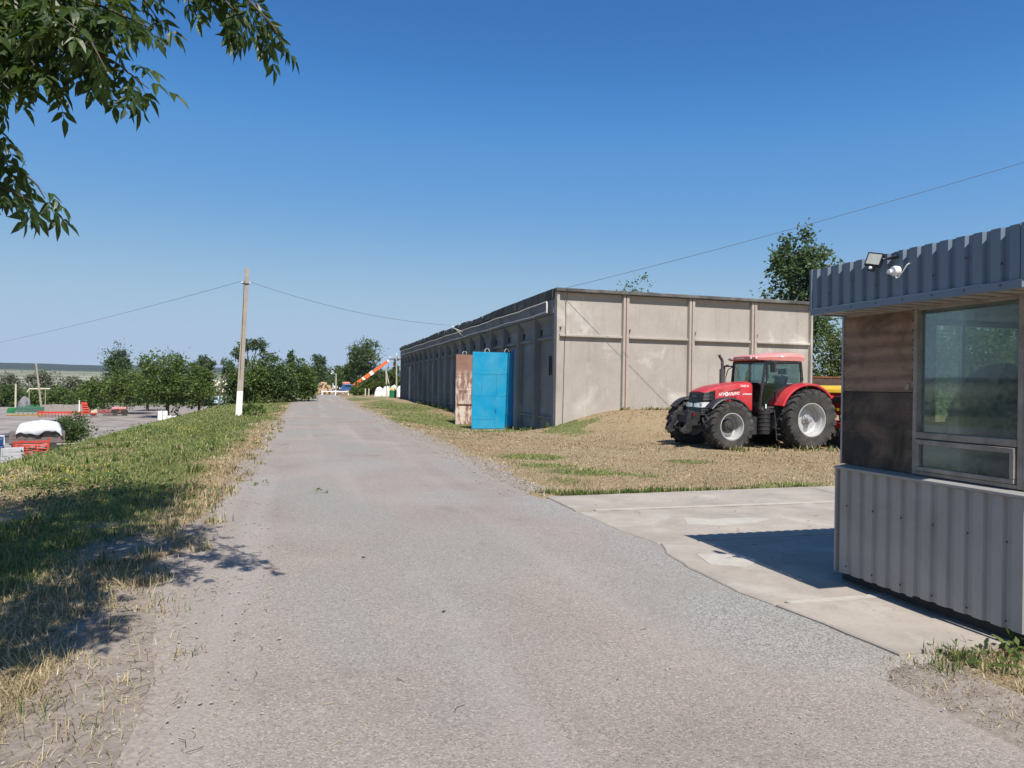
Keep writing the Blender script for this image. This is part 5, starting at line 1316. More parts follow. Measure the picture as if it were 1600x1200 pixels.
# green seeder, yellow beam, harrows, beams
x, y = -33.0, 99.8
gs = thing('green_seeder', 'green seeder standing before the bushes beside the far white-based pole', 'seeder', (x, y, -2.83), face_rot(x, y))
MB().prism([(-1.9, 0.35), (-1.0, 0.3), (-0.95, 0.95), (-1.75, 0.95)], 'y', -0.6, 0.6).build('end_box', M_green, gs, bevel=0.03)
MB().prism([(-0.6, 0.6), (0.6, 0.6), (0.5, 1.05), (-0.5, 1.05)], 'x', -0.94, 1.9).build('hopper', painted('dark_green_paint', (0.012, 0.08, 0.05), 0.5), gs, bevel=0.04)
MB().box(-0.9, 1.9, -0.7, 0.7, 0.42, 0.50).build('frame', M_green, gs)
for k in range(6): MB().lathe([(0, -0.03), (0.30, -0.03), (0.30, 0.03), (0, 0.03)], 16, 'x', M=Matrix.Translation((-0.7 + k * 0.48, -0.7, 0.30))).build('disc', painted('green_disc', (0.02, 0.11, 0.07), 0.5), gs)
for k in range(3): MB().box(0.0 + k * .5, 0.4 + k * .5, -0.2, 0.2, 1.051, 1.22).build('seed_lid', M_green, gs)
x, y = -32.5, 98.3
yb_ = thing('yellow_beam', 'long yellow steel beam lying on the yard in front of the green seeder', 'beam', (x, y, -2.84), face_rot(x, y))
MB().box(-1.9, 2.0, -0.09, 0.09, 0.0, 0.05).box(-1.9, 2.0, -0.02, 0.02, 0.05, 0.16).box(-1.9, 2.0, -0.09, 0.09, 0.16, 0.2).build('web', painted('dull_yellow_paint', (0.48, 0.33, 0.12), 0.6, var=0.15), yb_)
def harrow(x, y, w, label, seed):
    t = thing('harrow', label, 'harrow', (x, y, -2.83), face_rot(x, y))
    fr_ = MB(); fr_.box(-w / 2, w / 2, -0.6, -0.5, 0.45, 0.55); fr_.box(-w / 2, w / 2, 0.5, 0.6, 0.45, 0.55); fr_.box(-w / 2, w / 2, -0.05, 0.05, 0.5, 0.62)
    for k in range(int(w)): fr_.box(-w / 2 + 0.2 + k, -w / 2 + 0.3 + k, -0.49, 0.49, 0.44, 0.52)
    fr_.build('frame', M_ored, t)
    rg = random.Random(seed); n = int(w * 3.2)
    tm = MB()
    for k in range(n):
        xx = -w / 2 + (k + 0.5) * w / n
        tm.tube([(xx, -0.5, 0.45), (xx - 0.1, -0.75, 0.3), (xx + rg.uniform(-.08, .08), -0.62, 0.0)], 0.03, 5)
        tm.tube([(xx, 0.5, 0.45), (xx + 0.05, 0.3, 0.0)], 0.03, 5)
        if rg.random() < 0.4: tm.box(xx - 0.06, xx + 0.06, -0.65, -0.48, 0.55, 0.55 + rg.uniform(0.05, 0.22))
    tm.build('tine', M_ored, t, kind='stuff')
    return t
harrow(-28.2, 96.7, 4.9, 'long low red harrow lying across the yard before the grey concrete panels', 2)
x, y = -25.5, 97.1
fh = thing('folded_harrow', 'red harrow section folded upright at the end of the grey concrete panels', 'harrow', (x, y, -2.83), face_rot(x, y))
MB().prism([(-0.55, 0.55), (0.2, 0.45), (-0.15, 1.75), (-0.75, 1.75)], 'y', -0.06, 0.06).build('wing', M_ored, fh)
for k in range(4): MB().tube([(-0.6 + 0.0 * k, -0.15, 0.7 + 0.28 * k), (0.1 - 0.07 * k, -0.15, 0.66 + 0.28 * k)], 0.04, 6).build('crossbar', M_ored, fh)
MB().box(-0.9, 0.9, -0.5, 0.5, 0.35, 0.48).box(-0.85, -0.75, -0.4, 0.4, 0.0, 0.35).box(0.75, 0.85, -0.4, 0.4, 0.0, 0.35).build('frame', M_ored, fh)
MB().prism([(0.25, 0.48), (1.0, 0.48), (0.9, 0.95), (0.3, 0.70)], 'y', -0.3, 0.3).build('weight_box', M_cream, fh)
MB().box(-0.98, -0.86, -0.1, 0.1, 0.2, 2.0).build('post', M_whitep, fh)
x, y = -23.6, 99.6
rb = thing('boom_trailer', 'long red trailer boom with a faded pink tank lying left of the tree trunks', 'trailer', (x, y, -2.83), face_rot(x, y))
MB().box(-2.3, 1.9, -0.1, 0.1, 0.42, 0.56).box(-2.3, 1.9, 0.6, 0.75, 0.42, 0.56).tube([(-2.2, 0, 0.56), (0.8, 0, 0.85), (1.2, 0, 0.56)], 0.05, 6).build('frame', painted('dull_red_paint', (0.34, 0.05, 0.05), 0.6, var=0.2), rb)
MB().tube([(0.1, 0.3, 0.85), (1.7, 0.3, 0.85)], 0.24, 12).build('tank', painted('faded_pink_tank', (0.44, 0.17, 0.17), 0.6), rb)
for xx in (-1.9, 0.4, 1.5): MB().lathe([(0, -0.08), (0.22, -0.08), (0.40, -0.1), (0.42, 0), (0.40, 0.1), (0, 0.08)], 18, 'y', M=Matrix.Translation((xx, -0.1, 0.41))).build('wheel', M_tyre, rb)
MB().box(-0.9, 0.2, -0.35, 0.0, 0.06, 0.34).build('tool_box', M_wood_grey, rb)
# leaning concrete panels
x, y = -30.2, 104.2
cw = thing('panel_row', 'row of grey concrete panels standing on edge behind the red harrow', 'wall', (x, y, -2.83), face_rot(x, y))
for k in range(4): MB().prism([(-0.12, 0.0), (0.0, 0.0), (0.16, 1.2 + 0.05 * (k % 2)), (0.06, 1.2 + 0.05 * (k % 2))], 'x', -2.5 + k * 1.25, -1.28 + k * 1.25).build('concrete_panel', painted('panel_concrete', (0.25, 0.22, 0.2), 0.9, var=0.15, scale=2) if k == 0 else bpy.data.materials['panel_concrete'], cw)
# heap, pipes
lump(0, 0, 0, 0.9, 0.8, 1.75, 12, 16, 8, 0.55).build('covered_heap', painted('pale_grey_cover', (0.17, 0.17, 0.18), 0.8, var=0.3, scale=2), None, loc=(-42.0, 126.6, -2.9))
tag(bpy.data.objects['covered_heap'], 'pale grey covered heap among the bushes behind the green seeder', 'heap')
gpi = thing('gas_pipeline', 'pale yellow overground gas pipe rising above the bushes on posts', 'pipe', (-38.9, 123.6, -3.0), face_rot(-38.9, 123.6))
MB().tube([(-1.7, 0, 2.6), (-1.45, 0, 3.1), (1.2, 0, 3.15), (1.2, 0, 3.5)], 0.11, 8).build('pipe_run', M_cream, gpi)
MB().tube([(-3.1, 0, 0), (-3.1, 0, 3.8)], 0.13, 8).build('riser', M_cream, gpi)
MB().tube([(-1.45, 0, 0), (-1.45, 0, 3.1)], 0.04, 6).tube([(0.6, 0, 0), (0.6, 0, 3.1)], 0.04, 6).build('support', M_cream, gpi)
# white canisters by the bank
rg = random.Random(7)
for k in range(6):
    o = MB().box(-0.22, 0.22, -0.17, 0.17, 0, 0.52).lathe([(0.06, 0.52), (0.06, 0.58), (0, 0.58)], 10, 'z', M=Matrix.Translation((0.1, 0, 0))).build('canister', M_whitep, None, bevel=0.03,
        loc=(-15.9 + (k % 4) * 0.52 + rg.uniform(-.05, .05), 88.2 + rg.uniform(-0.2, 0.2), -2.82 + (0.525 if k > 3 else 0)))
    o.rotation_euler = (0, 0, rg.uniform(-.5, .5)); tag(o, 'white plastic canister lying on top of the heap under the large round tree' if k > 3 else 'white plastic canister standing on the ground under the large round tree', 'canister', 'white canisters under the tree')
# car
x, y = -17.0, 148.5
car = thing('parked_van', 'pale blue parked van with white cab behind the trees, below the cream gabled house', 'van', (x, y, -3.0), face_rot(x, y))
MB().prism([(-2.0, 0.45), (2.0, 0.45), (2.05, 0.95), (1.5, 1.05), (1.1, 1.75), (-1.95, 1.8), (-2.05, 1.0)], 'y', -0.85, 0.85).build('body', painted('pale_blue_paint', (0.42, 0.60, 0.74), 0.4), car, bevel=0.06)
for a, b_ in ((-1.7, -0.7), (-0.55, 0.35)): MB().box(a, b_, -0.87, -0.855, 1.12, 1.62).build('window', M_hole, car)
for xx in (-1.3, 1.35): MB().lathe([(0, -0.1), (0.33, -0.1), (0.34, 0.1), (0, 0.1)], 18, 'y', M=Matrix.Translation((xx, -0.78, 0.34))).build('wheel', M_tyre, car)
# houses
def house(x, y, z, w, d, hw_, hr, label, roofm, wallm, rot=0.3):
    t = thing('house', label, 'house', (x, y, z), face_rot(x, y) + rot)
    MB().prism([(-d / 2, 0), (d / 2, 0), (d / 2, hw_), (0, hw_ + hr), (-d / 2, hw_)], 'x', -w / 2, w / 2).build('wall', wallm, t)
    for s in (1, -1):
        MB().add([(-w / 2 - 0.3, s * (d / 2 + 0.35), hw_ - 0.25), (w / 2 + 0.3, s * (d / 2 + 0.35), hw_ - 0.25), (w / 2 + 0.3, 0, hw_ + hr + 0.09), (-w / 2 - 0.3, 0, hw_ + hr + 0.09),
                  (-w / 2 - 0.3, s * (d / 2 + 0.35), hw_ - 0.13), (w / 2 + 0.3, s * (d / 2 + 0.35), hw_ - 0.13), (w / 2 + 0.3, 0, hw_ + hr + 0.22), (-w / 2 - 0.3, 0, hw_ + hr + 0.22)],
                 [(0, 1, 2, 3), (4, 5, 6, 7), (0, 1, 5, 4), (1, 2, 6, 5), (2, 3, 7, 6), (3, 0, 4, 7)]).build('roof_slope', roofm, t)
    for k in range(3):
        f = MB().box(-w / 2 + 0.8 + k * (w - 2.4) / 2, -w / 2 + 1.6 + k * (w - 2.4) / 2, -d / 2 - 0.05, -d / 2 + 0.02, 0.9, 2.0).build('window', M_whitep, t)
        MB().box(-w / 2 + 0.88 + k * (w - 2.4) / 2, -w / 2 + 1.52 + k * (w - 2.4) / 2, -d / 2 - 0.06, -d / 2 - 0.051, 0.98, 1.92).build('pane', M_hole, f)
    MB().box(w * 0.2, w * 0.2 + 0.5, -0.25, 0.25, hw_ + hr * 0.6, hw_ + hr + 0.7).build('chimney', M_rust, t)
    return t
house(-16.6, 151.8, -3.1, 8.0, 6.0, 2.9, 1.9, 'house with pale cream roof and brown wall behind the leaning pole', painted('cream_roof_sheets', (0.60, 0.54, 0.40), 0.7, var=0.1), painted('brown_plank_wall', (0.22, 0.16, 0.11), 0.9, var=0.2), 0.25)
house(5.9, 166, -3.0, 6.0, 5.0, 5.8, 1.6, 'far white house peeping out between the trees beyond the road end', M_whitep, M_whitep, 0.1)
# ------------------------------------------------------------------ poles
M_polec = concrete('pole_concrete', (0.34, 0.29, 0.245), 0.14, 2.0, (0.42, 0.38, 0.33), 0.3, True)
def pole(x, y, z, h, w0, w1, lean, label, white=1.2, arm=False, group=None, name='utility_pole'):
    t = thing(name, label, 'utility pole', (x, y, z), face_rot(x, y))
    n = 10; s = []
    mb = MB()
    def sec(zz): 
        w = w0 + (w1 - w0) * zz / h; dx = lean * zz / h
        return [(dx - w / 2, -w / 2, zz), (dx + w / 2, -w / 2, zz), (dx + w / 2, w / 2, zz), (dx - w / 2, w / 2, zz)]
    zs = list(np.linspace(white, h, n))
    l = loft([sec(q) for q in zs], 0, False); l.build('shaft', M_polec if w0 > 0.2 else painted('grey_pole_wood', (0.36, 0.33, 0.29), 0.85, var=0.2, scale=3), t, bevel=0.012 if w0 > .2 else 0)
    if white: loft([sec(-0.8), sec(white - 0.002)], 0, False).build('painted_base', M_whitep, t, bevel=0.012)
    else: loft([sec(-0.8), sec(-0.001)], 0, False).build('pole_foot', M_polec, t)
    if arm:
        MB().box(lean - 0.8, lean + 0.8, -0.06, 0.06, h - 0.5, h - 0.38).build('crossarm', M_iron, t)
        for xx in (-0.7, 0, 0.7): MB().lathe([(0.05, 0), (0.07, 0.1), (0.03, 0.22), (0, 0.24)], 8, 'z', M=Matrix.Translation((lean + xx, 0, h - 0.38 if xx else h))).build('insulator', M_whitep, t)
    return t
mp_ = pole(-3.43, 39.8, gz(-3.43, 39.8), 7.75, 0.32, 0.20, 0.30, 'tall leaning concrete pole with white-painted foot on the grass verge left of the road', 1.30)
MB().tube([(0.16 + 0.0, -0.19, 7.1), (0.09, -0.20, 4.0), (0.03, -0.21, 2.0)], 0.012, 5).build('down_cable', M_iron, mp_)
MB().box(0.02, 0.48, -0.14, -0.11, 6.9, 6.96).build('bracket', M_iron, mp_)
MB().tube([(0.05, -0.12, 6.93), (0.05, -0.12, 7.05)], 0.03, 6).tube([(0.45, -0.12, 6.93), (0.45, -0.12, 7.05)], 0.03, 6).build('insulator', M_whitep, mp_)
pole(-32.9, 105.2, -2.85, 6.5, 0.24, 0.18, -0.75, 'thin grey pole with white foot standing behind the red harrow in the yard', 0.95)
pole(-46.3, 159.0, -3.0, 6.3, 0.19, 0.15, -0.1, 'short dark pole above the olive trees far across the yard', 0)
pole(3.7, 97.8, 0.3, 2.7, 0.16, 0.14, 0.0, 'short pale post beyond the far end of the road', 0)
pole(9.71, 80.5, 0.25, 4.7, 0.17, 0.13, -0.1, 'slim pale pole with crossarm beside the far end of the storage building', 0, True)
ap = thing('braced_pole', 'pale braced pole with slanting strut left of the green barrel', 'utility pole', (8.7, 82.84, 0.2), face_rot(8.7, 82.8))
MB().tube([(0.2, 0, -0.5), (0.0, 0, 3.4)], [0.09, 0.07], 8).build('shaft', M_cream, ap); MB().tube([(0.85, -0.1, -0.5), (0.05, -0.08, 2.9)], [0.07, 0.06], 8).build('strut', M_cream, ap)
lp = thing('leaning_pole', 'dark leaning pole in front of the cream-roofed house', 'utility pole', (-9.0, 80.6, -2.4), face_rot(-9, 80.6))
MB().tube([(0, 0, -0.5), (0.25, 0, 3.9), (0.8, 0, 5.2)], [0.10, 0.09, 0.06], 8).build('shaft', M_wood_grey, lp); MB().tube([(-0.5, 0, -0.4), (0.7, 0.02, 4.6)], 0.06, 6).build('strut', M_wood_grey, lp)
for (x, y) in ((6.9, 89.0), (7.35, 89.5)):
    o = MB().box(-0.06, 0.06, -0.06, 0.06, -0.3, 0.85).prism([(-0.06, 0.85), (0.06, 0.85), (0, 0.93)], 'y', -0.06, 0.06).build('fence_post', M_cream, None, loc=(x, y, 0.2))
    tag(o, 'small pale fence post right of the crane foot' if x > 7 else 'small pale fence post nearest the crane foot', 'post')
# ------------------------------------------------------------------ overhead wires
def wire(name, a, b_, sagm, rad, label):
    a, b_ = Vector(a), Vector(b_); pts = []
    for k in range(25):
        t = k / 24; p = a.lerp(b_, t); p.z -= sagm * 4 * t * (1 - t); pts.append(p)
    mb = MB(); mb.tube(pts, rad, 5)
    tag(mb.build(name, painted('weathered_wire', (0.10, 0.10, 0.11), 0.7) if 'weathered_wire' not in bpy.data.materials else bpy.data.materials['weathered_wire'], None), label, 'wire')
pt = mp_.location
ptop = (pt.x + 0.05, pt.y - 0.12, pt.z + 7.05)
wire('overhead_wire', ptop, (-36.0, 84.0, 3.9), 0.35, 0.010, 'thin overhead wire running from the white-footed pole out over the yard')
wire('overhead_wire', (pt.x + 0.45, pt.y, pt.z + 7.05), (BX - 0.75, BY + 17.2, 5.42), 0.42, 0.010, 'thin overhead wire crossing the road from the pole to the storage building')
wire('service_cable', (BX + 0.36, BY - 0.12, 5.60), (30.5, 9.05, 12.15), 0.35, 0.0085, 'dark cable rising from the storage building gable over the kiosk')
# ------------------------------------------------------------------ beyond the road end
cx, cy = 6.2, 107.4
crane = thing('truck_crane', 'orange truck crane with raised boom and blue cab beyond the road end', 'crane', (cx, cy, 0.0), face_rot(cx, cy))
MB().box(-4.0, 1.8, -1.1, 1.1, 0.55, 0.85).build('chassis', M_bluem, crane, bevel=0.03)
MB().prism([(-1.3, 0.85), (0.35, 0.85), (0.35, 1.55), (-1.0, 1.60), (-1.35, 1.2)], 'y', -1.0, 1.0).build('cab', painted('blue_cab_paint', (0.02, 0.10, 0.28), 0.4), crane, bevel=0.05)
MB().box(-0.9, 0.1, -1.02, -1.005, 1.15, 1.45).build('window', M_hole, crane)
MB().box(-1.2, -0.1, -0.7, 0.7, 1.62, 1.88).build('counterweight', painted('faded_orange', (0.66, 0.25, 0.16), 0.5), crane, bevel=0.04)
MB().prism([(0.42, 0.86), (1.5, 0.86), (1.6, 1.2), (0.9, 1.75), (0.42, 1.5)], 'y', -0.45, 0.45).build('turret', M_orange, crane, bevel=0.04)
bo = MB(); a = Vector((0.3, -0.1, 1.25)); e = Vector((5.0, -0.1, 4.85)); d = (e - a).normalized(); u_ = Vector((-d.z, 0, d.x))
def beam(mb, t0, t1, h): mb.add([tuple(a + (e - a) * t + u_ * sh * h / 2 + Vector((0, sy * h * 0.4, 0))) for t in (t0, t1) for (sh, sy) in ((-1, -1), (1, -1), (1, 1), (-1, 1))], [(0, 1, 2, 3), (7, 6, 5, 4), (0, 4, 5, 1), (1, 5, 6, 2), (2, 6, 7, 3), (3, 7, 4, 0)])
beam(bo, 0.0, 0.62, 0.55); b1_ = bo.build('boom_section', M_orange, crane)
bo = MB(); beam(bo, 0.621, 1.06, 0.42); bo.build('boom_section', M_orange, crane)
bo = MB(); beam(bo, 1.061, 1.10, 0.36); bo.build('boom_head', M_whitep, crane)
for t0, t1 in ((0.30, 0.35), (0.52, 0.61)):
    bo = MB(); beam(bo, t0, t1, 0.57); bo.build('white_band', M_whitep, b1_)
MB().tube([(1.5, -0.1, 1.2), (2.4, -0.1, 2.5)], 0.10, 8).build('lift_ram', M_cream, crane)
MB().tube([tuple(a + (e - a) * 1.09), tuple(a + (e - a) * 1.09 - Vector((0, 0, 0.9)))], 0.02, 5).box(5.34, 5.52, -0.2, 0.0, 4.02, 4.27).build('hook_block', M_iron, crane)
for xx in (-3.2, -2.0, 1.2): MB().lathe([(0, -0.15), (0.5, -0.15), (0.52, 0.15), (0, 0.15)], 18, 'y', M=Matrix.Translation((xx, -0.95, 0.52))).build('wheel', M_tyre, crane)
# white film-wrapped bales
for k in range(5):
    o = lump(0, 0, 0, 0.50, 0.85, 1.15 + 0.12 * k, 20 + k, 16, 8, 0.35).build('wrapped_bale', M_whitep, None, loc=(8.2 + 0.82 * k, 86.6 - 0.23 * k, 0.15))
    o.rotation_euler = (0, 0.18, -0.3 + 0.1 * (k % 3))
    tag(o, ['white film-wrapped bale at the left end of the row behind the braced pole', 'white film-wrapped bale second from the left in the row behind the braced pole', 'white film-wrapped bale in the middle of the row behind the braced pole', 'white film-wrapped bale second from the right, behind the slim crossarm pole', 'white film-wrapped bale nearest the far corner of the storage building'][k], 'bale', 'row of wrapped bales')
# barrel
ba = thing('barrel', 'green barrel with yellow sack on top beside the far corner of the storage building', 'barrel', (9.05, 78.5, 0.2))
MB().lathe([(0, 0), (0.36, 0), (0.38, 0.02), (0.38, 0.30), (0.40, 0.32), (0.38, 0.34), (0.38, 0.56), (0.40, 0.58), (0.38, 0.60), (0.40, 0.80), (0.36, 0.80), (0.36, 0.1), (0, 0.1)], 20, 'z').build('drum', painted('green_barrel_paint', (0.015, 0.17, 0.06), 0.45), ba)
lump(0, 0, 0, 0.33, 0.33, 0.45, 31, 12, 6, 0.5).build('yellow_sack', painted('pale_yellow_sack', (0.62, 0.48, 0.2), 0.8), ba, loc=(0, 0, 0.78))
# logs, rubble, white rail
rg = random.Random(3); M_log = painted('cut_log', (0.46, 0.32, 0.19), 0.85, var=0.25, scale=4); k = 0
for row, n in ((0, 5), (1, 4), (2, 3), (3, 2)):
    for i in range(n):
        o = MB().lathe([(0, -0.5), (0.22, -0.5), (0.23, 0.5), (0, 0.5)], 12, 'y').build('log', M_log, None, loc=(1.2 + i * 0.47 + row * 0.23 + rg.uniform(-.04, .04), 98.3 + rg.uniform(-.2, .2), 0.42 + row * 0.40))
        o.rotation_euler = (0, 0, rg.uniform(-.5, .5)); tag(o, ['cut log in the bottom row of the pile left of the road end', 'cut log in the second row of the pile left of the road end', 'cut log in the third row of the pile left of the road end', 'cut log on top of the pile left of the road end'][row], 'log', 'pile of cut logs')
rub = MB()
for i in range(70):
    s = rg.uniform(0.08, 0.28); rub.cbox((2.9 + rg.gauss(1.0, 0.8), 99.8 + rg.uniform(-.5, .5), 0.2 + abs(rg.gauss(0, 0.3))), (s, s * 0.8, s * 0.6), 0, (rg.random(), rg.random(), rg.random()))
tag(rub.build('rubble', painted('pinkish_rubble', (0.42, 0.30, 0.25), 0.9, var=0.3, scale=2), None), kind='stuff')
wr_ = thing('white_rail', 'low white rail across the far end of the road', 'rail', (3.4, 97.0, 0.15), face_rot(3.4, 97))
MB().box(-1.6, 2.0, -0.04, 0.04, 0.38, 0.52).build('bar', M_whitep, wr_)
for xx in (-1.5, 0.2, 1.9): MB().box(xx - 0.06, xx + 0.06, -0.05, 0.05, -0.2, 0.6).build('post', M_whitep, wr_)
# dark plank trailer side behind the drill
dk = thing('board_trailer', 'dark rusty plank-sided trailer between the building and the kiosk', 'trailer', (25.2, 31.0, 0.45), 0.0)
for k in range(4): MB().box(-2.9, 2.9, -1.0, -0.95, 0.75 + k * 0.29, 1.03 + k * 0.29).build('side_board', painted('dark_rusty_plank', (0.075, 0.045, 0.035), 0.9, var=0.3, scale=4) if k == 0 else bpy.data.materials['dark_rusty_plank'], dk)
MB().box(-2.95, 2.95, -1.03, -0.92, 1.905, 1.98).build('top_rail', M_rust, dk)
MB().box(-2.85, 2.85, -0.94, 1.0, 0.62, 0.74).build('bed', M_iron, dk)
for xx in (-1.9, 1.9): MB().lathe([(0, -0.12), (0.42, -0.12), (0.45, 0.12), (0, 0.12)], 18, 'y', M=Matrix.Translation((xx, -0.8, 0.42))).build('wheel', M_tyre, dk)

# ================================================================== TREES AND BUSHES
M_leafA = leaf_mat('leaf_green', (0.036, 0.068, 0.016), (0.145, 0.200, 0.048))
M_leafB = leaf_mat('leaf_dark_green', (0.028, 0.056, 0.018), (0.110, 0.160, 0.050), 0.3)
M_leafC = leaf_mat('leaf_silver_green', (0.075, 0.085, 0.055), (0.26, 0.26, 0.20), 0.25)
M_leafD = leaf_mat('leaf_yellow_green', (0.034, 0.055, 0.014), (0.15, 0.18, 0.045))
M_leafP = leaf_mat('leaf_blue_green', (0.030, 0.060, 0.028), (0.112, 0.160, 0.074), 0.3)
M_bark = painted('bark', (0.085, 0.065, 0.05), 0.95, var=0.35, scale=8, bmp=0.6)

def foliage(blobs, n, size, seed, clump=0.28, per=36, droop=0.25, fill=2.4):
    rg = np.random.RandomState(seed)
    b = np.array(blobs, float)
    vol = b[:, 3] * b[:, 4] * b[:, 5]; pr_ = vol ** 0.8; pr_ /= pr_.sum()
    nc = max(8, n // per)
    bi = rg.choice(len(b), nc, p=pr_)
    d = rg.normal(size=(nc, 3)); d /= np.linalg.norm(d, axis=1)[:, None]
    r = rg.uniform(0.03, 1, nc) ** (1 / fill)
    r = r * (1 + 0.16 * rg.normal(size=nc))
    cc = b[bi, :3] + d * b[bi, 3:] * r[:, None]
    crad = clump * b[bi, 3:].mean(1) * rg.uniform(0.7, 1.35, nc)
    ci = np.repeat(np.arange(nc), per)
    m = len(ci)
    off = rg.normal(size=(m, 3)) * 0.55
    p = cc[ci] + off * crad[ci][:, None] * np.array([1, 1, 0.8])
    out = d[ci] * 0.7 + off * 0.5
    ax = out + rg.normal(size=(m, 3)) * 0.7; ax[:, 2] -= droop
    ax /= np.linalg.norm(ax, axis=1)[:, None] + 1e-6
    nrm = rg.normal(size=(m, 3)) + np.array([0, 0, 0.9]) + out * 0.4
    w = np.cross(ax, nrm); w /= np.linalg.norm(w, axis=1)[:, None] + 1e-6
    L = size * rg.uniform(0.65, 1.35, m); W = L * 0.30
    v = np.stack([p, p + ax * (L * 0.5)[:, None] + w * W[:, None], p + ax * L[:, None], p + ax * (L * 0.5)[:, None] - w * W[:, None]], 1).reshape(-1, 3)
    rnd = np.clip(rg.uniform(0, 1, nc)[ci] * 0.6 + rg.uniform(0, 1, m) * 0.4, 0, 1)
    return v, np.repeat(rnd, 4), m, cc
def make_tree(name, x, y, z, H, hw_, shape, seed, label, leafm, nleaf, lsize, group=None, cat='tree'):
    rg = random.Random(seed)
    t = thing(name, label, cat, (x, y, z), 0, group)
    blobs = []
    if shape == 'round':
        base = H * 0.14
        for k in range(9):
            a = rg.uniform(0, 6.28); q = rg.uniform(0.15, 0.62) * hw_; zz = base + (H - base) * rg.uniform(0.2, 0.82)
            rr = hw_ * rg.uniform(0.34, 0.5) * (1.05 - 0.35 * abs((zz - base) / (H - base) - 0.45))
            blobs.append((q * math.cos(a), q * math.sin(a), zz, rr, rr, rr * 0.85))
        blobs.append((0, 0, H - hw_ * 0.42, hw_ * 0.42, hw_ * 0.42, hw_ * 0.42)); blobs.append((0, 0, base + (H - base) * 0.45, hw_ * 0.72, hw_ * 0.72, (H - base) * 0.42))
    elif shape == 'ball':
        for k in range(16):
            a = rg.uniform(0, 6.28); e_ = rg.uniform(-0.9, 1.0); c_ = math.sqrt(1 - min(1, e_ * e_)); q = 0.62
            blobs.append((hw_ * q * c_ * math.cos(a), hw_ * q * c_ * math.sin(a), H * 0.58 + H * 0.30 * e_, hw_ * 0.40, hw_ * 0.40, hw_ * 0.44))
        blobs.append((0, 0, H * 0.58, hw_ * 0.75, hw_ * 0.75, H * 0.34))
    elif shape == 'tall':
        for k in range(8):
            u = k / 7; zz = H * (0.18 + 0.74 * u); rr = hw_ * (0.85 - 0.55 * u) * rg.uniform(0.85, 1.1); a = rg.uniform(0, 6.28); q = hw_ * 0.25 * (1 - u)
            blobs.append((q * math.cos(a), q * math.sin(a), zz, rr, rr, H * 0.11))
    elif shape == 'spread':
        for (dx, dz, rr) in ((-0.85, 0.62, 0.32), (-0.55, 0.80, 0.36), (-0.1, 0.90, 0.38), (0.35, 0.93, 0.34), (0.7, 0.80, 0.30), (0.95, 0.72, 0.26), (0.45, 0.66, 0.30), (-1.0, 0.50, 0.26), (-0.3, 0.66, 0.28), (0.1, 0.45, 0.3)):
            blobs.append((dx * hw_, rg.uniform(-.4, .4) * hw_, dz * H - 0.3, rr * hw_, rr * hw_, rr * hw_ * 0.7))
    else:
        for k in range(10):
            a = rg.uniform(0, 6.28); q = rg.uniform(0.1, 0.65) * hw_; zz = H * rg.uniform(0.25, 0.72); rr = hw_ * rg.uniform(0.36, 0.52)
            blobs.append((q * math.cos(a), q * math.sin(a), zz, rr, rr, min(rr, H * 0.3)))
        blobs.append((0, 0, H * 0.42, hw_ * 0.8, hw_ * 0.8, H * 0.42)); blobs.append((rg.uniform(-.2, .2) * hw_, 0, H * 0.78, hw_ * 0.4, hw_ * 0.4, H * 0.22))
    v, rnd, m, cc = foliage(blobs, nleaf, lsize, seed, per=30 if nleaf < 9000 else 36, clump=0.36)
    me = np_mesh('crown', v, np.full(m, 4), np.arange(m * 4), leafm, rnd)
    place('crown', me, t)
    tr = MB(); th_ = max(0.05, H * 0.022)
    tr.tube([(0, 0, -0.6), (0.02 * H * rg.uniform(-1, 1), 0.02 * H, H * 0.3), (0.03 * H * rg.uniform(-1, 1), 0, H * 0.6)], [th_ * 1.3, th_, th_ * 0.5], 8)
    for bb_ in blobs[:7]: tr.tube([(0, 0, H * rg.uniform(0.15, 0.35)), (bb_[0] * 0.5, bb_[1] * 0.5, bb_[2] * 0.75), (bb_[0], bb_[1], bb_[2])], [th_ * 0.6, th_ * 0.4, th_ * 0.15], 5)
    tr.build('trunk', M_bark, t)
    return t
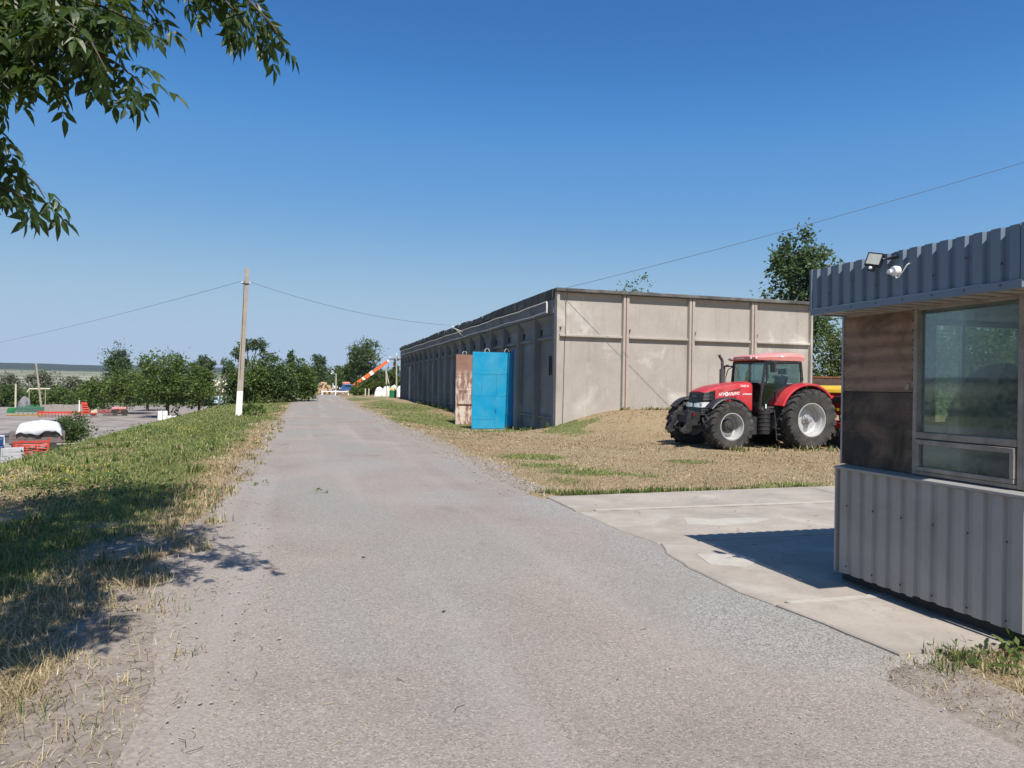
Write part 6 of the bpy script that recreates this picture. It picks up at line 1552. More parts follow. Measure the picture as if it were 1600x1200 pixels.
TREES = [
 ('deciduous_tree', -16.48, 95.28, -2.8, 8.38, 3.92, 'round', 'large round green tree with two dark trunks above the white canisters', 'A', 9000, .30, 'T'),
 ('deciduous_tree', -13.41, 99.61, -2.8, 6.60, 3.15, 'round', 'smaller green tree overlapping the right side of the large round tree', 'A', 6500, .29, 'T'),
 ('deciduous_tree', -23.14, 104.49, -2.8, 6.15, 3.56, 'round', 'dense green tree standing behind the red trailer boom', 'A', 7000, .29, 'T'),
 ('deciduous_tree', -27.72, 108.94, -2.8, 4.92, 2.62, 'shrub', 'bushy green tree behind the grey concrete panels', 'A', 5000, .29, 'T'),
 ('deciduous_tree', -33.52, 144.94, -3, 11.2, 2.6, 'ball', 'tall narrow tree rising behind the dense green tree at left', 'P', 4500, .36, 'T'),
 ('deciduous_tree', -18.30, 140.56, -3, 9.32, 2.23, 'round', 'round blue-green tree showing right of the large round tree', 'P', 4500, .36, 'T'),
 ('deciduous_tree', -22.59, 115.78, -3, 7.36, 2.46, 'round', 'loose-topped tree between the two big trees of the yard', 'B', 4000, .32, 'T'),
 ('leafy_bush', -15.09, 53.8, -2.75, 2.10, 1.60, 'shrub', 'leafy green bush hiding the end of the tarpaulin-covered cart', 'B', 4500, .16, 'B'),
 ('leafy_bush', -45.76, 129.75, -3, 4.05, 2.62, 'shrub', 'dark bush at the left edge of the yard behind the green seeder', 'B', 3600, .32, 'B'),
 ('leafy_bush', -42.79, 132.02, -3, 3.17, 3.11, 'shrub', 'broad bush around the pale grey covered heap', 'A', 3600, .32, 'B'),
 ('leafy_bush', -37.93, 128.54, -3, 3.16, 3.05, 'shrub', 'wide green bush right of the thin grey yard pole', 'A', 3600, .32, 'B'),
 ('leafy_bush', -36.14, 133.23, -3, 3.47, 2.55, 'shrub', 'green bush under the short dark pole', 'B', 3600, .32, 'B'),
 ('olive_tree', -46.65, 150.82, -3, 6.19, 3.57, 'round', 'pale silvery tree behind the thin grey yard pole', 'C', 3600, .38, 'O'),
 ('olive_tree', -43.88, 158.35, -3, 4.99, 3.28, 'round', 'pale silvery tree beside the short dark pole', 'C', 3000, .38, 'O'),
 ('olive_tree', -56.00, 161.85, -3, 5.04, 3.28, 'round', 'pale silvery tree at the left edge above the dark bush', 'C', 3000, .38, 'O'),
 ('hedge_shrub', -5.64, 61.98, -1.2, 4.4, 1.3, 'shrub', 'dark hedge shrub directly left of the white-footed pole', 'B', 5000, .20, 'H'),
 ('hedge_shrub', -4.08, 63.61, -0.6, 4.6, 1.7, 'shrub', 'tall hedge shrub directly right of the white-footed pole', 'A', 6500, .20, 'H'),
 ('hedge_shrub', -2.25, 64.13, -0.4, 4.5, 1.6, 'shrub', 'broad dark hedge shrub in the middle of the hedge', 'B', 6500, .20, 'H'),
 ('hedge_shrub', -1.48, 69.11, -0.3, 5.01, 0.85, 'tall', 'thin spire of a shrub sticking up out of the hedge', 'B', 2600, .21, 'H'),
 ('hedge_shrub', -0.45, 66.67, -0.2, 4.3, 1.35, 'shrub', 'bright green hedge shrub near the road end', 'A', 5500, .20, 'H'),
 ('hedge_shrub', 0.15, 68.54, -0.1, 2.8, 0.85, 'shrub', 'low bright shrub ending the hedge at the road edge', 'A', 3200, .20, 'H'),
 ('spreading_tree', -7.89, 106.33, -2, 10.15, 3.06, 'spread', 'spreading open-crowned tree behind the white-footed pole', 'P', 4200, .30, 'T'),
 ('deciduous_tree', 1.64, 113.99, 0, 6.48, 2.38, 'tall', 'pointed green tree directly behind the log pile', 'P', 4500, .32, 'T'),
 ('deciduous_tree', 5.66, 135.73, 0, 5.12, 2.6, 'round', 'low far tree behind the short pale post at the road end', 'B', 3200, .36, 'T'),
 ('deciduous_tree', 3.10, 132.20, 0, 4.52, 2.2, 'round', 'low far tree right of the pointed tree', 'P', 3000, .36, 'T'),
 ('deciduous_tree', 7.30, 127.98, 0, 5.53, 2.0, 'round', 'low far tree left of the tall round tree by the crane', 'B', 3200, .34, 'T'),
 ('round_tree', 9.27, 120.11, 0, 9.9, 2.95, 'ball', 'tall round dark tree rising above the crane boom', 'P', 8000, .32, 'T'),
 ('deciduous_tree', 12.64, 123.32, 0, 4.10, 2.42, 'round', 'low tree behind the white wrapped bales', 'B', 3200, .34, 'T'),
 ('deciduous_tree', 14.27, 120.76, 0, 5.82, 1.51, 'tall', 'narrow green tree behind the slim crossarm pole', 'A', 2600, .34, 'T'),
 ('ivy_bush', 7.39, 93.61, 0.2, 2.45, 1.66, 'shrub', 'green bush spreading under the raised crane boom', 'D', 3600, .24, 'B'),
 ('ivy_bush', 6.1, 91.96, 0.1, 1.3, 1.0, 'shrub', 'low green bush at the foot of the crane', 'A', 2200, .22, 'B'),
 ('ivy_bush', 9.17, 94.14, 0.2, 1.82, 1.01, 'shrub', 'small yellow-green bush left of the wrapped bales', 'D', 2200, .24, 'B'),
 ('elm_tree', 33.4, 42.6, 0.2, 13.2, 2.6, 'round', 'tall leafy elm rising above the right end of the storage building', 'P', 10500, .27, 'T'),
 ('hedge_shrub', 29.0, 33.0, 0.2, 5.6, 2.6, 'shrub', 'tall light-green hedge shrub between the building and the kiosk', 'D', 9000, .16, 'K'),
 ('hedge_shrub', 33.0, 32.5, 0.2, 6.8, 2.6, 'shrub', 'tall hedge shrub seen at the left of the kiosk end window', 'A', 8000, .17, 'K'),
 ('hedge_shrub', 37.0, 32.0, 0.2, 7.6, 2.8, 'shrub', 'tall hedge shrub seen in the middle of the kiosk end window', 'D', 7000, .19, 'K'),
 ('hedge_shrub', 41.0, 33.0, 0.2, 7.4, 2.8, 'shrub', 'tall hedge shrub seen at the right of the kiosk end window', 'A', 7000, .19, 'K'),
 ('hedge_shrub', 26.0, 36.5, 0.2, 5.4, 2.0, 'shrub', 'hedge shrub tucked behind the right end of the building', 'B', 6000, .17, 'K'),
 ('young_tree', 27.0, 54.7, 0.2, 11.0, 2.8, 'round', 'small treetop peeping over the gable of the storage building', 'A', 3400, .22, 'T'),
]
LM = {'A': M_leafA, 'B': M_leafB, 'C': M_leafC, 'D': M_leafD, 'P': M_leafP}
GR = {'T': 'trees around the yard', 'B': 'bushes around the yard', 'O': 'silvery trees across the yard', 'H': 'hedge left of the road', 'K': 'hedge behind the kiosk'}
for i, (n, x, y, z, H, w, sh, lab, lm, nl_, ls, g) in enumerate(TREES):
    make_tree(n, x, y, z, H, w, sh, 100 + i, lab, LM[lm], nl_, ls, GR[g], 'bush' if ('bush' in n or 'shrub' in n) else 'tree')
# small green sapling at the foot of the pole
make_tree('sapling', -3.0, 40.3, gz(-3.0, 40.3), 1.15, 0.36, 'shrub', 77, 'small green sapling growing beside the white foot of the pole', M_leafA, 500, .11, cat='bush')
make_tree('sapling', -2.5, 38.9, gz(-2.5, 38.9), 0.55, 0.5, 'shrub', 78, 'low weed clump in the grass right of the pole foot', M_leafA, 500, .09, cat='bush')
# far woods in the valley: one mass
rgn = np.random.RandomState(5); V = []; RN = []
for k in range(950):
    d = rgn.uniform(185, 520) if k < 450 else rgn.uniform(520, 3000); a = rgn.uniform(-0.95, 0.18)
    x, y = d * math.sin(a), d * math.cos(a)
    if fbm(np.array([x]), np.array([y]), 170, 73)[0] < 0.47 and k > 250: continue
    s = rgn.uniform(2.2, 4.2) * (1 if d < 520 else 1.5); zb = gz(x, y)
    pp_ = rgn.normal(size=(42 if d < 520 else 20, 3)) * np.array([s * 0.55, s * 0.55, s * 0.40]) + np.array([x, y, zb + s * 0.8])
    ax = rgn.normal(size=pp_.shape); ax /= np.linalg.norm(ax, axis=1)[:, None]; w_ = np.cross(ax, rgn.normal(size=pp_.shape)); w_ /= np.linalg.norm(w_, axis=1)[:, None]
    L = s * 0.5
    V.append(np.stack([pp_, pp_ + ax * L * .5 + w_ * L * .35, pp_ + ax * L, pp_ + ax * L * .5 - w_ * L * .35], 1).reshape(-1, 3)); RN.append(np.full(len(pp_) * 4, rgn.uniform(0, 1)))
V = np.concatenate(V); RN = np.concatenate(RN)
tag(place('far_woods', np_mesh('far_woods', V, np.full(len(V) // 4, 4), np.arange(len(V)), M_leafP, RN)), kind='stuff')
# ================================================================== THE ASH TREE OVER THE VERGE
M_ash = leaf_mat('ash_leaf', (0.012, 0.030, 0.009), (0.046, 0.082, 0.018), 0.32, 0.42)
ash = thing('ash_tree', 'leafy ash tree whose drooping branches hang into the sky at the upper left', 'tree', (-4.2, 3.5, gz(-4.2, 3.5)))
ax0, ay0, az0 = ash.location
def leaf_template(seed, pairs=3):
    """Compound ash leaf: a thin rachis along +x with drooping, folded leaflets."""
    rg = np.random.RandomState(seed); V = []; F = []
    def leaflet(base, dirv, L, W, up_):
        o = len(V); d = dirv / np.linalg.norm(dirv); s = np.cross(up_, d); s /= np.linalg.norm(s); n = np.cross(d, s)
        def P(t, k, z): return base + d * (L * t) + s * (W * k) + n * (z - 0.16 * L * t * t)
        V.extend([P(0, 0, 0), P(0.30, 1, 0.010), P(0.30, 0, 0), P(0.30, -1, 0.010), P(0.62, 0.78, 0.008), P(0.62, 0, 0), P(0.62, -0.78, 0.008), P(1.0, 0, 0)])
        F.extend([(o, o + 2, o + 1), (o, o + 3, o + 2), (o + 1, o + 2, o + 5, o + 4), (o + 2, o + 3, o + 6, o + 5), (o + 4, o + 5, o + 7), (o + 5, o + 6, o + 7)])
    up_ = np.array([0, 0, 1.0]); Lr = 0.20
    def R_(t): return np.array([Lr * t, 0, -0.05 * t * t])
    for k in range(6):
        a, b = R_(k / 6), R_((k + 1) / 6); o = len(V); w = 0.0016
        V.extend([a + [0, w, 0], a - [0, w, 0], b - [0, w, 0], b + [0, w, 0]]); F.append((o, o + 1, o + 2, o + 3))
    for i in range(pairs):
        t = 0.36 + 0.56 * i / max(1, pairs - 1) * 0.9
        for s in (1, -1):
            an = s * R(48 + rg.uniform(-10, 10)); L = 0.108 * rg.uniform(0.8, 1.15)
            leaflet(R_(t), np.array([math.cos(an), math.sin(an), -0.35 + rg.uniform(-.35, .2)]), L, L * 0.17, up_ + rg.normal(size=3) * 0.25)
    leaflet(R_(1.0), np.array([1, rg.uniform(-.2, .2), -0.45]), 0.115, 0.019, up_)
    return np.array(V), F
TPL = [leaf_template(s, p) for s, p in ((1, 3), (2, 3), (3, 2), (4, 3))]
LME = []
for V, F in TPL:
    idx = np.concatenate([np.array(f) for f in F]); fn = np.array([len(f) for f in F])
    LME.append(np_mesh('ash_leaf', V, fn, idx, M_ash, np.full(len(V), 0.25 + 0.18 * len(LME))))
BR = {
 'A1': [(-2.42, 5.17, 4.33), (-1.67, 4.74, 3.84), (-1.28, 4.53, 3.62), (-1.01, 4.34, 3.42), (-0.84, 4.19, 3.26)],
 'A2': [(-2.22, 5.00, 4.00), (-1.66, 4.64, 3.65), (-1.48, 4.48, 3.44), (-1.41, 4.46, 3.34)],
 'A3': [(-2.10, 5.18, 4.51), (-1.42, 4.67, 3.96), (-1.01, 4.34, 3.70), (-0.82, 4.19, 3.58)],
 'A4': [(-2.23, 4.90, 3.65), (-1.71, 4.55, 3.39), (-1.55, 4.40, 3.24)],
 'A5': [(-2.15, 4.98, 4.31), (-1.49, 4.59, 3.83), (-1.12, 4.17, 3.48), (-1.03, 4.14, 3.31)],
 'A6': [(-1.80, 5.30, 4.73), (-1.27, 4.83, 4.15), (-0.96, 4.64, 3.95), (-0.88, 4.62, 3.83)],
 'B1': [(-1.01, 4.76, 4.62), (-0.68, 4.46, 4.12), (-0.38, 4.27, 3.88), (-0.22, 4.12, 3.67), (-0.16, 4.10, 3.57)],
 'B2': [(-0.92, 4.63, 4.48), (-0.69, 4.36, 4.02), (-0.51, 4.25, 3.86), (-0.42, 4.17, 3.74)],
 'B3': [(-0.81, 4.80, 4.53), (-0.48, 4.50, 4.14), (-0.32, 4.35, 3.89), (-0.26, 4.34, 3.72)],
 'C1': [(-2.32, 4.72, 3.20), (-1.80, 4.47, 2.95), (-1.53, 4.39, 2.85), (-1.40, 4.35, 2.73), (-1.36, 4.34, 2.66)],
 'C2': [(-2.25, 4.70, 2.96), (-1.73, 4.45, 2.78), (-1.49, 4.28, 2.67), (-1.39, 4.25, 2.62)],
 'C3': [(-2.12, 4.67, 3.24), (-1.74, 4.56, 3.11), (-1.63, 4.47, 3.00), (-1.57, 4.40, 2.95)],
}
rg = np.random.RandomState(9)
org = np.array([ax0, ay0, az0])
def along(pts, t):
    pts = np.array(pts); seg = np.linalg.norm(np.diff(pts, axis=0), axis=1); c = np.concatenate([[0], np.cumsum(seg)]); s = t * c[-1]
    i = min(np.searchsorted(c, s, 'right') - 1, len(seg) - 1); u = (s - c[i]) / seg[i]
    return pts[i] * (1 - u) + pts[i + 1] * u, (pts[i + 1] - pts[i]) / seg[i]
tw = MB()
CM = {'A1': 30, 'A2': 22, 'A3': 27, 'A4': 18, 'A5': 26, 'A6': 20, 'B1': 22, 'B2': 15, 'B3': 15, 'C1': 24, 'C2': 18, 'C3': 8}
CF = {'A1': 64, 'A2': 56, 'A3': 56, 'A4': 36, 'A5': 56, 'A6': 30, 'B1': 8, 'B2': 4, 'B3': 4, 'C1': 10, 'C2': 8, 'C3': 4}
def frame(dv, nv):
    d = dv / np.linalg.norm(dv); s = np.cross(nv, d); s /= np.linalg.norm(s); n = np.cross(d, s)
    return np.stack([d, s, n], 1)
fillP, fillM = [], []
for key, pts in BR.items():
    tw.tube([tuple(np.array(p) - org) for p in pts], [0.012 * (1 - 0.75 * i / (len(pts) - 1)) for i in range(len(pts))], 5)
    for n, store_ in ((CM[key], 'obj'), (CF[key], 'fill')):
        for i in range(n):
            t = rg.uniform(0.22, 1.0) if store_ == 'obj' else rg.uniform(0.0, 0.85)
            p, tg = along(pts, t)
            p = p + rg.normal(size=3) * (0.015 if store_ == 'obj' else 0.06) * np.array([1, 1, 1])
            dv = tg * rg.uniform(0.1, 0.9) + np.array([rg.normal() * 0.7, rg.normal() * 0.7, -0.55 + rg.normal() * 0.35])
            M3 = frame(dv, np.array([rg.normal() * 0.5, rg.normal() * 0.5, 1.0]))
            if store_ == 'obj':
                o = bpy.data.objects.new('leaf', LME[rg.randint(4)]); COL.objects.link(o); o.parent = ash
                m4 = Matrix([[*M3[0], p[0] - ax0], [*M3[1], p[1] - ay0], [*M3[2], p[2] - az0], [0, 0, 0, 1]])
                o.matrix_local = m4 @ Matrix.Scale(rg.uniform(0.72, 0.98), 4)
            else:
                fillP.append(p - org); fillM.append(M3)
# crown above the picture: the same leaves in one mass
for (c, r, n) in (((-3.3, 5.2, 6.4), (1.9, 2.4, 1.5), 2600), ((-3.6, 3.6, 6.6), (1.9, 1.8, 1.6), 1100), ((-2.6, 6.6, 7.0), (1.2, 1.4, 1.0), 800), ((-3.2, 4.6, 4.6), (0.9, 0.8, 0.7), 420), ((-1.5, 4.9, 5.0), (0.7, 0.6, 0.5), 300), ((-2.8, 4.9, 3.6), (0.35, 0.3, 0.4), 60), ((-1.65, 3.0, 3.5), (0.5, 0.45, 0.3), 230), ((-2.2, 3.4, 3.9), (0.8, 0.7, 0.5), 420), ((-2.9, 3.9, 4.2), (0.7, 0.7, 0.5), 320)):
    for i in range(n):
        d = rg.normal(size=3); d /= np.linalg.norm(d); q = rg.uniform(0.1, 1) ** (1 / 2.4)
        fillP.append(np.array(c) + d * np.array(r) * q - org)
        fillM.append(frame(d * 0.6 + np.array([rg.normal() * .6, rg.normal() * .6, -0.5]), np.array([rg.normal() * 0.6, rg.normal() * 0.6, 1.0])))
FV = []; FI = []; FN = []; FR = []; base = 0
for i, (p, M3) in enumerate(zip(fillP, fillM)):
    V, F = TPL[i % 4]
    FV.append(V @ M3.T + p)
    FI.append(np.concatenate([np.array(f) for f in F]) + base); FN.append(np.array([len(f) for f in F])); FR.append(np.full(len(V), rg.uniform(0, 1))); base += len(V)
tag(place('crown', np_mesh('crown', np.concatenate(FV), np.concatenate(FN), np.concatenate(FI), M_ash, np.concatenate(FR)), ash), kind='stuff')
def rel(p): return (p[0] - ax0, p[1] - ay0, p[2] - az0)
trk = MB()
trk.tube([(0, 0, -0.5), (0.03, 0.02, 1.2), (0.10, 0.1, 2.4), (0.25, 0.4, 4.0), (0.5, 0.9, 5.8), (0.7, 1.4, 7.2)], [0.24, 0.19, 0.165, 0.13, 0.08, 0.03], 12)
for e, z0 in (((-2.42, 5.17, 4.33), 2.3), ((-2.10, 5.18, 4.51), 2.5), ((-1.01, 4.76, 4.62), 3.0), ((-0.81, 4.80, 4.53), 3.1), ((-1.80, 5.30, 4.73), 2.9), ((-3.3, 6.2, 6.4), 3.2), ((-5.0, 3.2, 6.5), 3.4), ((-1.6, 2.7, 3.45), 2.2), ((-2.3, 3.0, 3.9), 2.4), ((-2.4, 7.0, 7.0), 4.2)):
    q = rel(e); s = (0.12, 0.15, z0); trk.tube([s, ((s[0] + q[0]) * .45, (s[1] + q[1]) * .5, max(s[2], (s[2] + q[2]) * 0.55)), q], [0.06, 0.04, 0.012], 6)
for e in ((-2.32, 4.72, 3.20), (-2.25, 4.70, 2.96), (-2.12, 4.67, 3.24), (-2.23, 4.90, 3.65), (-2.22, 5.0, 4.0), (-2.15, 4.98, 4.31)):
    q = rel(e); trk.tube([(0.12, 0.12, 2.4), (q[0] * .5, q[1] * .5 + 0.1, (2.4 + q[2]) * 0.5 + 0.15), q], [0.04, 0.025, 0.012], 6)
trk.build('trunk', M_bark, ash)
tw.build('twig', M_bark, ash)
# seed bunches, pale yellow-green keys
kb = []; kn = []
for key in ('A1', 'A3', 'A5', 'A6', 'A2'):
    for i in range(3):
        p, tg = along(BR[key], rg.uniform(0.25, 0.8))
        for j in range(26):
            q = p + rg.normal(size=3) * 0.03; d = np.array([rg.normal() * .4, rg.normal() * .4, -1.0]); d /= np.linalg.norm(d); s = np.cross(d, rg.normal(size=3)); s /= np.linalg.norm(s)
            kb.append(np.stack([q, q + d * .017 + s * .003, q + d * .034, q + d * .017 - s * .003]) - org)
kb = np.concatenate(kb)
tag(place('seed_keys', np_mesh('seed_keys', kb, np.full(len(kb) // 4, 4), np.arange(len(kb)), leaf_mat('seed_key', (0.20, 0.21, 0.04), (0.34, 0.34, 0.09), 0.4), rg.uniform(0, 1, len(kb))), ash), kind='stuff')

# ================================================================== GRASS, WEEDS, LITTER
def blade_material():
    m, nt, b = nmat('grass_blade')
    a = N(nt, 'ShaderNodeAttribute', attribute_name='tone')
    nt.links.new(a.outputs['Color'], b.inputs['Base Color']); b.inputs['Roughness'].default_value = 0.65; b.inputs['Specular IOR Level'].default_value = 0.25
    tr = N(nt, 'ShaderNodeBsdfTranslucent'); nt.links.new(a.outputs['Color'], tr.inputs['Color'])
    ms = N(nt, 'ShaderNodeMixShader'); ms.inputs[0].default_value = 0.3
    nt.links.new(b.outputs[0], ms.inputs[1]); nt.links.new(tr.outputs[0], ms.inputs[2]); nt.links.new(ms.outputs[0], nt.nodes['Material Output'].inputs['Surface'])
    return m
M_blade = blade_material()
rg = np.random.RandomState(17)
def scatter(n, d0, d1, a0, a1):
    d = np.exp(rg.uniform(math.log(d0), math.log(d1), n)); a = rg.uniform(a0, a1, n) + YAW
    return d * np.sin(a), d * np.cos(a), d
def inside(x, y):
    road = (x > road_left(y) + 0.08) & (x < road_right(y) - 0.06)
    slab_ = (x > 3.45) & (x < 12.7) & (y > 3.66) & (y < 10.36)
    bld = (x > 9.35) & (y > 26.35)
    yard = (x < -13.8)
    return ~(road | slab_ | bld | yard)
def blades(x, y, d, kind_dry, keep):
    x, y, d, kd = x[keep], y[keep], d[keep], kind_dry[keep]
    m = len(x); left = x < 1.2
    isdry = rg.uniform(0, 1, m) < kd
    H = np.where(isdry, rg.uniform(0.025, 0.085, m), rg.uniform(0.04, 0.11, m)) * np.where(left, 1.0, 0.72)
    tall = rg.uniform(0, 1, m) < np.where(left, 0.06, 0.012); H = H * (0.55 + 0.9 * fbm(x, y, 1.1, 67, 3)) * np.where(left & (d > 9), 0.8, 1.0); H = np.where(tall, H * 1.9, H)
    H = H * (1 + 0.004 * d)
    tilt = np.where(isdry, rg.uniform(0.45, 1.5, m), np.abs(rg.normal(0.45, 0.4, m)))
    tilt = np.where(tall, tilt * 0.45, tilt)
    az = rg.uniform(0, 2 * math.pi, m)
    dx, dy = np.cos(az) * np.sin(tilt), np.sin(az) * np.sin(tilt); dz = np.cos(tilt)
    W = np.maximum(0.0017, 0.00050 * d) * rg.uniform(0.7, 1.4, m)
    wx, wy = -np.sin(az), np.cos(az)
    z = ground_z(x, y) - 0.008
    p0 = np.stack([x, y, z], 1); w = np.stack([wx, wy, np.zeros(m)], 1) * W[:, None]
    mid = p0 + np.stack([dx, dy, dz], 1) * (H * 0.55)[:, None]
    tip = mid + np.stack([dx * 1.35, dy * 1.35, dz * 0.6], 1) * (H * 0.5)[:, None]
    V = np.stack([p0 - w, p0 + w, mid + w * .75, mid - w * .75, tip], 1).reshape(-1, 3)
    b0 = np.arange(m) * 5
    idx = np.stack([b0, b0 + 1, b0 + 2, b0 + 3, b0 + 3, b0 + 2, b0 + 4], 1).ravel()
    fn = np.tile([4, 3], m)
    u = rg.uniform(0, 1, m)[:, None]; v = rg.uniform(0, 1, m)[:, None]
    straw = np.where((x < 1.2)[:, None], np.array([0.28, 0.22, 0.115]) * (1 - u) + np.array([0.62, 0.51, 0.31]) * u, np.array([0.24, 0.178, 0.098]) * (1 - u) + np.array([0.60, 0.49, 0.31]) * u)
    pat = fbm(x, y, 0.45, 61, 3)[:, None]; pat2 = fbm(x, y, 3.0, 63, 3)[:, None]
    straw = straw * (0.50 + 1.0 * pat) * np.where(pat2 > 0.52, np.array([0.93, 0.84, 0.78]), np.array([1.0, 1.0, 1.0]))
    straw = np.where(v < 0.22, straw * np.array([0.5, 0.46, 0.42]), straw)
    pg = fbm(x, y, 1.6, 65, 3)[:, None]
    green = (np.array([0.110, 0.148, 0.042]) * (1 - u) + np.array([0.31, 0.345, 0.115]) * u) * (0.65 + 0.7 * pg)
    green = np.where(v < 0.22, green * 0.4 + np.array([0.30, 0.26, 0.11]) * 0.6, green)
    c = np.where(isdry[:, None], straw, green)
    return V, fn, idx, np.repeat(c, 5, 0)
for (nm, n, d0, d1, a0, a1) in (('grass', 420000, 2.2, 62, R(-48), R(-8)), ('dry_grass', 400000, 4.0, 60, R(-16), R(44))):
    x, y, d = scatter(n, d0, d1, a0, a1)
    left = x < 1.2
    sel = inside(x, y) & (left if nm == 'grass' else ~left)
    dr, ba = masks(x, y)
    keep = sel & (rg.uniform(0, 1, n) > ba * 0.93)
    kd = np.clip(dr + 0.12, 0.06, 0.985)
    V, fn, idx, c = blades(x, y, d, kd, keep)
    me = np_mesh(nm, V, fn, idx, M_blade, col=c)
    tag(place(nm, me), kind='stuff')
# taller tufts: verge, slab edge, foot of the wall, by the kiosk corner
TUFTS = []
rgt = random.Random(21)
for k in range(26): TUFTS.append((rgt.uniform(3.7, 5.4), rgt.uniform(3.25, 3.66), 0.10, 24, 0.2))
for k in range(70): TUFTS.append((rgt.uniform(3.6, 8.6), 10.45 + abs(rgt.gauss(0, 0.14)), 0.13, 26, 0.15))
for k in range(14): TUFTS.append((rgt.uniform(3.8, 5.2), rgt.uniform(2.4, 3.1), 0.10, 20, 0.3))
for k in range(60): TUFTS.append((rgt.uniform(-6.5, -1.6), rgt.uniform(6, 22), rgt.uniform(0.12, 0.24), 26, 0.25))
for k in range(60): TUFTS.append((rgt.uniform(-2.0, -0.95), rgt.uniform(4, 14), 0.13, 18, 0.7))
for k in range(130): TUFTS.append((rgt.uniform(-2.9, -0.95), rgt.uniform(2.5, 6.2), rgt.uniform(0.05, 0.10), 16, 0.93))
for k in range(34): TUFTS.append((road_left(np.array([k * 0.9 + 3]))[0] - rgt.uniform(-0.15, 0.4), k * 0.9 + 3, 0.11, 18, 0.75))
for k in range(60): TUFTS.append((rgt.uniform(12, 20.5), 26.3 - abs(rgt.gauss(0, 0.1)), 0.16, 16, 0.6))
for k in range(50): TUFTS.append((9.3 - abs(rgt.gauss(0, 0.12)), rgt.uniform(26.5, 60), 0.22, 22, 0.1))
for k in range(20): TUFTS.append((rgt.uniform(11.2, 15.4), rgt.uniform(17.1, 17.6), 0.2, 8, 0.5))
X, Y, Z, HH, DD = [], [], [], [], []
tv, tf, ti, tcol = [], [], [], []
pts = [(x + rgt.gauss(0, 0.07), y + rgt.gauss(0, 0.05), h * rgt.uniform(0.5, 1.25), dr) for (x, y, h, n, dr) in TUFTS for _ in range(n)]
P = np.array(pts); m = len(P); az = rg.uniform(0, 6.283, m); tilt = np.where((P[:, 3] > 0.9), rg.uniform(0.5, 1.5, m), np.abs(rg.normal(0.3, 0.3, m)))
z = ground_z(P[:, 0], P[:, 1]) - 0.01
p0 = np.stack([P[:, 0], P[:, 1], z], 1); dirv = np.stack([np.cos(az) * np.sin(tilt), np.sin(az) * np.sin(tilt), np.cos(tilt)], 1)
dist = np.hypot(P[:, 0], P[:, 1]); w = np.stack([-np.sin(az), np.cos(az), az * 0], 1) * (np.maximum(0.0025, 0.0008 * dist))[:, None]
mid = p0 + dirv * (P[:, 2] * 0.55)[:, None]; tip = mid + (dirv * np.array([1.6, 1.6, 0.7])) * (P[:, 2] * 0.5)[:, None]
V = np.stack([p0 - w, p0 + w, mid + w * .75, mid - w * .75, tip], 1).reshape(-1, 3); b0 = np.arange(m) * 5
u = rg.uniform(0, 1, m)[:, None]
c = np.where((rg.uniform(0, 1, m) < P[:, 3])[:, None], np.array([0.28, 0.21, 0.11]) * (1 - u) + np.array([0.55, 0.45, 0.27]) * u, np.array([0.055, 0.095, 0.018]) * (1 - u) + np.array([0.17, 0.22, 0.055]) * u)
tag(place('grass_tufts', np_mesh('grass_tufts', V, np.tile([4, 3], m), np.stack([b0, b0 + 1, b0 + 2, b0 + 3, b0 + 3, b0 + 2, b0 + 4], 1).ravel(), M_blade, col=np.repeat(c, 5, 0))), kind='stuff')
# broad-leaved weeds and yellow flowers on the bank
WV = []; WR = []
wpts = [(rgt.uniform(-8, -1.8), rgt.uniform(7, 34)) for _ in range(230)] + [(-3.8 + rgt.gauss(0, .5), 13.4 + rgt.gauss(0, .7)) for _ in range(40)] + [(rgt.uniform(3.9, 5.0), rgt.uniform(3.2, 3.6)) for _ in range(14)] + [(-2.6 + rgt.gauss(0, .8), 11.6 + rgt.gauss(0, .6)) for _ in range(50)]
FLV = []
for (x, y) in wpts:
    h = rgt.uniform(0.06, 0.26) * (0.6 if x > 1 else 1); n = 14; zb = gz(x, y)
    p = np.array([x, y, zb]) + rg.normal(size=(n, 3)) * np.array([0.09, 0.09, 0.0]) + np.stack([np.zeros(n), np.zeros(n), rg.uniform(0.02, h, n)], 1)
    ax = rg.normal(size=(n, 3)) * np.array([1, 1, 0.4]) + np.array([0, 0, 0.25]); ax /= np.linalg.norm(ax, axis=1)[:, None]
    w = np.cross(ax, np.array([0, 0, 1.0]) + rg.normal(size=(n, 3)) * .3); w /= np.linalg.norm(w, axis=1)[:, None]
    L = rg.uniform(0.03, 0.075, n)[:, None] * (1 + 0.02 * y)
    WV.append(np.stack([p, p + ax * L * .5 + w * L * .26, p + ax * L, p + ax * L * .5 - w * L * .26], 1).reshape(-1, 3)); WR.append(np.full(n * 4, rgt.random()))
fl_pts = [(-3.75 + rgt.gauss(0, .35), 13.6 + rgt.gauss(0, .35)) for _ in range(46)] + [(-4.4 + rgt.gauss(0, .2), 12.6 + rgt.gauss(0, .25)) for _ in range(18)] + [(-3.6 + rgt.gauss(0, .35), 24 + rgt.gauss(0, 1)) for _ in range(40)] + [(-4.6 + rgt.gauss(0, .8), 20 + rgt.gauss(0, 2)) for _ in range(8)]
for (x, y) in fl_pts:
    zb = gz(x, y) + rgt.uniform(0.15, 0.34); s = 0.009 * (1 + 0.03 * y)
    q = np.array([x, y, zb]); a = rg.normal(size=3); a /= np.linalg.norm(a); b = np.cross(a, rg.normal(size=3)); b /= np.linalg.norm(b); c3 = np.cross(a, b)
    for (e, f) in ((a, b), (b, c3)): FLV.append(np.stack([q - e * s, q - f * s, q + e * s, q + f * s]))
WV = np.concatenate(WV); tag(place('weeds', np_mesh('weeds', WV, np.full(len(WV) // 4, 4), np.arange(len(WV)), M_leafA, np.concatenate(WR))), kind='stuff')
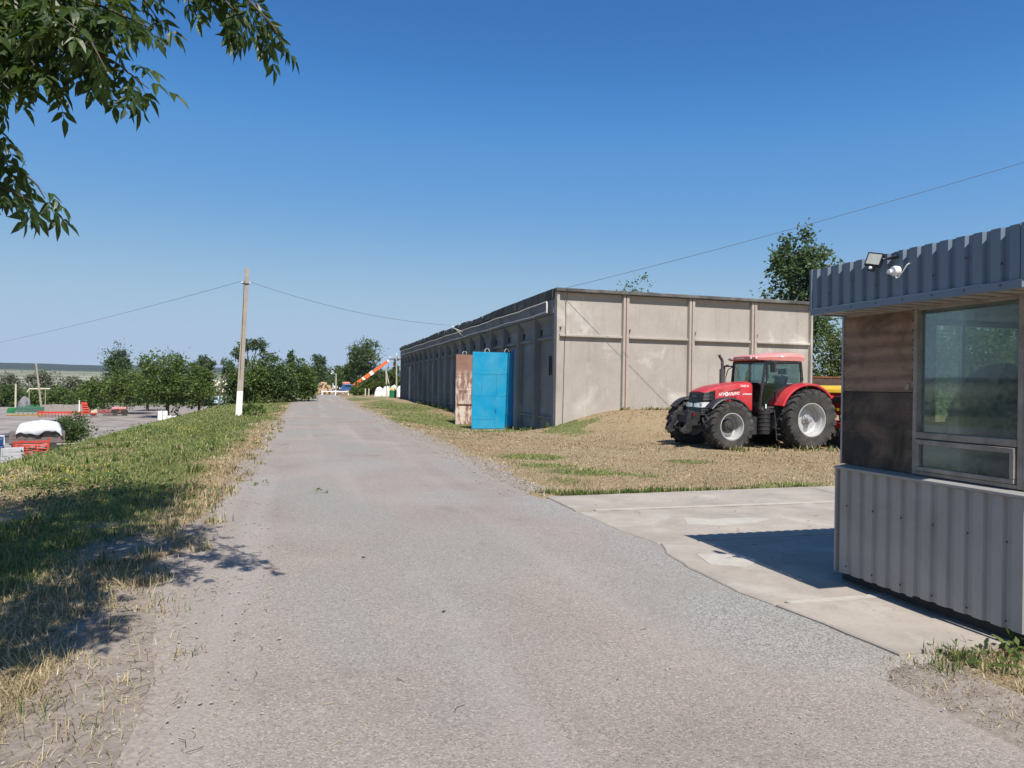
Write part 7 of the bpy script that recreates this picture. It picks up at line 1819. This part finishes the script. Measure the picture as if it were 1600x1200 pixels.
FLV = np.concatenate(FLV); tag(place('wild_flowers', np_mesh('wild_flowers', FLV, np.full(len(FLV) // 4, 4), np.arange(len(FLV)), painted('yellow_petal', (0.62, 0.48, 0.02), 0.6, var=0.1))), kind='stuff')
# loose stones and stalks along the road
def stones(n, fx, fy, smin, smax):
    x = fx(n); y = fy(n); s = np.exp(rg.uniform(math.log(smin), math.log(smax), n))
    onr = (x > road_left(y)) & (x < road_right(y))
    z = np.where(onr, 0.012, ground_z(x, y)) + s * 0.2
    dirs = np.array([[1, 0, 0], [0, 1, 0], [-1, 0, 0], [0, -1, 0], [0, 0, 1], [0, 0, -1.0]])
    a = rg.uniform(0, 6.28, n); ca, sa = np.cos(a), np.sin(a)
    v = dirs[None] * rg.uniform(0.6, 1.2, (n, 6, 1)) * np.array([1, 0.8, 0.55]) * s[:, None, None]
    vx = v[..., 0] * ca[:, None] - v[..., 1] * sa[:, None]; vy = v[..., 0] * sa[:, None] + v[..., 1] * ca[:, None]
    v = np.stack([vx, vy, v[..., 2]], -1) + np.stack([x, y, z], 1)[:, None]
    f = np.array([[0, 1, 4], [1, 2, 4], [2, 3, 4], [3, 0, 4], [1, 0, 5], [2, 1, 5], [3, 2, 5], [0, 3, 5]])
    idx = (np.arange(n)[:, None, None] * 6 + f[None]).ravel()
    return v.reshape(-1, 3), idx, n
VV, II, base = [], [], 0
for (n, fx, fy, s0, s1) in ((1500, lambda n: rg.normal(3.5, 0.28, n), lambda n: rg.uniform(10.5, 34, n), .008, .035), (1300, lambda n: rg.normal(-0.85, 0.3, n), lambda n: rg.uniform(2.5, 22, n), .004, .018),
                            (1500, lambda n: rg.uniform(-0.9, 3.6, n), lambda n: np.exp(rg.uniform(1.0, 3.0, n)), .0025, .009), (700, lambda n: rg.normal(3.45, 0.3, n), lambda n: rg.uniform(3.0, 10, n), .004, .012), (60, lambda n: rg.uniform(-0.6, 3.4, n), lambda n: rg.uniform(3, 9, n), .008, .014)):
    v, i, n_ = stones(n, fx, fy, s0, s1); VV.append(v); II.append(i + base); base += len(v)
VV = np.concatenate(VV); II = np.concatenate(II)
M_stone = painted('loose_stone', (0.30, 0.275, 0.25), 0.9, var=0.4, scale=40)
tag(place('gravel', np_mesh('gravel', VV, np.full(len(II) // 3, 3), II, M_stone)), kind='stuff')
lt = MB()
for k in range(420):
    u_ = rgt.random()
    if u_ < 0.80: x, y = rgt.gauss(-1.2, 0.6), rgt.uniform(3.0, 8.0)
    elif u_ < 0.85: x, y = rgt.uniform(-0.5, 3.3), rgt.uniform(3.3, 10)
    else: x, y = rgt.uniform(3.8, 6.5), rgt.uniform(3.8, 9.8)
    onr = road_left(np.array([y]))[0] < x < road_right(np.array([y]))[0]
    zb = 0.058 if (x > 3.6 and y > 3.75) else (0.016 if onr else gz(x, y) + 0.008)
    L = rgt.uniform(0.02, 0.10); a = rgt.uniform(0, 6.28); w = 0.0018
    lt.tube([(x, y, zb), (x + L * .5 * math.cos(a), y + L * .5 * math.sin(a), zb + 0.004), (x + L * math.cos(a + .3), y + L * math.sin(a + .3), zb)], w, 4, 0 if rgt.random() < .5 else 1)
for (x, y) in ((4.35, 5.35), (4.9, 7.3), (5.6, 8.4), (1.0, 5.2), (0.55, 7.0), (4.75, 7.45)):
    on = x > 3.6
    lt.cbox((x, y, 0.062 if on else 0.022), (0.032, 0.016, 0.005), 0 if not on else 1, (0.2, 0.1, rgt.uniform(0, 3)))
tag(lt.build('litter', [painted('dark_twig', (0.06, 0.045, 0.035), 0.9), painted('dry_stalk', (0.40, 0.31, 0.19), 0.9)], None), kind='stuff')

# ================================================================== AIR
M_air = bpy.data.materials.new('air'); M_air.use_nodes = True
nt = M_air.node_tree; nt.nodes.clear()
vo = nt.nodes.new('ShaderNodeVolumePrincipled'); vo.inputs['Color'].default_value = (0.72, 0.85, 1.0, 1); vo.inputs['Density'].default_value = HAZE; vo.inputs['Anisotropy'].default_value = 0.0
om = nt.nodes.new('ShaderNodeOutputMaterial'); nt.links.new(vo.outputs[0], om.inputs['Volume'])
hx = max(abs(XS[0]), XS[-1]) + 50; hy0, hy1 = YS[0] - 50, YS[-1] + 50
if HAZE > 0:
    tag(MB().box(-hx, hx, hy0, hy1, float(gzv.min()) - 1.0, float(gzv.max()) + 15).build('haze', M_air, None), kind='stuff')
